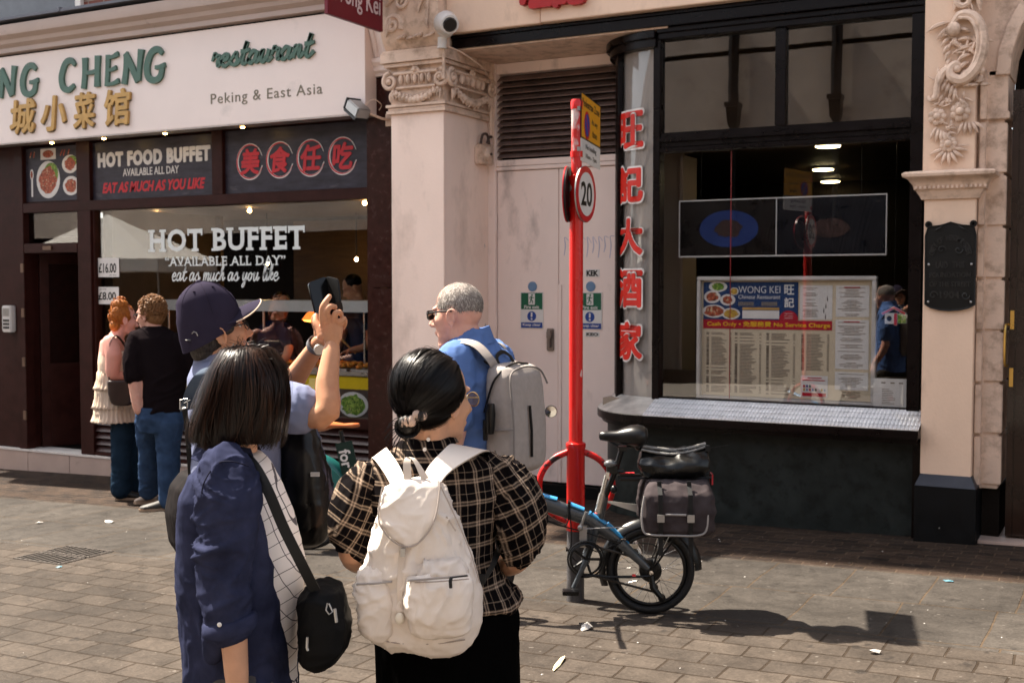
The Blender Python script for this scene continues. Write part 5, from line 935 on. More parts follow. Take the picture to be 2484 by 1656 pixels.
# ---------------------------------------------------------------- folding bicycle locked to the post (local frame: x along the bicycle to the rear, y away from the viewer)
BL = (-2.349, 6.10, gz(-2.349)); BR_ = R(26)
fb = thing("folding_bicycle", "grey and blue folding bicycle with small wheels locked to the red post", "bicycle", BL, BR_)
bgrey = M("bike_grey_paint", (0.075, 0.085, 0.095), 0.3, metal=0.4, var=0.1, spec=0.5, coat=0.3); bblue = M("bike_blue_stripe", (0.045, 0.27, 0.55), 0.3, coat=0.3, var=0.05); bblack = M("bike_black_parts", (0.011, 0.011, 0.012), 0.32, var=0.2, spec=0.5); rubber = M("tyre_rubber", (0.020, 0.019, 0.019), 0.6, var=0.3, vs=20, dirt=((0.09, 0.08, 0.07), 6, 0.58, 0.8)); chrome = M("polished_alloy", (0.62, 0.60, 0.57), 0.2, metal=0.95, var=0.1); spoke_m = M("spoke_steel", (0.42, 0.41, 0.40), 0.3, metal=0.8)
def wheel(cx, name, parent, r=0.247, motor=0.062):
    cz = r
    q = MB(rubber); n = 56; C = [(cx+(r-.022)*math.cos(2*math.pi*i/n), 0, cz+(r-.022)*math.sin(2*math.pi*i/n)) for i in range(n)]
    q.tube(C, 0.0225, 12, wrap=True); w_ = q.build(name, parent, smooth=60); 
    q = MB(bblack); C = [(cx+(r-.052)*math.cos(2*math.pi*i/n), 0, cz+(r-.052)*math.sin(2*math.pi*i/n)) for i in range(n)]; q.tube(C, 0.011, 8, wrap=True, flat=1.3); q.build("rim", w_, smooth=60)
    q = MB(spoke_m)
    for i in range(28):
        a = 2*math.pi*i/28; sgn = 1 if i % 2 else -1; b = a+sgn*0.5*(1 if (i//2) % 2 else -1)
        q.cyl((cx+motor*.9*math.cos(b), sgn*.028, cz+motor*.9*math.sin(b)), (cx+(r-.058)*math.cos(a), 0, cz+(r-.058)*math.sin(a)), .0012, n=5)
    q.build("spokes", w_, smooth=0)
    q = MB(bblack); q.lathe([(0.02, -.05), (0.03, -.04), (motor*.72, -.038), (motor, -.03), (motor*1.03, 0), (motor, .03), (motor*.7, .04), (.02, .05)], (cx, 0, cz), 28, 'y')
    for k in range(5): q.lathe([(motor*.5, -.042-.002*k), (motor*(.9-.13*k), -.041-.004*k), (motor*(.86-.13*k), -.044-.004*k)], (cx, 0, cz), 24, 'y')
    q.use(chrome); q.cyl((cx, -.075, cz), (cx, .07, cz), .007); q.lathe([(0.0, -.078), (.012, -.076), (.012, -.062)], (cx, 0, cz), 10, 'y'); q.build("hub", w_)
    return w_
wheel(-.030, "wheel", fb); wheel(-1.03, "wheel", fb, motor=.03)
def beam(mb, p0, p1, h0, h1, wd, y=0.0):
    """deep oval frame member from p0 to p1 in the x,z plane"""
    p0, p1 = Vector((p0[0], y, p0[1])), Vector((p1[0], y, p1[1])); d = (p1-p0).normalized(); u = Vector((-d.z, 0, d.x)); rs = []
    for p, h in ((p0, h0), (p0.lerp(p1, .5), (h0+h1)/2), (p1, h1)): rs.append([p+u*(h/2*math.sin(a))+Vector((0, wd/2*math.cos(a), 0)) for a in [2*math.pi*i/14 for i in range(14)]])
    mb.rings(rs)
q = MB(bgrey); beam(q, (-.93, .70), (-.62, .618), .075, .08, .045); beam(q, (-.62, .618), (-.352, .520), .085, .078, .05); beam(q, (-.37, .528), (-.19, .40), .08, .062, .05); beam(q, (-.20, .408), (-.045, .265), .062, .036, .030, -.052); beam(q, (-.20, .408), (-.045, .265), .062, .036, .030, .052)
q.tube([(-.20, -.05, .405), (-.20, .05, .405)], .02); q.tube([(-.282, 0, .655), (-.318, 0, .50), (-.39, 0, .30)], [.021, .022, .022], 12); q.cyl((-.39, -.04, .305), (-.39, .04, .305), .024); beam(q, (-.36, .50), (-.385, .32), .04, .035, .035)
q.use(bblue); 
for p0, p1 in (((-.93, .737), (-.55, .640)), ((-.485, .615), (-.40, .584)), ((-.37, .566), (-.28, .508)), ((-.27, .503), (-.13, .372))): beam(q, p0, p1, .027, .022, .054)
fr_o = q.build("frame", fb, smooth=45)
q = MB(bgrey); q.tube([(-.93, 0, .82), (-1.03, 0, .46)], .02); 
for s_ in (-1, 1): q.tube([(-1.03, s_*.045, .47), (-1.035, s_*.05, .25)], [.014, .009])
q.box(-1.06, -1.0, -.05, .05, .455, .48); q.build("fork", fb)
q = MB(bblack); q.tube([(-.93, 0, .80), (-.90, 0, .96), (-.86, .0, 1.10)], .017); q.tube([(-.86, -.27, 1.12), (-.86, -.1, 1.10), (-.86, .1, 1.10), (-.86, .27, 1.12)], .013); q.tube([(-.86, -.28, 1.12), (-.86, -.17, 1.112)], .017); q.build("handlebar", fb)
q = MB(bblack); q.tube([(-.86, .26, 1.12), (-.70, .20, 1.105), (-.60, .16, 1.10)], .006); q.lathe([(.0, -.012), (.034, -.010), (.036, .0), (.03, .012), (0, .016)], (-.585, .15, 1.115), 18, 'y'); q.use(M("mirror_face", (.55, .55, .52), .05, metal=1)); q.lathe([(.032, -.0125), (0, -.0135)], (-.585, .15, 1.115), 18, 'y'); q.build("mirror", fb)
q = MB(bblack); q.tube([(-.285, 0, .65), (-.23, 0, .79), (-.19, 0, .925)], [.017, .0165, .0165], 12); q.build("seat_post", fb)
q = MB(chrome); q.tube([(-.275, -.045, .785), (-.30, -.045, .68)], .0135, 12); q.tube([(-.30, -.045, .68), (-.325, -.045, .575)], .019, 12); q.box(-.28, -.262, -.06, -.03, .765, .80); q.build("suspension_unit", fb)
# saddle
leather = M("black_saddle_leather", (0.012, 0.0115, 0.0115), 0.3, var=0.2, spec=0.55); sd_ = []
for x, w0, zt, zb in ((-.318, .012, 1.008, .985), (-.312, .024, 1.018, .972), (-.28, .028, 1.022, .966), (-.22, .036, 1.026, .962), (-.18, .056, 1.042, .950), (-.14, .078, 1.056, .940), (-.10, .086, 1.060, .935), (-.07, .080, 1.052, .945), (-.052, .055, 1.035, .965), (-.047, .02, 1.015, .985)):
    sd_.append([(x, w0*math.cos(a), (zt+zb)/2+((zt-zb)/2)*(abs(math.sin(a))**.8*(1 if math.sin(a) > 0 else -1))) for a in [2*math.pi*i/20 for i in range(20)]])
q = MB(leather); q.rings(sd_); sdo = q.build("saddle", fb, smooth=70); q = MB(bblack); q.tube([(-.26, .02, .965), (-.20, .02, .93), (-.09, .02, .945)], .005); q.tube([(-.26, -.02, .965), (-.20, -.02, .93), (-.09, -.02, .945)], .005); q.box(-.21, -.165, -.025, .025, .915, .94); q.ell((-.10, 0, .935), (.02, .03, .02)); q.build("saddle_rail", sdo)
# drive
q = MB(bblack); n = 40; C = [(-.39+.085*math.cos(2*math.pi*i/n), -.062, .318+.085*math.sin(2*math.pi*i/n)) for i in range(n)]; q.tube(C, .006, 8, wrap=True, flat=1.6); C = [(-.39+.1*math.cos(2*math.pi*i/n), -.066, .318+.1*math.sin(2*math.pi*i/n)) for i in range(n)]; q.tube(C, .005, 6, wrap=True)
for i in range(5): a = i*1.257; q.cyl((-.39, -.06, .318), (-.39+.085*math.cos(a), -.062, .318+.085*math.sin(a)), .008, n=6)
q.build("chainring", fb); q = MB(bgrey); q.tube([(-.39, -.085, .315), (-.425, -.09, .24), (-.46, -.092, .165)], [.017, .013, .012], 10); q.tube([(-.39, .085, .315), (-.355, .09, .39), (-.32, .092, .465)], [.017, .013, .012], 10); q.build("crank", fb)
for x, y, z in ((-.475, -.145, .155), (-.315, .145, .472)):
    q = MB(bblack); q.box(x-.045, x+.045, y-.04, y+.04, z-.011, z+.011); q.box(x-.04, x+.04, y-.043, y+.043, z-.006, z+.006); q.cyl((x, y-.04, z), (x, y+.055, z), .007); q.build("pedal", fb, bevel=.003)
q = MB(M("chain_steel", (.05, .045, .04), .4, metal=.7)); q.tube([(-.38, -.062, .402), (-.03, -.045, .300)], .004, 5, flat=1.8); q.tube([(-.385, -.062, .234), (.005, -.045, .13), (.03, -.045, .10)], .004, 5, flat=1.8); q.tube([(.03, -.045, .09), (-.01, -.045, .17), (.02, -.045, .2)], .004, 5); q.build("chain", fb)
q = MB(bblack); q.tube([(-.03, -.055, .235), (-.02, -.06, .165), (.015, -.058, .12), (.035, -.055, .10)], [.016, .018, .016, .012], 8); q.lathe([(.0, -.07), (.022, -.066), (.022, -.05)], (.03, 0, .105), 12, 'y'); q.lathe([(.0, -.07), (.018, -.066), (.018, -.05)], (-.008, 0, .165), 12, 'y'); q.build("derailleur", fb)
q = MB(bblack); q.tube(catmull([(-.42, -.07, .22), (-.34, -.08, .232), (-.25, -.08, .225), (-.05, -.07, .228), (-.028, -.07, .245)], 4), .008); q.use(M("red_clip", (.5, .03, .03), .4)); q.cyl((-.135, -.07, .228), (-.115, -.07, .228), .011); q.build("kickstand", fb)
# fittings: clamp lever, cables, light, bracket, straps
q = MB(M("clamp_alloy", (.30, .29, .28), .35, metal=.6)); q.box(-.425, -.385, -.05, -.02, .38, .50); q.ell((-.42, -.045, .49), (.016, .016, .018)); q.tube([(-.42, -.045, .49), (-.39, -.05, .58)], [.010, .006]); q.tube([(-.40, -.05, .485), (-.15, -.06, .50)], .0035); q.build("folding_clamp", fb, bevel=.004)
q = MB(bblack)
for pts in ([(-.65, -.03, .54), (-.50, -.035, .49), (-.42, -.04, .47), (-.25, -.05, .42), (-.16, -.05, .40)], [(-.60, -.03, .52), (-.50, -.04, .50), (-.485, -.04, .62)], [(-.48, -.03, .60), (-.47, -.05, .40), (-.50, -.05, .36)], [(-.43, -.04, .42), (-.33, -.06, .36), (-.22, -.05, .40), (-.13, -.05, .37)], [(-.10, -.05, .41), (-.02, -.05, .40), (.02, -.04, .36)], [(-.36, -.02, .56), (-.33, -.05, .62), (-.27, -.03, .72), (-.24, -.02, .80)], [(-.5, -.04, .38), (-.47, -.05, .33), (-.44, -.05, .30)]): q.tube(catmull(pts, 4), .004, 6)
q.box(-.49, -.475, -.03, .03, .53, .63); q.box(-.50, -.49, -.055, -.035, .36, .375); q.build("cables", fb)
q = MB(M("smoky_lamp", (.12, .12, .12), .15, coat=.6)); q.ell((-.255, -.02, .845), (.036, .03, .022)); q.use(bblack); q.box(-.275, -.215, -.03, .02, .79, .83); q.build("lamp", fb); q = MB(bblack); q.tube([(-.22, 0, .80), (-.18, 0, .795)], .014); q.ell((-.235, -.01, .70), (.02, .03, .025)); q.build("clamp", fb)
# rear carrier, mudguard, brake
q = MB(bblack); 
for s_ in (-1, 1): q.tube([(-.215, s_*.03, .765), (.0, s_*.055, .77), (.30, s_*.055, .775)], .007); q.tube([(-.03, s_*.07, .25), (.06, s_*.065, .52), (.12, s_*.055, .77)], .006); q.tube([(-.03, s_*.07, .25), (.17, s_*.065, .55), (.27, s_*.055, .775)], .006)
for x in (.02, .14, .27): q.tube([(x, -.055, .772), (x, .055, .772)], .006)
q.box(-.20, -.09, -.012, .012, .745, .785); q.use(redp); q.box(-.205, -.118, -.014, .010, .786, .792); q.use(redp); q.box(.30, .312, -.04, .04, .73, .79); q.build("rear_carrier", fb, bevel=.002)
q = MB(bblack); r_ = .268; q.tube([(-.03+r_*math.cos(a), 0, .247+r_*math.sin(a)) for a in [R(200-8*i) for i in range(26)]], .028, 8, flat=.22); q.use(chrome); 
for s_ in (-1, 1): q.tube([(-.03, s_*.065, .25), (.09, s_*.05, .485)], .0035); q.tube([(-.03, s_*.065, .25), (.04, s_*.05, .50)], .0035)
q.build("mudguard", fb); q = MB(chrome); q.box(-.16, -.10, -.045, .045, .375, .40); q.tube([(-.12, -.03, .40), (-.085, -.03, .345)], .009); q.tube([(-.12, .03, .40), (-.085, .03, .345)], .009); q.use(bblack); q.box(-.20, -.17, -.05, .05, .40, .43); q.tube([(-.2, -.04, .41), (-.08, -.045, .30)], .012); q.build("brake", fb, bevel=.003)
q = MB(M("satin_alloy", (.55, .54, .52), .35, metal=.7)); q.rings([[(-.265, .06, .61), (-.265, .06, .622), (-.265, .064, .622), (-.265, .064, .61)], [(-.10, .07, .555), (-.10, .07, .60), (-.10, .074, .60), (-.10, .074, .555)]]); q.build("carrier_strut", fb)
# bags on the carrier
def wrinkle(amp, sc_, seed=0.0, st=(1, 1, 1)):
    off = Vector((seed, seed*1.7, -seed))
    def f(co, n):
        p = Vector((co.x*st[0], co.y*st[1], co.z*st[2]))*sc_+off; a = noise.noise(p); b = noise.noise(p*2.1+Vector((3, 1, 7)))
        return amp*((1-abs(a)*2.2)*0.6+b*0.4)
    return f
canvas_p = M("faded_black_canvas", (0.062, 0.050, 0.052), 0.75, var=0.2, vs=14, bump=.0004, bs=300); roll = M("glossy_black_tarpaulin", (0.010, 0.011, 0.011), 0.27, var=0.2, spec=.55); strapm = M("black_webbing", (0.012, 0.012, 0.013), .6); pip = M("grey_piping", (.28, .26, .25), .5)
def at_bike(p): c, s_ = math.cos(BR_), math.sin(BR_); return (BL[0]+p[0]*c-p[1]*s_, BL[1]+p[0]*s_+p[1]*c, BL[2]+p[2])
t = thing("pannier_bag", "faded black double pannier with grey straps hanging on the bicycle carrier", "bag", at_bike((.08, 0, .48)), BR_)
for s_ in (-1, 1):
    q = MB(canvas_p); rr = []
    for z, x0, x1, y0, y1 in ((.0, -.14, .19, .10, .20), (.03, -.17, .22, .085, .225), (.13, -.175, .225, .08, .23), (.22, -.165, .215, .08, .215), (.275, -.14, .20, .07, .16), (.29, -.12, .18, .065, .12)): rr.append([(x, y*s_, z) for x, y in ((x0, y0), (x0+.03, (y0+y1)/2), (x0, y1-.02), (x0+.03, y1), ((x0+x1)/2, y1+.012), (x1-.03, y1), (x1, y1-.03), (x1-.01, y0))])
    q.rings(rr); body = skin("bag_body", q, canvas_p, t, .007, 5, wrinkle(.010, 11, 2.0+s_))
    if s_ < 0:
        q = MB(strapm)
        for x in (-.075, .085): q.rings([[(x+a-.02*(z-.1), -.235-.012*math.sin(math.pi*min(1, max(0, z/.28)))+(.045 if z > .24 else 0), z) for a, in ((-.012,), (.012,))]+[(x+a-.02*(z-.1), -.229-.012*math.sin(math.pi*min(1, max(0, z/.28)))+(.045 if z > .24 else 0), z) for a, in ((.012,), (-.012,))] for z in (-.10, -.03, .0, .06, .12, .18, .23, .27, .295)])
        q.use(greymetal)
        for x in (-.075, .085): q.box(x-.019, x+.019, -.258, -.246, .085, .125)
        q.build("strap", t); q = MB(pip); q.tube(catmull([(-.16, -.215, .22), (-.175, -.225, .12), (-.165, -.228, .03), (-.12, -.235, .012), (.0, -.245, .012), (.12, -.24, .012), (.17, -.232, .04), (.18, -.23, .14)], 4), .0055, 6); q.tube(catmull([(-.05, -.246, .125), (.06, -.252, .125)], 4), .006, 6); q.build("piping", t)
q = MB(canvas_p); q.box(-.14, .20, -.12, .12, .268, .285); q.build("bag_bridge", t, bevel=.006)
t = thing("roll_top_bag", "glossy black roll top bag lying on top of the bicycle carrier", "bag", at_bike((.09, 0, .785)), BR_)
q = MB(roll); rr = []
for z, x0, x1, y in ((0, -.16, .17, .10), (.03, -.185, .19, .125), (.07, -.185, .195, .12), (.105, -.175, .19, .085), (.128, -.17, .185, .04), (.145, -.168, .182, .022), (.15, -.16, .175, .012)): rr.append([(x0, -y*.7, z), ((x0*.6), -y, z-.006), (0, -y*1.05, z-.014*(z > .1)), (x1*.6, -y, z+.006), (x1, -y*.7, z+.012), (x1, y*.7, z+.012), (x1*.6, y, z+.006), (0, y*1.05, z-.014*(z > .1)), (x0*.6, y, z-.006), (x0, y*.7, z)])
q.rings(rr); skin("bag_body", q, roll, t, .0075, 3, wrinkle(.013, 8, 5.0, (1, 1, 2)))
q = MB(M("rolled_edge", (.20, .195, .185), .3, var=.5, vs=30)); q.tube(catmull([(-.175, -.045, .142), (-.10, -.055, .128), (.0, -.05, .118), (.10, -.045, .135), (.19, -.03, .160)], 5), .0085, 8, flat=.8); q.tube(catmull([(-.165, -.02, .155), (-.05, -.02, .140), (.05, -.02, .138), (.18, -.02, .172)], 5), .010, 8); q.build("rolled_rim", t); q = MB(strapm); q.tube(catmull([(.18, -.04, .15), (.22, -.04, .155), (.30, -.05, .17)], 4), .0015); q.box(.175, .20, -.06, -.02, .135, .165); q.build("strap", t)
# ---------------------------------------------------------------- teal hire bicycle
RL = (-5.30, 6.76, gz(-5.30)); RR_ = R(24)
t = thing("hire_bicycle", "teal hire bicycle with brown saddle standing behind the women", "bicycle", RL, RR_)
teal = M("teal_bike_paint", (0.012, 0.135, 0.125), 0.3, coat=.4, var=.05); tan_ = M("tan_saddle_leather", (.42, .12, .035), .3, coat=.3, var=.12); dgreen = M("dark_green_plate", (.004, .035, .028), .35)
wheel(0.0, "wheel", t, r=.33, motor=.05); wheel(1.08, "wheel", t, r=.33, motor=.05)
q = MB(teal); r_ = .352
ringo = [(r_*math.cos(R(a)), r_*math.sin(R(a))+.33) for a in range(195, -16, -8)]; ringi = [(.19*math.cos(R(a)), .19*math.sin(R(a))+.33) for a in range(-10, 60, 8)]
for s_ in (-1, 1): q.prism([(0.0, .33)]+[(.33*math.cos(R(a)), .335*math.sin(R(a))+.33) for a in range(-5, 120, 8)], s_*.040, s_*.046)
q.tube([(a, 0, b) for a, b in ringo], .042, 10, flat=.35); q.build("mudguard", t)
q = MB(teal); q.tube([(.42, 0, .30), (.32, 0, .58), (.30, 0, .66)], [.03, .025, .022], 12); q.tube([(.42, 0, .32), (.68, 0, .36), (.88, 0, .72), (.90, 0, .86)], [.035, .04, .035, .03], 12); q.tube([(0, -.05, .33), (.42, -.04, .30)], .014); q.tube([(0, .05, .33), (.42, .04, .30)], .014); q.tube([(.90, 0, .80), (.98, 0, .6), (1.08, 0, .33)], [.022, .022, .016], 10); q.build("frame", t)
q = MB(bblack); q.tube([(.31, 0, .60), (.255, 0, .87)], .016, 10); q.build("seat_post", t)
sd_ = []
for x, w0, zt, zb in ((.06, .03, .915, .87), (.08, .078, .935, .858), (.14, .09, .945, .865), (.20, .066, .932, .885), (.28, .036, .92, .89), (.34, .026, .925, .888), (.385, .018, .925, .895), (.395, .006, .918, .90)): sd_.append([(x, w0*math.cos(a), (zt+zb)/2+((zt-zb)/2)*math.sin(a)) for a in [2*math.pi*i/18 for i in range(18)]])
q = MB(tan_); q.rings(sd_); q.build("saddle", t, smooth=70)
q = MB(dgreen); fr_ = ((.305, -.06, .545), (-.13, 0, .99), (0, 1, 0), (-.99, 0, -.13)); mt = Matrix.Translation((.315, -.055, .665)) @ Matrix.Rotation(R(-12), 4, 'Y'); q.box(-.062, .062, -.004, .004, -.10, .13, mtx=mt); q.use(whitep); put_text(q, "for", .0, .135, -.042, .042, -.006, .002, frame=((.292, -.056, .74), (.21, 0, -.98), (0, 1, 0), (.98, 0, .21)), offset=.02); q.build("name_plate", t, bevel=.001)
q = MB(bblack); q.tube([(.90, 0, .86), (.86, 0, 1.05)], .016); q.tube([(.78, -.3, 1.06), (.86, -.12, 1.07), (.86, .12, 1.07), (.78, .3, 1.06)], .013); q.build("handlebar", t); q = MB(bblack); q.lathe([(.0, -.07), (.09, -.065), (.09, -.055), (0, -.05)], (.42, 0, .30), 28, 'y'); q.tube([(.42, -.09, .30), (.55, -.095, .26)], .012); q.box(.52, .61, -.17, -.10, .245, .27); q.build("crankset", t)
# ---------------------------------------------------------------- people: shared helpers
FW, RT = Vector((-math.sin(R(28.1)), math.cos(R(28.1)), 0)), Vector((math.cos(R(28.1)), math.sin(R(28.1)), 0))
class Sketch:
    """turns a drawn figure (sheet units, sheet offset and scale) into metres in the figure's own frame: x across, y away, z up from its feet"""
    def __init__(s, d, uref, ox=0.0, oy=0.0, sc_=1.0):
        s.d, s.ox, s.oy, s.sc = d, ox, oy, sc_; s.x0 = (uref-1242)/2850*d; p = FW*d+RT*s.x0; s.loc = (p.x, p.y, gz(p.x)); s.k = d/2850/sc_
    def __call__(s, cx, cy, y=0.0):
        q = s.d+y; return Vector(((s.ox+cx/s.sc-1242)/2850*q-s.x0, y, 1.85+(694-s.oy-cy/s.sc)/2850*q-s.loc[2]))
    def sheet(s, ox, oy, sc_): t = Sketch.__new__(Sketch); t.__dict__ = dict(s.__dict__); t.ox, t.oy, t.sc = ox, oy, sc_; t.k = s.d/2850/sc_; return t
def person(label, sk): return thing("person", label, "person", sk.loc, R(28.1))
def limb(mb, pts, rad, n=14, sub=4):
    p = catmull(pts, sub); r = np.interp(np.linspace(0, 1, len(p)), np.linspace(0, 1, len(rad)), rad); mb.tube(p, list(r), n)
    mb.ell(p[0], (r[0],)*3, n=12, m=8); mb.ell(p[-1], (r[-1],)*3, n=12, m=8)
def trunk(mb, rows, az=0.0, n=24, pw=1.0):
    """rows: (centre, half size along az, half size across)"""
    c, s_ = math.cos(R(az)), math.sin(R(az)); rs = []
    for ce, a, b in rows:
        ce = Vector(ce); ring = []
        for i in range(n):
            t = 2*math.pi*i/n; u = a*math.copysign(abs(math.cos(t))**pw, math.cos(t)); v = b*math.copysign(abs(math.sin(t))**pw, math.sin(t)); ring.append(ce+Vector((u*c-v*s_, u*s_+v*c, 0)))
        rs.append(ring)
    mb.rings(rs)
class Head:
    """head frame: +x out of the face, +y to the person's left, +z up; origin between the ears"""
    def __init__(s, c, az, tilt=0.0, roll=0.0, size=0.93): s.c = Vector(c); s.m = (Matrix.Rotation(R(az), 3, 'Z') @ Matrix.Rotation(R(-tilt), 3, 'Y') @ Matrix.Rotation(R(roll), 3, 'X')); s.s = size
    def __call__(s, x, y, z): return s.c+s.m @ (Vector((x, y, z))*s.s)
    def ell(s, mb, c, r, rot=None, n=16, m=12): mb.ell(s(*c), tuple(q*s.s for q in r), s.m @ (rot or Matrix.Identity(3)), n, m)
    def tube(s, mb, pts, r, n=8, **k): mb.tube([s(*p) for p in pts], [q*s.s for q in r] if hasattr(r, "__len__") else r*s.s, n, **k)
    def build(s, mb, neck=None, nr=0.055):
        s.ell(mb, (-.012, 0, .045), (.098, .077, .092), n=24, m=16); s.ell(mb, (-.03, 0, .02), (.082, .074, .085), n=20, m=14); s.ell(mb, (.035, 0, -.02), (.062, .064, .085), n=20, m=14)
        s.ell(mb, (.036, 0, -.075), (.052, .050, .045), n=20); s.ell(mb, (.070, 0, -.105), (.020, .024, .017)); s.ell(mb, (.084, 0, .032), (.017, .048, .012))
        s.tube(mb, [(.088, 0, .022), (.103, 0, -.008), (.117, 0, -.034), (.108, 0, -.043)], [.007, .010, .014, .009]); s.ell(mb, (.102, .012, -.038), (.011, .008, .008)); s.ell(mb, (.102, -.012, -.038), (.011, .008, .008))
        s.ell(mb, (.089, 0, -.066), (.013, .023, .006)); s.ell(mb, (.087, 0, -.077), (.013, .020, .006)); 
        for q in (-1, 1):
            s.ell(mb, (.066, q*.036, -.022), (.026, .024, .024)); rot = Matrix.Rotation(R(q*-22), 3, 'Z') @ Matrix.Rotation(R(-14), 3, 'Y'); s.ell(mb, (-.010, q*.080, -.010), (.020, .006, .033), rot)
            pts = [Vector((-.012+.021*math.cos(a), q*(.089+.003*math.cos(a)), -.006+.034*math.sin(a)*(1 if math.sin(a) > 0 else .95))) for a in [R(-100+28*i) for i in range(10)]]; s.tube(mb, [tuple(p) for p in pts], .0055, 7); s.ell(mb, (-.004, q*.082, -.040), (.009, .006, .011))
        if neck is not None: limb(mb, [s(-.022, 0, -.04), s(-.028, 0, -.11).lerp(Vector(neck), .35), Vector(neck)], [nr*.95, nr, nr*1.18])
    def eyes(s, parent):
        q = MB(M("eye_white", (.6, .57, .54), .2)); [s.ell(q, (.071, e*.033, .008), (.0125,)*3) for e in (-1, 1)]; q.use(M("dark_iris", (.02, .012, .008), .15)); [s.ell(q, (.0805, e*.033, .007), (.0045, .006, .006)) for e in (-1, 1)]; q.build("eyes", parent)
def hand(mb, w_, d, nrm, thumb, size=1.0, curl=(25, 30, 34, 40), spread=1.0):
    """wrist, pointing direction, back-of-hand normal, thumb side direction; five separate bent fingers"""
    d, nrm = Vector(d).normalized(), Vector(nrm).normalized(); sd = Vector(thumb); sd = (sd-d*sd.dot(d)).normalized(); nrm = d.cross(sd) if d.cross(sd).dot(nrm) > 0 else -d.cross(sd); w_ = Vector(w_); z = size
    rs = []
    for t, hw, ht in ((-.01, .027, .020), (.02, .034, .018), (.05, .040, .016), (.085, .041, .013), (.095, .036, .010)): rs.append([w_+d*t*z+sd*hw*z*math.cos(a)+nrm*ht*z*math.sin(a) for a in [2*math.pi*i/14 for i in range(14)]])
    mb.rings(rs)
    for i, (off, l, r_) in enumerate(((.030, .074, .0092), (.010, .082, .0095), (-.011, .076, .009), (-.031, .060, .0082))):
        p = w_+d*.085*z+sd*off*z; c = R(curl[i]); pts = [p-d*.02*z, p]; dd = (d+sd*off*1.5*spread).normalized(); a = 0.0
        for seg in (.44, .31, .25): a += c*(.55 if seg > .4 else 1.0); p = p+(dd*math.cos(a)-nrm*math.sin(a))*l*seg*z; pts.append(p)
        limb(mb, pts, [r_*1.05*z, r_*1.1*z, r_*z, r_*.95*z, r_*.78*z], 10, 3)
    p = w_+d*.02*z+sd*.024*z-nrm*.006*z; limb(mb, [p, p+(d*.5+sd*.75-nrm*.3)*.036*z, p+(d*.85+sd*.85-nrm*.55)*.055*z, p+(d*1.25+sd*.75-nrm*.75)*.066*z], [.015*z, .0125*z, .0105*z, .008*z], 10, 3)
def folds(amp, sx, sy, sz, seed=0.0, fine=0.0):
    """sharp cloth creases: narrow warped ridges over a soft swell"""
    off = Vector((seed*1.3, -seed, seed*.7))
    def f(co, n):
        p = Vector((co.x*sx, co.y*sy, co.z*sz))+off; w1 = noise.noise(p*.6+Vector((9, 2, 4))); p2 = p+Vector((w1, w1*.5, w1*1.2)); a = noise.noise(p2); b = noise.noise(p2*2.1+Vector((5, 5, 1)))
        r1 = max(0.0, 1-abs(a)*3.2); r2 = max(0.0, 1-abs(b)*3.6); m_ = .5+noise.noise(co*4+off)
        return amp*(.35*a+.75*r1*r1*m_+.38*r2*r2*m_)+(fine*noise.noise(co*70) if fine else 0.0)
    return f
def strands(name, parent, mats, S_, count, w0=.0022, steps=9, lift=.0015, jit=.006, vmin=0.0, seed=1, clump=60, drift=.02, spread=.006, tips=(.88, 1.05)):
    """S_(u, v, lift) runs from root v=0 to tip v=1; flat hairs gathered in locks, each lock with its own lift, length, lean and tone"""
    rn = random.Random(seed); q = MB(mats[0]); [q.use(m) for m in mats]
    cl = [(rn.random(), rn.gauss(0, drift), rn.uniform(*tips), rn.uniform(-.6, 2.2)*lift, rn.choices(mats, (5, 3, 2)[:len(mats)])[0], rn.uniform(0, 6.3)) for _ in range(clump)]
    for i in range(count):
        cu, cj, ce, co_, mt, cp = cl[rn.randrange(clump)]
        if rn.random() < .12: cu, cj, ce, co_, mt = rn.random(), rn.gauss(0, drift*1.6), rn.uniform(.85, 1.06), rn.uniform(0, 3.0)*lift, rn.choice(mats)
        off = rn.gauss(0, spread); u = cu+off; v0 = vmin+rn.uniform(0, .25)*rn.random(); v1 = ce*rn.uniform(.93, 1.0) if rn.random() < .8 else rn.uniform(.45, .95); q.use(mt); L = co_+lift*rn.uniform(.0, .8); du = cj+rn.gauss(0, jit); P = []
        for j in range(steps+1):
            t = j/steps; v = v0+(v1-v0)*t; P.append(S_(u+du*t*t-off*.55*t*t+.004*math.sin(cp+4.5*t), v, L*(.25+1.1*math.sin(math.pi*min(1, t*.8+.05)))))
        vs_ = []; ww = w0*rn.uniform(.5, 1.3)
        for j in range(steps+1):
            a, b = P[max(0, j-1)], P[min(steps, j+1)]; tg = (b-a); tg = tg.normalized() if tg.length > 1e-7 else Vector((0, 0, -1)); ct = S_(u, min(1, max(0, v0+(v1-v0)*j/steps)), -.05); nr = (P[j]-ct); sdv = tg.cross(nr); sdv = sdv.normalized() if sdv.length > 1e-7 else Vector((1, 0, 0)); k_ = ww*(1-.8*(j/steps)**2); vs_ += [P[j]+sdv*k_/2, P[j]-sdv*k_/2]
        q.add(vs_, [(2*j, 2*j+1, 2*j+3, 2*j+2) for j in range(steps)])
    return q.build(name, parent, smooth=180, fix=False)
def cloth(name, col, rough=.8, var=.12, vs_=30, weave=900.0, wb=.0003, sheen=0.0, dirt=None):
    if name in _M: return _M[name]
    return M(name, col, rough, var=var, vs=vs_, bump=wb*.25, bs=min(weave, 160), spec=.15, sheen=0.0, dirt=dirt)
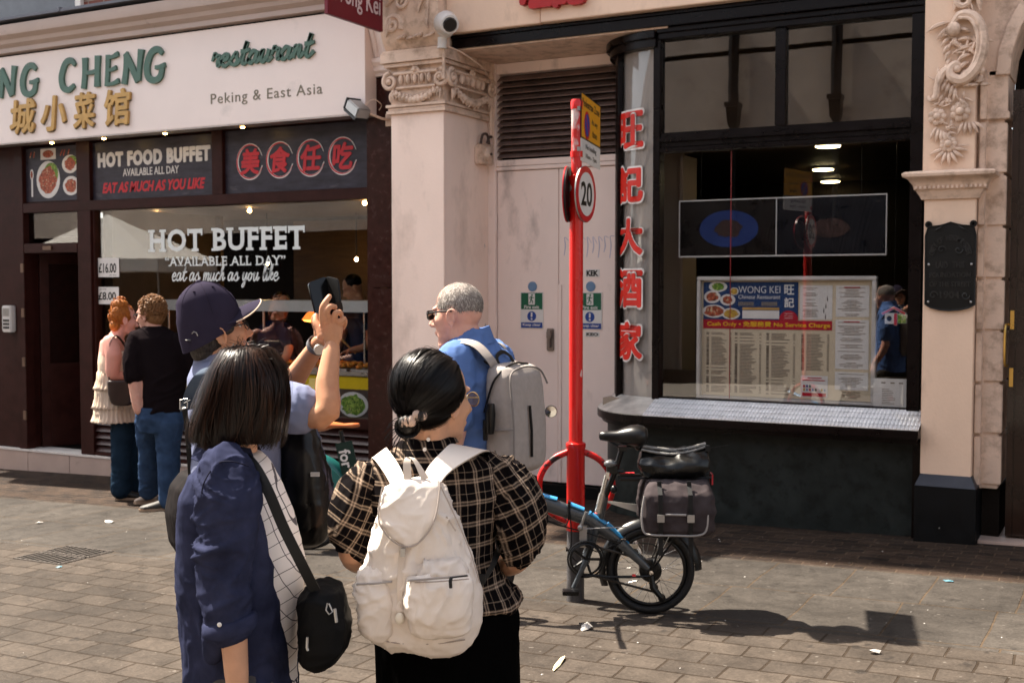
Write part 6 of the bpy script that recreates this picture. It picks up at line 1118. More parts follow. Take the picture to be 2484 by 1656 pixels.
def hair_mat(name, c1, c2, rough=.32):
    if name in _M: return _M[name]
    m, g, b = custom(name); tc = g.a("TexCoord").outputs["Object"]; mp = g.a("Mapping", i_0=tc, i_3=(60, 60, 5)).outputs[0]; g.l.new(g.ramp(g.noise(mp, 3, 3), [(.3, c1), (.7, c2)]), b.inputs["Base Color"]); b.inputs["Roughness"].default_value = rough; b.inputs["Specular IOR Level"].default_value = .16; b.inputs["Anisotropic"].default_value = .5; _M[name] = m; return m
skin_a = M("tan_skin", (0.47, 0.235, 0.135), 0.45, var=.10, vs=25, bump=.0002, bs=150, sub=.10, spec=.4, dirt=((.40, .15, .09), 9, .55, .8)); skin_b = M("fair_pink_skin", (0.62, 0.335, 0.255), 0.45, var=.08, vs=22, bump=.0002, bs=150, sub=.10, spec=.4, dirt=((.56, .22, .16), 8, .5, .8)); skin_c = M("light_tan_skin", (0.52, 0.285, 0.18), 0.45, var=.08, vs=24, bump=.0002, bs=150, sub=.10, spec=.4)
black_hair = hair_mat("black_hair", (.0018, .0015, .0015), (.0045, .0035, .0032), .38); black_hair2 = hair_mat("black_hair_lighter", (.004, .0032, .003), (.012, .009, .008), .34); brown_black = hair_mat("dark_brown_hair", (.0025, .0015, .0012), (.008, .0036, .0024), .36); brown_mid = hair_mat("brown_hair_locks", (.0045, .0022, .0016), (.016, .0065, .004), .36); brown_lite = hair_mat("auburn_hair_locks", (.010, .004, .0024), (.036, .0145, .0075), .36)  # second black is a lighter tone mixed among the locks
denim = cloth("blue_denim", (.036, .064, .125), .8, .35, 7, 700); shoe_d = M("dark_shoe", (.02, .018, .017), .5, var=.3); shoe_t = M("tan_shoe_sole", (.32, .22, .15), .6, var=.2)
def leg(mb, hip, knee, ankle, r=(.095, .075, .065, .06)): limb(mb, [hip, Vector(hip).lerp(Vector(knee), .5), knee, ankle], r)
def shoe(name, parent, ank, toe, mat, sole=None, w_=.045):
    a, t = Vector(ank), Vector(toe); d = (t-a); d.z = 0; L = d.length; d.normalize(); sd = Vector((-d.y, d.x, 0)); b = Vector((a.x, a.y, t.z)); q = MB(mat); rs = []
    for s_, hw, h in ((-.06, .025, .05), (-.045, .036, .085), (.0, .038, .10), (.05, .042, .085), (L*.55, w_, .062), (L*.8, w_, .048), (L*.95, w_*.8, .038), (L+.01, w_*.4, .026)): rs.append([b+d*s_+sd*hw*math.cos(q_)+Vector((0, 0, .012+h*.5+h*.5*math.sin(q_))) for q_ in [2*math.pi*i/14 for i in range(14)]])
    q.rings(rs); o = q.build(name, parent, smooth=70)
    q = MB(sole or mat); rs = [[b+d*s_+sd*(hw+.004)*c_+Vector((0, 0, z)) for c_, z in ((-1, 0), (1, 0), (1, .026), (-1, .026))] for s_, hw in ((-.065, .022), (-.05, .034), (.0, .036), (.05, .038), (L*.55, w_), (L*.8, w_), (L*.95, w_*.8), (L+.015, w_*.4))]; q.rings(rs); q.build("sole", o, bevel=.004); return o
# ---------------------------------------------------------------- woman with dark bob and navy linen jacket
K = Sketch(3.2, 580, 400, 650, 1.558); pa = person("woman with dark bobbed hair in a navy linen jacket with a black shoulder bag", K)
hd = Head(K(304, 486), 38, 2, size=.88); q = MB(skin_c); hd.build(q, K(262, 735), .052)
trunk(q, [(K(262, 740), .05, .09), (K(255, 850), .08, .13), (K(270, 1100), .09, .13), (K(280, 1500), .10, .14)], 0)
limb(q, [K(232, 800, -.19), K(208, 1100, -.215), K(243, 1370, -.245), K(258, 1600, -.25)], [.045, .040, .036, .029]); hand(q, K(258, 1600, -.25), (.08, .05, -1), (-.2, -1, 0), (1, 0, 0), .92)
limb(q, [K(240, 800, .17), K(230, 1100, .20), K(270, 1380, .18), K(300, 1580, .14)], [.045, .038, .033, .027]); hand(q, K(300, 1580, .14), (.15, 0, -1), (0, 1, 0), (1, 0, 0), .92)
for y in (-.09, .09): leg(q, K(270, 1560, y), K(275, 1980, y), K(270, 2400, y), (.08, .06, .05, .04))
skin("body", q, skin_c, pa, .006, 5); hd.eyes(pa)
navy_l = cloth("navy_linen", (.030, .034, .068), .85, .35, 14, 850, .0006, .06); tee = None
q = MB(navy_l); rows = []
for cy, x0, x1, b in ((700, 188, 318, .075), (722, 160, 338, .125), (765, 122, 352, .185), (850, 82, 378, .205), (1000, 62, 415, .195), (1200, 66, 448, .185), (1400, 78, 465, .185), (1540, 88, 472, .185), (1640, 92, 474, .185)):
    p0, p1 = K(x0, cy), K(x1, cy); rows.append(((p0+p1)/2, (p1.x-p0.x)/2, b))
trunk(q, rows, 0, 36, .6); skin("jacket_body", q, navy_l, pa, .0065, 3, folds(.016, 10, 10, 6, 1.0, .0008))
q = MB(navy_l); limb(q, [K(228, 790, -.165), K(236, 880, -.195), K(226, 1000, -.215), K(208, 1110, -.225), K(210, 1240, -.235), K(230, 1362, -.245)], [.076, .084, .076, .069, .064, .057], 18, 5); limb(q, [K(188, 1340, -.235), K(175, 1420, -.225), K(165, 1480, -.21)], [.040, .034, .022]); skin("sleeve", q, navy_l, pa, .006, 3, folds(.020, 7, 7, 17, 3.0, .0009))
q = MB(navy_l); limb(q, [K(232, 790, .15), K(236, 880, .19), K(226, 1000, .21), K(215, 1110, .22), K(240, 1240, .205), K(262, 1362, .195)], [.076, .084, .076, .069, .064, .057], 18, 5); skin("sleeve", q, navy_l, pa, .008, 4, folds(.011, 5, 5, 15, 6.0))
q = MB(navy_l); C = [K(250, 712)+Vector((.082*math.cos(a), .085*math.sin(a), .006+.018*math.cos(a+2.6))) for a in [R(40+10*i) for i in range(29)]]
q.rings([[p+Vector((0, 0, .03)), p+(p-K(250, 712))*.12+Vector((0, 0, .012)), p+(p-K(250, 712))*.35+Vector((0, 0, -.035)), p+Vector((0, 0, -.03))] for p in C]); q.build("collar", pa, smooth=60, bevel=.002)
q = MB(M("dark_stitch", (.012, .013, .03), .8)); q.tube(catmull([K(160, 762, -.225), K(200, 738, -.235), K(250, 735, -.24), K(310, 752, -.215)], 6), .0022, 5); q.tube(catmull([K(128, 880, -.262), K(138, 820, -.268), K(165, 770, -.25)], 5), .002, 5); q.build("shoulder_seam", pa)
q = MB(navy_l); q.rings([[K(232, 1362, -.245)+Vector((.060*math.cos(a)*s_, .060*math.sin(a)*s_, dz+.012*math.cos(a))) for a in [2*math.pi*i/24 for i in range(24)]] for s_, dz in ((1.0, .02), (1.13, .015), (1.18, -.012), (1.05, -.022), (.9, -.015))]); q.build("cuff", pa, smooth=60); q = MB(whiteplastic); q.ell(K(192, 1362, -.312), (.006, .003, .006)); q.build("button", pa)
m, g, b = custom("grid_check_tee"); tc = g.a("TexCoord").outputs["Object"]; wn = g.a("TexNoise", i_Vector=tc, i_Scale=5.0); wv = g.a("VectorMath", operation='SCALE', i_0=wn.outputs["Color"], i_Scale=.03); sp = g.a("SeparateXYZ", i_0=g.a("VectorMath", operation='ADD', i_0=g.a("Mapping", i_0=tc, i_2=(0, R(24), 0)).outputs[0], i_1=wv.outputs[0]).outputs[0])
ln = lambda s_: g.math('LESS_THAN', g.math('FRACT', g.math('MULTIPLY', s_, 27.0)), .055)
g.l.new(g.mix(g.math('MAXIMUM', ln(sp.outputs[0]), ln(sp.outputs[2])), (.60, .56, .55), (.09, .08, .09)), b.inputs["Base Color"]); b.inputs["Roughness"].default_value = .85; b.inputs["Specular IOR Level"].default_value = .03; tee = m
q = MB(tee); rows = []
for cy, x0, x1, b_ in ((702, 215, 345, .06), (745, 190, 385, .095), (830, 170, 428, .115), (930, 160, 468, .12), (1130, 170, 518, .125), (1300, 185, 492, .13), (1460, 190, 478, .13), (1640, 195, 474, .13)):
    p0, p1 = K(x0, cy, -.03), K(x1, cy, -.03); rows.append(((p0+p1)/2+Vector((0, .03, 0)), (p1.x-p0.x)/2, b_))
trunk(q, rows, 0, 28); skin("t_shirt", q, tee, pa, .009, 4, folds(.006, 7, 7, 7, 8))
tro = cloth("grey_trousers", (.10, .09, .09), .85); q = MB(tro)
for y in (-.095, .095): leg(q, K(275, 1600, y), K(275, 1980, y), K(268, 2370, y), (.115, .095, .08, .07))
trunk(q, [(K(275, 1500), .13, .17), (K(275, 1620), .14, .18), (K(275, 1720), .12, .16)], 0); skin("trousers", q, tro, pa, .012, 4, folds(.008, 6, 6, 8, 2))
for y in (-.1, .1): a = K(262, 2400, y); shoe("shoe", pa, (a.x, a.y, .08), (a.x+.2, a.y, 0), shoe_d)
# hair: bob
HR = [(300, 276, 345, .03), (310, 240, 380, .066), (335, 205, 412, .094), (385, 176, 440, .111), (450, 154, 456, .117), (520, 130, 460, .119), (585, 106, 456, .121), (640, 94, 448, .118), (672, 100, 436, .108)]
def bobS(u, v, l=0.0):
    a = 2*math.pi*u; t = max(0, min(.9999, v))*(len(HR)-1); i = int(t); f = t-i; A_, B_ = HR[i], HR[i+1]; cy, x0, x1, w_ = [A_[j]+(B_[j]-A_[j])*f for j in range(4)]
    p0, p1 = K(x0, cy), K(x1, cy); rx = (p1.x-p0.x)/2; fa = math.cos(a-R(38)); sh = 1.0
    if v > .42 and fa > .72: sh = 1-.42*min(1, (fa-.72)/.12)*min(1, (v-.42)/.1)
    c = (p0+p1)/2; w2 = (.010*math.sin(a*9+v*3)+.006*math.sin(a*23+v*5))*(v**2)*.5+.010*math.sin(v*5+a)*math.sin(math.pi*min(1, v))*.5
    return Vector((c.x+(rx+l+w2)*math.cos(a)*sh, (w_+l+w2)*math.sin(a)*sh, c.z+.012*math.sin(a*5+1)*max(0, v-.9)*6+(l*.8 if v < .2 else 0)))
q = MB(brown_black); q.rings([[bobS(j/40, i/30*.93, -.010) for j in range(40)] for i in range(31)]); h_o = q.build("hair", pa, smooth=180)
strands("hair_locks", h_o, [brown_black, brown_mid, brown_lite], bobS, 5200, .0024, 11, .0045, .006, seed=4, clump=120, drift=.026, spread=.005, tips=(.84, 1.06))
rn = random.Random(8); q = MB(brown_black)
for i in range(170):
    u, v = rn.random(), rn.uniform(.0, .9) if i > 90 else rn.uniform(0, .3); p = bobS(u, v, .0); dr = Vector((rn.uniform(-.4, .6), rn.uniform(-.4, .4), rn.uniform(.3, 1.0))).normalized(); L = rn.uniform(.012, .045); dr.z *= (1 if v < .3 else -.6); q.tube(catmull([p, p+dr*L*.5, p+dr*L+Vector((rn.uniform(-.02, .02), 0, -.008))], 3), [.0006]*6+[.0003], 3)
q.build("loose_hairs", h_o, fix=False)
q = MB(blackplastic); hd.tube(q, [(-.005, -.092, .008), (.05, -.09, .012), (.10, -.06, .012)], .003, 6); hd.tube(q, [(.10, -.062, .02), (.118, -.02, .02), (.115, -.03, -.015), (.10, -.062, -.012), (.10, -.062, .02)], .003, 6); hd.tube(q, [(.10, .062, .02), (.118, .02, .02), (.115, .03, -.015), (.10, .062, -.012), (.10, .062, .02)], .003, 6); hd.tube(q, [(.118, -.02, .02), (.12, 0, .022), (.118, .02, .02)], .003, 6); q.build("glasses", pa)
# her black shoulder bag
t = thing("shoulder_bag", "black nylon shoulder bag with small zip pulls on the woman in the navy jacket", "bag", K.loc, R(28.1)); nyl = M("black_nylon", (.014, .014, .015), .6, var=.25, vs=8, bump=.0005, bs=120, spec=.12)
K2 = K; q = MB(nyl); rr = []
for cy, x0, x1, y0, y1 in ((1222, 575, 600, -.16, -.05), (1245, 520, 640, -.19, -.03), (1300, 482, 652, -.205, -.02), (1400, 474, 668, -.21, -.01), (1480, 476, 662, -.21, -.01), (1530, 486, 620, -.19, -.03), (1545, 510, 580, -.16, -.06)):
    p0, p1 = K(x0, cy, y0), K(x1, cy, y0); rr.append(((Vector(((p0.x+p1.x)/2, (y0+y1)/2, p0.z))), (p1.x-p0.x)/2, (y1-y0)/2))
trunk(q, rr, 0, 24, .7); skin("bag_body", q, nyl, t, .007, 3, folds(.009, 9, 9, 9, 4))
q = MB(strapm); Sp = catmull([K(300, 715, -.09), K(338, 760, -.14), K(385, 850, -.185), K(440, 985, -.205), K(500, 1110, -.21), (K(560, 1232, -.17))], 6); q.rings([[p+Vector((-.0125, -.002, -.006)), p+Vector((.0125, -.002, .006)), p+Vector((.0125, .002, .006)), p+Vector((-.0125, .002, -.006))] for p in Sp]); Sp = catmull([K(300, 715, -.09), K(200, 712, .0), K(180, 760, .13), K(200, 900, .23), K(330, 1100, .22), K(480, 1230, .08), K(560, 1240, -.06)], 5); q.rings([[p+Vector((-.014, -.002, .0)), p+Vector((.014, -.002, .0)), p+Vector((.014, .004, .006)), p+Vector((-.014, .004, .006))] for p in Sp]); q.build("strap", t)
q = MB(greymetal); q.tube([K(606, 1278, -.222), K(600, 1305, -.226), K(612, 1322, -.226), K(626, 1312, -.224), K(612, 1280, -.222)], .0022, 6); q.tube([K(634, 1300, -.222), K(640, 1352, -.222)], .0045, 6); q.tube([K(528, 1410, -.224), K(526, 1450, -.224), K(530, 1462, -.224)], .0035, 6); q.build("zip_pull", t)
# ---------------------------------------------------------------- man in a dark cap photographing with a phone
K0 = Sketch(3.75, 570); K = K0.sheet(400, 650, 1.558); C_ = K0.sheet(420, 650, 4.4795)
pa = person("man in a dark blue cap raising a phone with both hands above the bobbed woman", K0)
hd = Head(C_(474, 712), 27, 15, 0, .89); q = MB(skin_a); hd.build(q, K(192, 365), .056)
trunk(q, [(K(200, 390), .06, .10), (K(240, 480), .09, .15), (K(265, 700), .10, .15), (K(270, 1000), .11, .15)], 30)
KW, FW_ = C_(1725, 850, -.12), C_(1590, 800, .03)
limb(q, [K(335, 490, -.06), K(590, 562, -.19), K(612, 430, -.16), KW], [.046, .041, .036, .0245]); limb(q, [K(205, 505, .22), K(432, 490, .24), K(500, 400, .16), FW_], [.046, .041, .037, .0245])
qb = q; q = MB(skin_a)
# near hand: palm, four bent fingers up the phone case, thumb
P_ = lambda x, y, d=0.0: C_(x, y, -.12+d)
rs = [[(P_(x0, y0)+P_(x1, y1))/2+(P_(x1, y1)-P_(x0, y0))/2*math.cos(a)+Vector((.006, -h, .0))*math.sin(a) for a in [2*math.pi*i/14 for i in range(14)]] for x0, y0, x1, y1, h in ((1660, 850, 1795, 850, .017), (1615, 770, 1830, 770, .016), (1592, 680, 1845, 690, .016), (1600, 590, 1838, 600, .015), (1625, 535, 1815, 560, .011))]; q.rings(rs)
fg = lambda pts, r: limb(q, [P_(*p) for p in pts], [v*1.12 for v in r], 10, 3)
fg([(1632, 620, -.003), (1622, 545, -.012), (1625, 440, -.016), (1655, 375, -.014), (1700, 312, -.004)], [.0095, .0098, .0095, .0088, .0072]); fg([(1690, 600, -.004), (1672, 520, -.016), (1672, 462, -.022), (1712, 418, -.018), (1758, 425, -.006)], [.0098, .0100, .0096, .0088, .0074])
fg([(1752, 600, -.003), (1748, 545, -.014), (1768, 492, -.020), (1806, 482, -.014), (1826, 505, .0)], [.0095, .0095, .0090, .0083, .0070]); fg([(1806, 640, 0), (1822, 590, -.006), (1848, 550, -.006), (1866, 580, .006), (1860, 625, .016)], [.0090, .0088, .0080, .0074, .0064])
fg([(1618, 740, .004), (1590, 660, .012), (1552, 590, .022), (1556, 520, .034)], [.0150, .0125, .0108, .0085])
# far hand behind the phone
P2 = lambda x, y, d=0.0: C_(x, y, .03+d)
rs = [[(P2(x0, y0)+P2(x1, y1))/2+(P2(x1, y1)-P2(x0, y0))/2*math.cos(a)+Vector((0, -h, 0))*math.sin(a) for a in [2*math.pi*i/12 for i in range(12)]] for x0, y0, x1, y1, h in ((1545, 800, 1640, 800, .016), (1525, 720, 1680, 710, .016), (1525, 640, 1700, 630, .014), (1560, 580, 1700, 580, .010))]; q.rings(rs)
for pts in ([(1545, 640, 0), (1528, 560, -.012), (1560, 510, -.02), (1590, 508, -.02)], [(1600, 600, .0), (1630, 520, .01), (1690, 460, .02), (1740, 440, .03)], [(1650, 610, .0), (1700, 560, .012), (1760, 520, .022), (1800, 520, .03)], [(1680, 650, .0), (1740, 620, .012), (1800, 600, .022), (1868, 590, .024)], [(1680, 700, 0), (1740, 690, .012), (1800, 670, .02), (1850, 650, .02)]): limb(q, [P2(*p) for p in pts], [.010, .0098, .009, .0072], 10, 3)
for x, y in ((1640, 545), (1680, 530), (1745, 555), (1800, 580)): q.ell(P_(x, y, -.012), (.0095, .007, .0095), n=8, m=6)
qh = q; q = qb
for y in (-.10, .10): leg(q, K(270, 1100, y), K(270, 1640, y), K(270, 2120, y), (.085, .065, .055, .045))
skin("body", q, skin_a, pa, .0052, 4, fine=[(qh, .0022, 2)]); hd.eyes(pa)
polo = cloth("grey_blue_polo", (.17, .19, .29), .85, .08, 12, 600, .0004, .1); q = MB(polo)
trunk(q, [(K(192, 345), .060, .062), (K(198, 368), .078, .10), (K(216, 418), .105, .165), (K(242, 500), .125, .20), (K(262, 700), .135, .20), (K(265, 900), .14, .19), (K(265, 1090), .145, .195)], 30, 28, .9)
limb(q, [K(312, 470, -.08), K(395, 508, -.11), K(498, 535, -.155)], [.080, .082, .078], 16); limb(q, [K(190, 470, .18), K(300, 490, .23), K(400, 490, .24)], [.080, .080, .072], 16); skin("polo_shirt", q, polo, pa, .007, 5, folds(.010, 8, 8, 9, 11))
q = MB(polo); nc = K(186, 342); q.rings([[nc+Vector((rx*math.cos(a), rx*.95*math.sin(a), z+.02*math.cos(a-.5))) for a in [2*math.pi*i/28 for i in range(28)]] for rx, z in ((.066, -.020), (.060, .018), (.063, .022), (.070, -.006), (.074, -.022))]); q.build("collar", pa, smooth=70)
cap_m = cloth("dark_blue_cap", (.036, .030, .052), .75, .1, 20, 700, .0003, .25); q = MB(cap_m); rs = []
for i in range(13):
    t = i/12*1.62; rr = math.sin(t) if t < 1.57 else 1.0; z = .058+.136*math.cos(t)-(.03 if i == 12 else 0)
    rs.append([hd(-.014+.117*max(rr, .02)*math.cos(a)*(1-.03*math.cos(a)), .094*max(rr, .02)*math.sin(a), z+((-.024+.034*math.cos(a)) if i > 9 else (-.012+.017*math.cos(a)) if i > 7 else 0)) for a in [2*math.pi*j/36 for j in range(36)]])
q.rings(rs); cap_o = q.build("cap", pa, smooth=80)
q = MB(cap_m); rs = []
for j in range(17):
    a = R(-74+148*j/16); r0 = (.098*math.cos(a), .094*math.sin(a)); ex = .082*math.cos(a*1.12)**.55 if abs(a*1.12) < 1.57 else 0; e = (r0[0]+ex+.004, r0[1]*1.0); dz = -.050*(abs(math.sin(a))**1.7)
    rs.append([hd(r0[0]-.012, r0[1], .066+dz*.7), hd((r0[0]+e[0])/2, (r0[1]+e[1])/2, .076+dz*.9), hd(e[0], e[1], .078+dz), hd(e[0], e[1], .074+dz), hd((r0[0]+e[0])/2, (r0[1]+e[1])/2, .071+dz*.9), hd(r0[0]-.012, r0[1], .060+dz*.7)])
q.rings(rs); q.build("brim", cap_o, smooth=60); q = MB(M("beige_brim_edge", (.55, .42, .32), .7)); q.tube([Vector(r_[2]).lerp(r_[3], .6) for r_ in rs], .0026, 6); q.build("brim_edge", cap_o)
q = MB(cap_m); hd.ell(q, (-.014, 0, .196), (.011, .011, .006), n=10, m=6)
for az_ in (30, 90, 150, 210, 270, 330): q.tube([hd(-.014+.1175*math.sin(t)*math.cos(R(az_))+.0, .0945*math.sin(t)*math.sin(R(az_)), .058+.1368*math.cos(t)) for t in [.12*i for i in range(1, 13)]], .0012, 4)
for az_ in (0, 60, 120, 180, 240, 300): q.lathe([(.002, 0), (.0045, .0012), (.002, .0016)], hd(-.014+.1175*math.sin(.62)*math.cos(R(az_)), .0945*math.sin(.62)*math.sin(R(az_)), .058+.136*math.cos(.62)), 8)
q.build("cap_seams", cap_o); q = MB(greymetal); hd.tube(q, [(-.118, -.045, .012), (-.105, -.058, .008)], .011, 4, flat=.3); hd.tube(q, [(-.098, -.066, .030), (-.092, -.075, .036), (-.085, -.080, .030), (-.084, -.081, .018)], .0018, 6); q.build("cap_buckle", cap_o)
gh = hair_mat("short_greying_hair", (.012, .010, .009), (.055, .045, .04), .5); q = MB(gh); hd.ell(q, (-.042, 0, -.002), (.079, .079, .075), n=24, m=16); hd.ell(q, (.020, -.070, .012), (.03, .012, .02)); hd.ell(q, (-.055, 0, -.045), (.055, .06, .055)); q.build("hair", pa, smooth=180)
q = MB(blackplastic); hd.tube(q, [(-.01, -.086, .016), (.05, -.082, .016), (.098, -.062, .012)], .0022, 6)
for e in (-1, 1): hd.tube(q, [(.102, e*.034+.026*math.cos(a), .004+.018*math.sin(a)) for a in [2*math.pi*i/14 for i in range(14)]], .0018, 6, wrap=True)
hd.tube(q, [(.102, -.008, .008), (.110, 0, .012), (.102, .008, .008)], .0018, 6); q.build("glasses", pa)
trs = cloth("dark_trousers", (.02, .02, .025), .85); q = MB(trs); trunk(q, [(K(265, 1020), .13, .18), (K(268, 1130), .135, .185), (K(268, 1240), .12, .17)], 30)
for x, y in ((240, .11), (300, -.10)): leg(q, K(x, 1150, y), K(x, 1640, y), K(x-4, 2100, y), (.11, .09, .08, .07))
skin("trousers", q, trs, pa, .012, 4, folds(.008, 6, 6, 8, 3)); 
for x, y in ((240, .11), (300, -.10)): a = K(x, 2150, y); shoe("shoe", pa, (a.x, a.y, .08), (a.x+.19, a.y+.1, 0), shoe_d)
t = thing("wrist_watch", "grey wrist watch on the far wrist of the man in the cap", "watch", K0.loc, R(28.1)); wd = (FW_-K(500, 400, .16)).normalized(); wc = FW_-wd*.022; q = MB(M("grey_watch_strap", (.16, .16, .17), .45, metal=.4)); u = wd.orthogonal().normalized(); v = wd.cross(u); q.rings([[wc+wd*h+(u*math.cos(a)+v*math.sin(a))*r_ for a in [2*math.pi*i/24 for i in range(24)]] for r_, h in ((.031, -.009), (.0345, -.009), (.0345, .009), (.031, .009))], caps=False); q.build("strap", t); q = MB(greymetal); q.cyl(wc+Vector((.010, -.030, -.01)), wc+Vector((.014, -.040, -.013)), .017, n=18); q.build("watch_case", t)
t = thing("phone", "black phone in an open folio case held up by the man in the cap", "phone", K0.loc, R(28.1)); ph_b = M("phone_black_glass", (.006, .006, .007), .15, spec=.5); ph_c = M("folio_case_black", (.010, .010, .011), .45, bump=.0003, bs=200)
def slab(mb, A_, B_, Cc, D_, th):
    A_, B_, Cc, D_ = [Vector(p) for p in (A_, B_, Cc, D_)]; n_ = (B_-A_).cross(D_-A_).normalized()*th; r_ = .12; ring = []
    for P0, Pp, Pn in ((A_, D_, B_), (B_, A_, Cc), (Cc, B_, D_), (D_, Cc, A_)):
        e1, e2 = (Pp-P0).normalized()*.010, (Pn-P0).normalized()*.010; ring += [P0+e1, P0+(e1+e2)*.29, P0+e2]
    mb.rings([[p-n_*.5 for p in ring], [p+n_*.5 for p in ring]])
q = MB(ph_b); slab(q, C_(1462, 165, -.075), C_(1662, 92, -.03), C_(1738, 600, -.05), C_(1560, 580, -.09), .009); po = q.build("phone_body", t, bevel=.0015); q = MB(greymetal); q.tube([C_(1552, 150, -.058), C_(1580, 141, -.052)], .0012, 5); q.build("camera_rim", po)
q = MB(ph_c); slab(q, C_(1664, 90, -.026), C_(1798, 118, -.07), C_(1852, 640, -.085), C_(1728, 560, -.05), .006); slab(q, C_(1745, 385, -.092), C_(1830, 350, -.096), C_(1852, 470, -.10), C_(1770, 520, -.096), .005); q.build("folio_cover", t, bevel=.0012)
# his backpack strap and the two dark bags
t = thing("dark_backpack", "black mesh backpack with slate strap on the back of the man in the cap", "backpack", K0.loc, R(28.1)); q = MB(M("black_mesh_fabric", (.020, .016, .016), .7, var=.5, vs=40, bump=.0002, bs=120)); trunk(q, [(K(95, 775, .08), .03, .07), (K(82, 830, .07), .055, .11), (K(72, 930, .06), .062, .13), (K(80, 1040, .06), .055, .13), (K(100, 1120, .06), .03, .10)], 30, 20, .8); skin("bag_body", q, M("black_mesh_fabric", (0, 0, 0)), t, .009, 3, folds(.010, 10, 10, 10, 2))
slate_w = M("slate_strap", (.060, .078, .110), .7, var=.1); q = MB(slate_w); Sp = catmull([K(215, 372, -.12), K(172, 372, -.165), K(138, 395, -.18), K(106, 440, -.165), K(84, 500, -.14), K(76, 540, -.12)], 6); q.rings([[p+Vector((-.024, .014, -.006)), p+Vector((.024, -.010, .006)), p+Vector((.026, -.004, .006)), p+Vector((-.022, .020, -.006))] for p in Sp]); q.build("strap", t, smooth=60)
q = MB(greymetal); b0 = K(70, 512, -.15); q.tube([b0+Vector((dx, -.012, dz)) for dx, dz in ((-.010, -.018), (.012, -.012), (.012, .016), (-.010, .012), (-.010, -.018))], .0028, 6); q.use(strapm); q.tube([b0+Vector((.0, -.008, -.01)), K(76, 580, -.10), K(84, 700, -.05), K(90, 800, .0)], .009, 6, flat=.25); q.tube([b0+Vector((.0, -.008, .0)), K(92, 500, -.15)], .010, 6, flat=.25); q.build("strap_buckle", t)
t = thing("black_nylon_bag", "glossy black nylon bag hanging between the bobbed woman and the hire bicycle", "bag", K0.loc, R(28.1)); q = MB(nyl); rr = []
for cy, x0, x1, b_ in ((585, 470, 540, .04), (610, 450, 566, .07), (680, 425, 588, .10), (780, 415, 612, .115), (880, 420, 626, .12), (970, 440, 622, .115), (1030, 470, 604, .09), (1052, 500, 570, .05)):
    p0, p1 = K(x0, cy, .02), K(x1, cy, .02); rr.append(((p0+p1)/2, (p1.x-p0.x)/2, b_))
trunk(q, rr, 0, 24, .8); shiny = M("crinkled_black_nylon", (.010, .0095, .011), .34, var=.3, vs=14, spec=.5); skin("bag_body", q, shiny, t, .007, 3, folds(.018, 9, 9, 8, 17)); q = MB(strapm); q.tube(catmull([K(500, 590, .02), K(440, 520, -.02), K(370, 460, -.10), K(300, 440, -.12)], 5), .014, 6, flat=.25); q.build("strap", t); q = MB(whiteplastic); q.box(*sum([(a, b) for a, b in zip(K(545, 792, -.105), K(580, 775, -.095))], ()))
q.build("white_patch", t)  # small white box on the front of the bag

# ---------------------------------------------------------------- woman in black plaid shirt with a white backpack
K = Sketch(3.4, 1056, 780, 650, 1.558); pa = person("woman in a black plaid puff sleeved shirt wearing a white backpack", K)
hd = Head(K(438, 505), 42, 0, 0, 1.0); q = MB(skin_c); hd.build(q, K(410, 665), .056)
trunk(q, [(K(410, 660), .07, .09), (K(420, 780), .08, .13), (K(420, 1000), .09, .14), (K(430, 1300), .09, .14)], 78)
limb(q, [K(225, 815, 0), K(140, 940, -.02), K(112, 1085, -.02), K(170, 1118, .12), K(250, 1090, .26)], [.045, .042, .042, .038, .026]); hand(q, K(250, 1090, .26), (.7, .6, .2), (0, 0, -1), (-.3, .6, 0), .95); limb(q, [K(640, 815, 0), K(735, 940, -.02), K(745, 1085, -.02), K(690, 1125, .12), K(600, 1095, .26)], [.045, .043, .043, .039, .027]); hand(q, K(600, 1095, .26), (-.7, .6, .2), (0, 0, -1), (.3, .6, 0), .95)
for x in (330, 570): leg(q, K(x, 1360, 0), K(x, 1760, 0), K(x, 2120, 0), (.08, .06, .05, .04))
skin("body", q, skin_c, pa, .0055, 5); hd.eyes(pa)
def plaid(name, rot):
    m, g, b = custom(name); tc = g.a("TexCoord").outputs["Object"]; wn = g.a("TexNoise", i_Vector=tc, i_Scale=6.0); wv = g.a("VectorMath", operation='SCALE', i_0=wn.outputs["Color"], i_Scale=.022); p = g.a("VectorMath", operation='ADD', i_0=g.a("Mapping", i_0=tc, i_2=(0, R(rot), 0)).outputs[0], i_1=wv.outputs[0]).outputs[0]; sp = g.a("SeparateXYZ", i_0=p)
    def band(s_, c, w_): return g.math('LESS_THAN', g.math('ABSOLUTE', g.math('SUBTRACT', g.math('FRACT', g.math('MULTIPLY', s_, 16.0)), c)), w_)
    xx = g.math('ADD', sp.outputs[0], g.math('MULTIPLY', sp.outputs[1], .55)); zz = sp.outputs[2]; ad = lambda a, b_: g.math('ADD', a, b_)
    def lines(s_): return ad(ad(g.math('MULTIPLY', band(s_, .22, .030), .62), g.math('MULTIPLY', band(s_, .36, .030), .62)), ad(g.math('MULTIPLY', band(s_, .72, .022), .42), g.math('MULTIPLY', band(s_, .29, .13), .20)))
    f = g.math('MULTIPLY', ad(lines(xx), lines(zz)), .62); wv2 = g.noise(tc, 160, 2); f = g.math('MULTIPLY', f, g.ramp(wv2, [(.3, .55), (.7, 1.0)]))
    g.l.new(g.mix(f, (.0045, .0034, .0038), (.46, .34, .255)), b.inputs["Base Color"]); b.inputs["Roughness"].default_value = .8; b.inputs["Specular IOR Level"].default_value = .02; return m
pb_ = plaid("black_plaid_cotton", 3); q = MB(pb_); rows = []
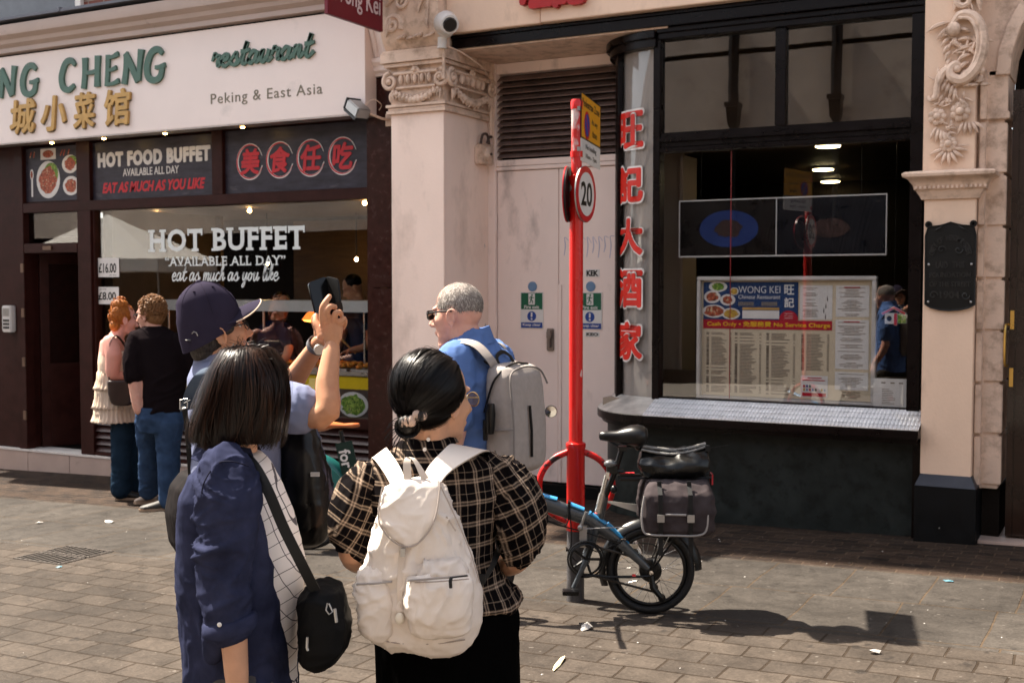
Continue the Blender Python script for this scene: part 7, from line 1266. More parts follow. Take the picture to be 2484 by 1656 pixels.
for cy, x0, x1, b_ in ((645, 300, 505, .068), (672, 285, 520, .075), (700, 258, 568, .10), (745, 190, 665, .125), (850, 165, 690, .14), (1000, 190, 655, .135), (1090, 195, 648, .135), (1190, 180, 690, .15), (1262, 165, 765, .165), (1285, 170, 755, .16)):
    p0, p1 = K(x0, cy), K(x1, cy); rows.append(((p0+p1)/2, b_, (p1.x-p0.x)/2))
trunk(q, rows, 90, 34, .9); skin("plaid_shirt", q, pb_, pa, .0075, 4, folds(.013, 7, 7, 8, 21))
for pts, rad, rot, sd_ in (([K(208, 795, .0), K(145, 850, -.01), K(116, 925, -.02), K(110, 1000, -.02), K(120, 1058, -.02)], [.058, .066, .071, .066, .047], -28, 31), ([K(655, 790, .0), K(718, 848, -.01), K(750, 925, -.02), K(752, 1000, -.02), K(744, 1068, -.02)], [.062, .070, .075, .070, .050], 27, 33)):
    pm = plaid("plaid_sleeve_cotton", rot); q = MB(pm); limb(q, pts, rad, 20, 5); skin("sleeve", q, pm, pa, .0055, 2, folds(.024, 13, 13, 6, sd_)); q = MB(pm); e = pts[-1]; q.rings([[e+Vector((.056*math.cos(a), .056*math.sin(a), z)) for a in [2*math.pi*i/26 for i in range(26)]] for z in (-.010, .012)]); q.build("cuff", pa)
q = MB(pb_); nc = K(400, 662); q.rings([[nc+Vector((r_*1.02*math.cos(a), r_*.85*math.sin(a), z)) for a in [2*math.pi*i/30 for i in range(30)]] for r_, z in ((.080, -.02), (.076, .014), (.070, .017), (.066, .0))]); q.build("collar", pa, smooth=70)
q = MB(whiteplastic)
for x, y, d in ((402, 650, -.075), (388, 688, -.098), (430, 740, -.13)): p = K(x, y, d); q.lathe([(.0, -.003), (.0055, -.003), (.0055, .001)], p, 12, 'y')
q.build("back_button", pa)
sk = cloth("black_skirt_cloth", (.0065, .0062, .0065), .85, .2, 6, 600, .0003, .03); q = MB(sk); rows = []
for cy, x0, x1, b_ in ((1230, 200, 720, .14), (1300, 192, 738, .155), (1420, 196, 745, .165), (1560, 200, 748, .17), (1800, 205, 755, .18), (2060, 205, 760, .19)):
    p0, p1 = K(x0, cy), K(x1, cy); rows.append(((p0+p1)/2, b_, (p1.x-p0.x)/2))
trunk(q, rows, 90, 30); skin("long_skirt", q, sk, pa, .011, 4, folds(.012, 12, 12, 2, 5))
for x in (340, 560): a = K(x, 2150); shoe("shoe", pa, (a.x, a.y, .08), (a.x+.03, a.y+.2, 0), shoe_d)
# hair drawn back into a low knot
hc, hr = (-.030, 0, .036), (.108, .092, .107); bun_d = Vector((-.80, -.10, -.60)).normalized()
def tieS(u, v, l=0.0):
    a = 2*math.pi*u; d0 = Vector((.62, .78*math.cos(a), .22+.70*math.sin(a))).normalized() if math.sin(a) > -.35 else Vector((.30+.2*math.sin(a), .9*math.cos(a), .1+.55*math.sin(a))).normalized()
    ang = d0.angle(bun_d); v = max(0, min(1, v)); d = (d0*math.sin((1-v)*ang)+bun_d*math.sin(v*ang))/max(1e-4, math.sin(ang)); e = 1+l*9+.02*math.sin(a*6+v*2)*(1-v); return hd(hc[0]+hr[0]*d.x*e, hc[1]+hr[1]*d.y*e, hc[2]+hr[2]*d.z*e)
q = MB(black_hair); hd.ell(q, hc, hr, n=32, m=22); h_o = q.build("hair", pa, smooth=180); strands("hair_locks", h_o, [black_hair, black_hair2], tieS, 4200, .0026, 10, .0055, .006, seed=9, clump=90, drift=.012, spread=.006)
q = MB(black_hair); bc = hd(-.118, -.012, -.060); rn = random.Random(12)
for i in range(70):
    a0, r_, ti = rn.uniform(0, 6.28), rn.uniform(.012, .034), rn.uniform(-.6, .6); q.tube([bc+Vector((r_*math.cos(a0+t*.35)*1.1, r_*math.sin(ti)*math.sin(a0+t*.35)-rn.uniform(0, .004), r_*.95*math.sin(a0+t*.35)-.004)) for t in range(12)], .0016, 4)
q.ell(bc, (.030, .026, .030)); 
for i in range(30): a0 = rn.uniform(2.2, 5.2); p = bc+Vector((.028*math.cos(a0), rn.uniform(-.02, .02), .026*math.sin(a0))); d = Vector((math.cos(a0)-.3, rn.uniform(-.6, .3), math.sin(a0)-.8)); q.tube([p, p+d*.018, p+d*.034+Vector((.006, 0, -.006))], .0009, 3)
for i in range(30): p = tieS(rn.random(), rn.uniform(0, .8)); d = Vector((rn.uniform(-1, 1), rn.uniform(-.6, .6), rn.uniform(.0, 1))); q.tube([p, p+d*.010, p+d*.018+Vector((.004, 0, -.004))], .0005, 3)
q.build("hair_knot", h_o, fix=False)
q = MB(M("striped_scrunchie", (.030, .024, .022), .6, dirt=((.42, .30, .24), 42, .52, .56), stretch=(1, 1, .3))); sc_c = bc+Vector((.022, .0, .024))
for i in range(14): a = 2*math.pi*i/14; q.ell(sc_c+Vector((.040*math.cos(a)*.9, .036*math.sin(a), .016*math.cos(a)+.004*math.sin(i*2.4))), (.015, .014, .017), n=10, m=8)
q.build("scrunchie", h_o, smooth=180)
q = MB(M("thin_gold_frame", (.35, .25, .12), .3, metal=.8)); 
for e in (-1, 1): hd.tube(q, [(.105, e*.035+.027*math.cos(a), .002+.021*math.sin(a)) for a in [2*math.pi*i/16 for i in range(16)]], .0016, 6, wrap=True); hd.tube(q, [(-.01, e*.084, .012), (.05, e*.083, .014), (.104, e*.062, .008)], .0018, 6)
hd.tube(q, [(.105, -.008, .006), (.114, 0, .010), (.105, .008, .006)], .0016, 6); gl_o = q.build("glasses", pa); q = MB(glass_mat("spectacle_lens", .8, 5.0, (1, .93, .75)))
for e in (-1, 1): q.add([hd(.105, e*.035+.026*math.cos(a), .002+.020*math.sin(a)) for a in [2*math.pi*i/16 for i in range(16)]], [tuple(range(16))])
q.build("lens", gl_o, smooth=0)
# white backpack
t = thing("white_backpack", "off white crinkled nylon backpack with two zip pockets on the plaid shirted woman", "backpack", K.loc, R(28.1)); wn_ = M("off_white_nylon", (.72, .64, .57), .6, var=.05, vs=5, bump=.0006, bs=45, dirt=((.55, .46, .40), 4, .6, .9), spec=.2); wn2 = M("beige_webbing", (.60, .52, .45), .7, var=.06, bump=.0003, bs=300)
YB_ = -.22; q = MB(wn_); rows = []
for cy, x0, x1, b_ in ((806, 330, 440, .035), (822, 285, 450, .06), (860, 245, 466, .08), (960, 206, 512, .095), (1060, 178, 552, .10), (1150, 160, 584, .105), (1250, 150, 605, .108), (1340, 150, 606, .105), (1405, 178, 580, .095), (1445, 250, 555, .075), (1472, 360, 510, .04)):
    p0, p1 = K(x0, cy, YB_), K(x1, cy, YB_); rows.append(((p0+p1)/2, b_, (p1.x-p0.x)/2))
trunk(q, rows, 90, 36, .8); body = skin("bag_body", q, wn_, t, .007, 3, folds(.019, 11, 11, 12, 41, .0015))
def bagpatch(name, rows, th, fn, bow, mat=wn_, vox=.0055):
    q = MB(mat); rr = []
    for cy, x0, x1, y in rows: p0, p1 = K(x0, cy, y), K(x1, cy, y); rr.append(((p0+p1)/2, th, (p1.x-p0.x)/2))
    trunk(q, rr, 90, 28, .62); me = remesh(q, vox, 3, .5, fn); xc = sum(v.co.x for v in me.vertices)/len(me.vertices)
    for v in me.vertices: v.co.y += bow*(v.co.x-xc)**2
    me.materials.append(mat); return link(name, me, t, smooth=180)
bagpatch("pocket", ((1168, 322, 545, -.315), (1180, 316, 556, -.325), (1230, 316, 566, -.338), (1320, 318, 572, -.342), (1385, 326, 560, -.33), (1402, 350, 530, -.318)), .042, folds(.016, 13, 13, 13, 51, .0015), .6)
bagpatch("pocket", ((1140, 160, 235, -.255), (1155, 138, 258, -.27), (1210, 124, 266, -.285), (1300, 124, 272, -.29), (1385, 146, 270, -.285), (1412, 190, 250, -.27)), .048, folds(.016, 13, 13, 13, 55, .0015), .5)
bagpatch("pocket_top", ((1112, 380, 500, -.30), (1130, 345, 535, -.305), (1165, 325, 552, -.312)), .032, folds(.016, 16, 10, 12, 57, .001), .6)
bagpatch("flap", ((800, 318, 446, -.275), (830, 238, 448, -.292), (880, 222, 448, -.308), (940, 208, 440, -.32), (985, 222, 415, -.325), (1020, 252, 390, -.326), (1048, 290, 362, -.326), (1058, 312, 345, -.324)), .012, folds(.010, 10, 10, 11, 61, .001), 1.2)
q = MB(M("bag_seam", (.40, .34, .30), .7)); pt = lambda *a: [K(*p) for p in a]
q.tube(catmull(pt((226, 832, -.30), (210, 950, -.325), (245, 1020, -.34), (300, 1058, -.342), (350, 1055, -.342), (400, 1005, -.338), (432, 930, -.33), (447, 812, -.30)), 6), .0022, 5); q.tube(catmull(pt((448, 830, -.29), (505, 950, -.28), (560, 1080, -.27), (596, 1200, -.26)), 5), .002, 5); q.tube(catmull(pt((318, 1200, -.362), (440, 1195, -.383), (555, 1185, -.365)), 4), .0016, 5); q.tube(catmull(pt((178, 1408, -.305), (270, 1432, -.315), (420, 1436, -.318), (540, 1420, -.305)), 4), .002, 5); q.tube(catmull(pt((470, 945, -.296), (505, 1000, -.285)), 4), .002, 5); q.build("seam", t)
q = MB(M("zip_tape", (.30, .27, .25), .6)); q.tube(catmull(pt((322, 1192, -.366), (440, 1182, -.386), (552, 1172, -.366)), 4), .0030, 6); q.tube(catmull(pt((126, 1206, -.318), (190, 1203, -.336), (262, 1196, -.328)), 4), .0030, 6); q.use(blackplastic); q.tube(pt((488, 1180, -.386), (484, 1192, -.392), (486, 1220, -.392)), .0045, 6); q.tube(pt((488, 1180, -.388), (548, 1172, -.372)), .0022, 5); q.tube(pt((122, 1206, -.30), (121, 1240, -.296)), .0035, 6); q.build("zip", t)
q = MB(wn2); 
def band(mb, edges, th=.010):
    mb.rings([[Vector(a), Vector(b), Vector(b)+Vector((0, th, -th*.4)), Vector(a)+Vector((0, th, -th*.4))] for a, b in edges])
def bandc(mb, ed, th=.010, sub=5):
    A_ = catmull([a for a, b in ed], sub); B_ = catmull([b for a, b in ed], sub); band(mb, list(zip(A_, B_)), th)
for ed in ([(K(262, 830, -.265), K(318, 812, -.268)), (K(232, 775, -.22), K(292, 752, -.225)), (K(198, 728, -.150), K(250, 690, -.150)), (K(185, 722, -.06), K(240, 682, -.06)), (K(190, 735, .05), K(245, 705, .06)), (K(200, 820, .13), K(255, 800, .14)), (K(190, 1080, .10), K(240, 1080, .11))], [(K(380, 792, -.262), K(445, 818, -.262)), (K(408, 745, -.215), K(480, 775, -.215)), (K(455, 694, -.150), K(548, 728, -.165)), (K(490, 666, -.07), K(620, 692, -.07)), (K(520, 690, .05), K(640, 715, .05)), (K(560, 820, .13), K(640, 830, .13)), (K(600, 1080, .10), K(660, 1080, .10))]):
    q = MB(wn_); bandc(q, ed, .013); q.build("shoulder_strap", t, smooth=50, bevel=.002)
q = MB(wn2); bandc(q, [(K(308, 806, -.285), K(338, 800, -.287)), (K(306, 740, -.275), K(334, 738, -.275)), (K(320, 716, -.265), K(340, 722, -.262)), (K(345, 735, -.272), K(358, 728, -.266)), (K(376, 808, -.285), K(402, 795, -.285))], .004); q.build("carry_loop", t, smooth=50); q = MB(wn2); bandc(q, [(K(290, 1062, -.342), K(318, 1060, -.342)), (K(284, 1130, -.335), K(306, 1132, -.335)), (K(280, 1230, -.338), K(300, 1232, -.338)), (K(276, 1356, -.335), K(304, 1358, -.335))], .003); q.use(greymetal); q.box(*sum([(a, b) for a, b in zip(K(294, 1100, -.352), K(312, 1066, -.344))], ())); q.use(M("cord_lock", (.66, .6, .5), .4)); q.ell(K(290, 1338, -.345), (.012, .008, .016)); q.build("webbing", t, smooth=50)
q = MB(strapm); bandc(q, [(K(606, 1190, -.20), K(606, 1215, -.20)), (K(640, 1120, -.13), K(650, 1145, -.13)), (K(660, 1060, .02), K(680, 1080, .02))], .004); q.box(*sum([(a, b) for a, b in zip(K(596, 1205, -.215), K(618, 1165, -.195))], ())); q.build("side_strap", t)
# ---------------------------------------------------------------- balding man in blue with a grey backpack
K = Sketch(4.9, 1165, 780, 650, 1.558); pa = person("grey cropped man in sunglasses and a blue shirt facing the white pilaster", K)
hd = Head(K(511, 180), 161, -3, 0, 1.0); q = MB(skin_b); hd.build(q, K(570, 300), .066); hd.ell(q, (-.065, 0, -.075), (.035, .05, .04)); hd.ell(q, (.055, 0, -.12), (.035, .03, .02))
trunk(q, [(K(570, 300), .07, .11), (K(580, 400), .10, .17), (K(585, 700), .12, .15), (K(585, 900), .12, .16)], 150)
limb(q, [K(505, 350, -.17), K(505, 620, -.21), K(455, 790, -.12)], [.052, .045, .030]); hand(q, K(455, 790, -.12), (-.3, .1, -1), (0, -1, 0), (-1, 0, 0)); limb(q, [K(665, 350, .17), K(680, 620, .21), K(620, 790, .28)], [.052, .045, .030]); hand(q, K(620, 790, .28), (-.3, .1, -1), (0, 1, 0), (-1, 0, 0))
for x, y in ((560, -.09), (610, .09)): leg(q, K(x, 900, y), K(x, 1300, y), K(x, 1680, y), (.09, .07, .06, .05))
skin("body", q, skin_b, pa, .0055, 4); hd.eyes(pa)
sb = cloth("royal_blue_shirt", (.095, .165, .37), .7, .08, 9, 500, .0003, .1); q = MB(sb)
trunk(q, [(K(566, 232), .070, .072), (K(568, 262), .080, .085), (K(574, 300), .10, .14), (K(580, 345), .125, .205), (K(584, 430), .14, .22), (K(586, 600), .155, .205), (K(586, 780), .16, .20), (K(586, 930), .16, .20)], 150, 28, .9); limb(q, [K(510, 350, -.155), K(500, 470, -.20), K(500, 560, -.205)], [.082, .082, .078], 16); limb(q, [K(655, 345, .15), K(680, 450, .20), K(685, 540, .20)], [.082, .080, .076], 16); skin("blue_shirt", q, sb, pa, .008, 4, folds(.012, 8, 8, 8, 71))
q = MB(sb); nc = K(560, 275); q.rings([[nc+Vector((r_*math.cos(a)*1.0, r_*.95*math.sin(a), z+.028*math.cos(a))) for a in [2*math.pi*i/28 for i in range(28)]] for r_, z in ((.084, -.03), (.077, .030), (.083, .036), (.10, -.012), (.108, -.03))]); q.build("collar", pa, smooth=70)
gh2 = M("cropped_grey_hair", (.30, .26, .235), .8, var=.35, vs=240, bump=.0015, bs=500, dirt=((.13, .11, .10), 6, .45, .75), spec=.2); q = MB(gh2); rs = []
for i in range(15):
    t = i/14*2.05; ring = []
    for j in range(36):
        a = 2*math.pi*j/36; cut = 1.0-.30*max(0, math.cos(a))**1.5-.10*abs(math.sin(a))**4; tt = t*cut; ring.append(hd(-.016+.1005*math.sin(tt)*math.cos(a), .0795*math.sin(tt)*math.sin(a), .043+.0945*math.cos(tt)))
    rs.append(ring)
q.rings(rs, caps=False); hb = q.build("hair", pa, smooth=180)
def cropS(u, v, l=0.0):
    a = 2*math.pi*u; cut = 1.0-.30*max(0, math.cos(a))**1.5-.10*abs(math.sin(a))**4; tt = v*2.05*cut; e = 1+l*10; return hd(-.016+.1000*e*math.sin(tt)*math.cos(a), .079*e*math.sin(tt)*math.sin(a), .043+.094*e*math.cos(tt))
rn = random.Random(2); gs, gd = M("silver_hair", (.50, .46, .42), .6, spec=.2), M("dark_grey_hair", (.16, .14, .125), .6, spec=.2); q = MB(gs)
for i in range(3800):
    u, v = rn.random(), rn.random()**.6; q.use(gs if rn.random() > .25+.5*v else gd); p = cropS(u, v); tip = cropS(u+rn.gauss(0, .004), min(1.05, v+.05+rn.uniform(0, .04)), rn.uniform(.002, .005)); sd_ = (tip-p).cross(p-hd.c); sd_ = sd_.normalized()*.0012 if sd_.length > 1e-9 else Vector((.001, 0, 0)); q.add([p+sd_, p-sd_, tip], [(0, 1, 2)])
q.build("hair_stubble", hb, fix=False, smooth=0)
q = MB(blackplastic); hd.tube(q, [(-.015, .088, .020), (.04, .086, .020), (.095, .066, .016)], [.004, .0035, .004], 6); hd.tube(q, [(-.015, -.088, .020), (.04, -.086, .020), (.095, -.066, .016)], [.004, .0035, .004], 6); q.use(M("dark_lens", (.008, .007, .006), .06, spec=.8))
for e in (-1, 1): q.rings([[hd(x, e*(.036+.030*cx)+0, .006+.021*cz) for cx, cz in ((-1, .8), (-.3, 1), (.7, .95), (1.1, .5), (.9, -.6), (.3, -1), (-.5, -.9), (-1, -.2))] for x in (.100, .108)])
hd.tube(q, [(.106, -.01, .014), (.113, 0, .016), (.106, .01, .014)], .003, 6); q.build("sunglasses", pa)
kh = cloth("dark_chinos", (.05, .045, .04), .85); q = MB(kh); trunk(q, [(K(588, 860), .15, .19), (K(588, 950), .15, .19), (K(588, 1030), .13, .17)], 150)
for x, y in ((560, -.10), (615, .10)): leg(q, K(x, 930, y), K(x, 1300, y), K(x, 1660, y), (.11, .09, .08, .07))
skin("trousers", q, kh, pa, .012, 4, folds(.008, 6, 6, 8, 73))
for x, y in ((560, -.10), (615, .10)): a = K(x, 1700, y); shoe("shoe", pa, (a.x, a.y, .08), (a.x-.18, a.y+.1, 0), shoe_d)
t = thing("grey_backpack", "tall light grey backpack with a yellow tag on the man in the blue shirt", "backpack", K.loc, R(28.1)); gb_ = cloth("grey_canvas", (.33, .295, .275), .75, .07, 40, 500, .0004, .08); tc_ = K(590, 575); u_ = Vector((.866, -.5, 0)); v_ = Vector((-.5, -.866, 0)); zt, zb = K(0, 362, -.12).z, K(0, 782, -.12).z
def bk(a, b, z): return Vector((tc_.x, tc_.y, 0))+u_*a+v_*b+Vector((0, 0, z))
q = MB(gb_); rs = []
for f, a0, a1, hb in ((0, .125, .17, .10), (.03, .115, .215, .132), (.10, .11, .24, .148), (.22, .11, .25, .153), (.5, .11, .262, .155), (.8, .11, .268, .152), (.93, .115, .262, .146), (.985, .13, .235, .125), (1.0, .15, .21, .09)):
    z = zt+(zb-zt)*f; rs.append([bk((a0+a1)/2+(a1-a0)/2*math.copysign(abs(math.cos(t_))**.45, math.cos(t_)), hb*math.copysign(abs(math.sin(t_))**.45, math.sin(t_)), z) for t_ in [2*math.pi*i/36 for i in range(36)]])
q.rings(rs); skin("bag_body", q, gb_, t, .008, 4, folds(.003, 5, 5, 5, 77))
q = MB(blackplastic); zz = lambda f: zt+(zb-zt)*f
q.tube([bk(.266, .03, zz(.37)), bk(.275, .03, zz(.6)), bk(.276, .03, zz(.83))], .006, 6); q.tube(catmull([bk(.13, .162, zz(.42)), bk(.165, .160, zz(.18)), bk(.19, .145, zz(.075)), bk(.195, .08, zz(.015)), bk(.19, .0, zz(-.005)), bk(.195, -.08, zz(.015))], 6), .0045, 6); q.build("zip", t)
q = MB(M("grey_piping_cord", (.20, .18, .17), .7)); q.tube(catmull([bk(.262, .150, zz(.95)), bk(.262, .155, zz(.5)), bk(.245, .150, zz(.17)), bk(.235, .125, zz(.075)), bk(.23, .05, zz(.035)), bk(.23, -.05, zz(.035)), bk(.235, -.12, zz(.08)), bk(.25, -.15, zz(.2))], 6), .004, 6); q.tube(catmull([bk(.12, .160, zz(.57)), bk(.19, .163, zz(.57)), bk(.262, .155, zz(.56))], 4), .003, 6); q.build("piping", t)
q = MB(blackplastic); q.tube([bk(.165, .175, zz(.60)), bk(.17, .182, zz(.42)), bk(.172, .182, zz(.335))], [.017, .022, .016], 10); q.tube([bk(.145, .178, zz(.66)), bk(.150, .186, zz(.48))], .010, 8); q.build("side_bottle", t)
q = MB(M("yellow_tag", (.72, .38, .015), .45)); A_ = bk(.03, .205, zz(.07)); q.rings([[A_+Vector((dx-.2*dz, -.008, -dz)), A_+Vector((dx+w_-.2*dz, -.012, -dz+.012)), A_+Vector((dx+w_-.2*dz, -.006, -dz+.012)), A_+Vector((dx-.2*dz, -.002, -dz))] for dx, w_, dz in ((.012, .012, -.012), (.0, .034, .01), (-.006, .038, .05), (-.006, .034, .078))]); q.build("tag", t, bevel=.002)
q = MB(gb_); bandc(q, [(bk(.14, .125, zz(.03)), bk(.14, .065, zz(.02))), (K(625, 352, -.215), K(652, 338, -.16)), (K(575, 300, -.20), K(598, 282, -.15)), (K(518, 284, -.19), K(530, 268, -.14)), (K(470, 305, -.14), K(478, 292, -.09)), (K(452, 380, -.08), K(450, 370, -.03)), (K(460, 560, -.08), K(455, 560, -.03))], .014); bandc(q, [(bk(.14, -.065, zz(.02)), bk(.14, -.125, zz(.03))), (K(700, 320, .02), K(715, 335, .08)), (K(672, 285, .05), K(690, 290, .11)), (K(640, 275, .08), K(650, 285, .14)), (K(600, 300, .12), K(605, 310, .18)), (K(570, 400, .16), K(570, 400, .21))], .014); q.build("shoulder_strap", t, smooth=50)
q = MB(strapm); q.tube(catmull([bk(.135, .05, zz(.01)), bk(.12, .045, zz(-.06)), bk(.12, .0, zz(-.10)), bk(.125, -.05, zz(-.06)), bk(.14, -.06, zz(.005))], 6), .009, 8, flat=.4); q.tube(catmull([bk(.13, .10, zz(.01)), bk(.07, .12, zz(-.04)), bk(.0, .14, zz(.0)), bk(-.02, .19, zz(.12))], 5), .006, 6); q.tube(catmull([bk(.11, .13, zz(.93)), bk(-.02, .21, zz(.75)), bk(-.10, .2, zz(.55))], 5), .012, 6, flat=.3); q.build("handle", t)

# ---------------------------------------------------------------- couple by the buffet door
K = Sketch(10.35, 371, 180, 680, 2.6147); pa = person("curly haired man in a black t shirt and blue jeans standing by the buffet window", K)
hd = Head(K(478, 222), 163, -6, 0, 1.12); q = MB(skin_b); hd.build(q, K(500, 330), .07); trunk(q, [(K(500, 330), .08, .13), (K(520, 450), .13, .22), (K(540, 700), .15, .2), (K(540, 850), .15, .2)], 112)
limb(q, [K(395, 400, -.08), K(376, 620, -.12), K(398, 825, -.14)], [.075, .060, .042]); limb(q, [K(690, 410, .02), K(715, 570, .05), K(640, 610, .25)], [.07, .056, .04]); hand(q, K(640, 610, .25), (-.8, .4, .1), (0, -.3, 1), (0, 1, 0)); skin("body", q, skin_b, pa, .0085, 4)
tb = cloth("black_cotton_tee", (.020, .014, .016), .85, .15, 6, 400, .0003, .12); q = MB(tb); trunk(q, [(K(502, 292), .085, .088), (K(508, 320), .11, .15), (K(528, 370), .15, .21), (K(548, 470), .17, .215), (K(556, 620), .185, .195), (K(556, 760), .19, .195), (K(550, 842), .19, .20)], 112, 28, .9); limb(q, [K(402, 390, -.06), K(374, 500, -.10), K(372, 605, -.12)], [.10, .093, .085], 14); limb(q, [K(665, 400, .02), K(710, 480, .03), K(722, 560, .05)], [.10, .093, .085], 14); skin("black_t_shirt", q, tb, pa, .012, 4, folds(.016, 5, 5, 6, 81))
q = MB(denim); trunk(q, [(K(542, 800), .19, .215), (K(545, 880), .20, .225), (K(545, 960), .17, .2)], 112)
leg(q, K(590, 900, -.06), K(585, 1120, -.06), K(588, 1400, -.06), (.135, .115, .10, .095)); leg(q, K(475, 900, .08), K(462, 1100, .14), K(458, 1340, .25), (.14, .11, .095, .09)); skin("jeans", q, denim, pa, .012, 4, folds(.016, 5, 5, 7, 83))
sole_t = M("tan_shoe_sole", (0, 0, 0)); a = K(575, 1460, -.06); shoe("shoe", pa, (a.x, a.y, .1), (a.x-.22, a.y-.05, 0), M("grey_trainer", (.06, .055, .05), .6, dirt=((.4, .37, .33), 30, .6, .65)), sole_t, .055); a = K(472, 1330, .25); shoe("shoe", pa, (a.x, a.y, .1), (a.x-.14, a.y, 0), M("beige_trainer", (.34, .26, .2), .6), sole_t, .055)
ch = hair_mat("curly_brown_hair", (.09, .04, .016), (.30, .15, .065), .5); q = MB(ch); rn = random.Random(5); hd.ell(q, (-.03, 0, .05), (.105, .088, .10)); hd.ell(q, (-.05, 0, -.02), (.075, .078, .07))
for i in range(420):
    v = Vector((rn.gauss(-.25, 1), rn.gauss(0, 1), rn.gauss(.35, .9))).normalized()
    if v.x > .55 and v.z < .45 or v.z < -.75: continue
    p = hd(-.03+.108*v.x, .092*v.y, .045+.105*v.z); r_ = rn.uniform(.010, .020); u = v.orthogonal().normalized(); w_ = v.cross(u); ph_ = rn.uniform(0, 6); m3 = hd.m; q.tube([p+m3 @ (v*(rn.uniform(.0, .02))+(u*math.cos(ph_+.9*j)+w_*math.sin(ph_+.9*j))*r_) for j in range(6)], .0045, 4)
q.build("hair", pa, fix=False, smooth=60)
q = MB(blackplastic); hd.tube(q, [(-.01, .088, .014), (.05, .085, .016), (.10, .064, .012)], .003, 5)
for e in (-1, 1): hd.tube(q, [(.104, e*.035+.026*math.cos(a), .004+.02*math.sin(a)) for a in [2*math.pi*i/12 for i in range(12)]], .0028, 5, wrap=True)
q.build("glasses", pa); q = MB(greymetal); q.tube([K(395, 760, -.06)+Vector((.05*math.cos(a), .05*math.sin(a), .008*math.cos(a))) for a in [2*math.pi*i/14 for i in range(14)]], .010, 6, wrap=True); q.build("wrist_watch", pa)
K = Sketch(11.0, 283, 180, 680, 2.6147); pa = person("red haired woman in a cream ruffled top over jeans standing by the buffet door", K); pink = M("pink_flushed_skin", (.64, .31, .25), .45, var=.1, vs=8, sub=.08, spec=.4)
hd = Head(K(318, 255), 28, -8, 0, 1.08); q = MB(pink); hd.build(q, K(265, 360), .062); trunk(q, [(K(262, 345), .06, .10), (K(240, 385), .11, .19), (K(235, 470), .12, .19), (K(245, 600), .13, .18), (K(260, 860), .15, .2)], 18)
limb(q, [K(222, 395, -.19), K(245, 480, -.23), K(240, 595, -.22), K(290, 612, -.16), K(345, 590, -.08)], [.070, .076, .062, .052, .038]); hand(q, K(345, 590, -.08), (.9, .3, .2), (0, -1, .2), (0, 0, 1)); limb(q, [K(260, 395, .19), K(270, 590, .22), K(350, 610, .12)], [.07, .06, .04]); skin("body", q, pink, pa, .0085, 4)
cr = cloth("cream_gauze", (.62, .49, .385), .8, .08, 8, 120, .001, .1); q = MB(cr); trunk(q, [(K(255, 445), .145, .185), (K(250, 520), .15, .195), (K(250, 590), .15, .195)], 18); skin("top", q, cr, pa, .012, 3, folds(.008, 8, 8, 12, 87))
q = MB(cr); bandc(q, [(K(215, 500, -.16), K(235, 500, -.17)), (K(225, 400, -.17), K(240, 395, -.17)), (K(270, 355, -.12), K(285, 360, -.12)), (K(320, 430, -.12), K(335, 430, -.12))], .008); q.build("top_strap", pa)
for z0, z1, a0, a1, nm in ((570, 685, .155, .185, 0), (672, 805, .175, .20, 1), (795, 892, .19, .215, 2)):
    q = MB(cr); rs = []
    for f, bulge in ((0, 0), (.12, .015), (.5, .006), (.88, .014), (1.0, .024)):
        cy = z0+(z1-z0)*f; c = K(258, cy); r_ = a0+(a1-a0)*f; ring = []
        for j in range(96): a = 2*math.pi*j/96; rr_ = r_+bulge+(.004+.008*f)*math.sin(j*2.1+nm)+.004*math.sin(j*.9); ring.append(c+Vector((rr_*math.cos(a)*.95, rr_*1.05*math.sin(a), .006*math.sin(j*1.7))))
        rs.append(ring)
    q.rings(rs); q.build("ruffle_tier", pa, smooth=180)
denim2 = cloth("dark_denim", (.018, .036, .062), .8, .3, 7, 700); q = MB(denim2); leg(q, K(290, 875, -.075), K(285, 1090, -.09), K(282, 1330, -.09), (.09, .10, .085, .098)); leg(q, K(310, 875, .08), K(330, 1080, .12), K(345, 1300, .16), (.09, .10, .085, .098)); skin("jeans", q, denim2, pa, .012, 4, folds(.012, 5, 5, 7, 89)); q = None
for x, y, dy in ((290, 1378, -.09), (355, 1352, .16)): a = K(x, y, dy); shoe("shoe", pa, (a.x, a.y, .09), (a.x+.2, a.y, 0), shoe_d, sole_t)
oh = hair_mat("orange_red_hair", (.16, .045, .009), (.46, .16, .03), .45); q = MB(oh); rn = random.Random(6); hd.ell(q, (-.03, 0, .04), (.10, .09, .10)); bc = hd(-.05, 0, .13); q.ell(bc, (.075, .075, .055)); hd.ell(q, (-.07, 0, -.05), (.05, .07, .06))
for i in range(260):
    v = Vector((rn.gauss(-.3, 1), rn.gauss(0, 1), rn.gauss(.2, 1))).normalized()
    if v.x > .5 and v.z < .5: continue
    p = hd(-.03+.105*v.x, .094*v.y, .04+.105*v.z) if i % 3 else bc+v*.07; u = v.orthogonal().normalized(); w_ = v.cross(u); ph_ = rn.uniform(0, 6); r_ = rn.uniform(.012, .024); q.tube([p+hd.m @ ((u*math.cos(ph_+.5*j)+w_*math.sin(ph_+.5*j))*r_+v*.006) for j in range(6)], .004, 4)
q.build("hair", pa, fix=False, smooth=60)
t = thing("shoulder_bag", "dark brown leather shoulder bag hanging at the red haired woman's hip", "bag", K.loc, R(28.1)); lb_ = M("dark_brown_leather", (.040, .020, .017), .4, var=.25, vs=9); q = MB(lb_); rr = []
for cy, x0, x1 in ((636, 210, 350), (650, 205, 366), (720, 210, 372), (780, 225, 368), (795, 250, 345)): p0, p1 = K(x0, cy, -.26), K(x1, cy, -.26); rr.append(((p0+p1)/2, (p1.x-p0.x)/2, .055))
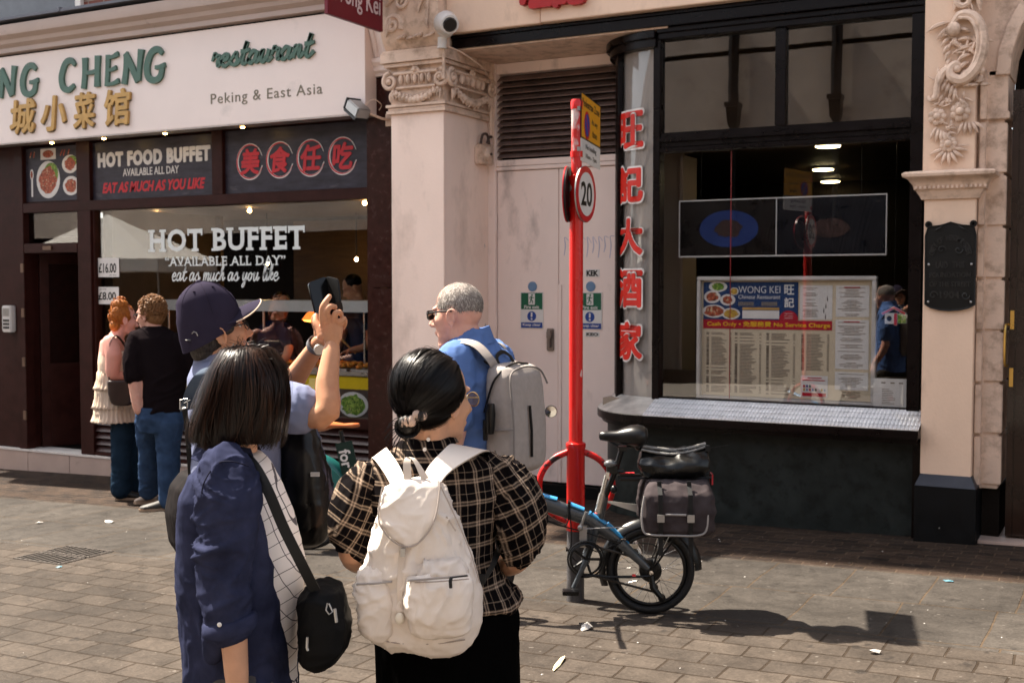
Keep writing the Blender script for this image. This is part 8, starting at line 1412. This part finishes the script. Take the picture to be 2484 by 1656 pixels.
trunk(q, rr, 0, 22, .7); skin("bag_body", q, lb_, t, .010, 3, folds(.008, 8, 8, 8, 91)); q = MB(lb_); q.tube(catmull([K(215, 640, -.26), K(205, 520, -.27), K(222, 400, -.265), K(262, 352, -.17), K(320, 420, -.12), K(355, 560, -.16), K(358, 645, -.26)], 5), .012, 6, flat=.35); q.build("strap", t)

# ---------------------------------------------------------------- cooks behind the counter
def cook(label, d, uref, hx, hy, tors, armp, col, az, tilt):
    K = Sketch(d, uref); K.loc = (K.loc[0], K.loc[1], .02); pa = person(label, K); hd = Head(K(hx, hy), az, tilt, 0, 1.05); q = MB(skin_a); hd.build(q, K(tors[0], tors[1]-12), .06); trunk(q, [(K(tors[0], tors[1]), .08, .13), (K(tors[0], tors[1]+60), .11, .17), (K(tors[0], tors[1]+120), .11, .17)], az)
    for pts in armp: limb(q, [K(*p) for p in pts], [.055, .05, .045, .032]); e = K(*pts[-1]); pr = K(*pts[-2]); hand(q, e, (e-pr), (0, 0, 1), (0, -1, .2))
    skin("body", q, skin_a, pa, .010, 4); m = cloth(col[0], col[1], .85); q = MB(m); trunk(q, [(K(tors[0], tors[1]-6), .085, .10), (K(tors[0], tors[1]+8), .13, .19), (K(tors[0], tors[1]+50), .15, .22), (K(tors[0], tors[1]+140), .15, .21), (K(tors[0], tors[1]+300), .15, .22)], az)
    for pts in armp: limb(q, [K(*pts[0]), K(*pts[0]).lerp(K(*pts[1]), .85)], [.085, .075])
    skin("work_shirt", q, m, pa, .014, 3, folds(.012, 5, 5, 6, d)); q = MB(black_hair); hd.ell(q, (-.025, 0, .055), (.10, .085, .09)); q.build("hair", pa, smooth=180); return K, pa
K, pa = cook("cook in a dark blue shirt bending over the food beside the raised phone", 12.6, 862, 856, 700, (868, 745), ([(880, 765, -.2), (893, 800, -.3), (890, 838, -.42), (850, 850, -.5)], [(850, 765, .1), (835, 800, -.1), (815, 845, -.35), (800, 850, -.4)]), ("cook_blue_shirt", (.03, .05, .11)), 200, -25)
t = thing("serving_tongs", "wooden spoon held by the cook in the dark blue shirt", "utensil", K.loc, R(28.1)); q = MB(M("utensil_wood", (.50, .28, .10), .5)); q.tube([K(862, 858, -.5), K(838, 833, -.52), (K(828, 822, -.53))], [.010, .010, .018], 8); tag(t, t["label"], "utensil"); q.build("handle", t)
cook("cook in a navy shirt standing in the dark behind the counter", 12.6, 670, 684, 742, (672, 782), ([(690, 800, -.15), (700, 840, -.3), (690, 870, -.4), (672, 878, -.45)], [(650, 800, .1), (640, 840, -.1), (650, 870, -.3), (660, 878, -.4)]), ("cook_navy_shirt", (.018, .022, .05)), -60, -10)
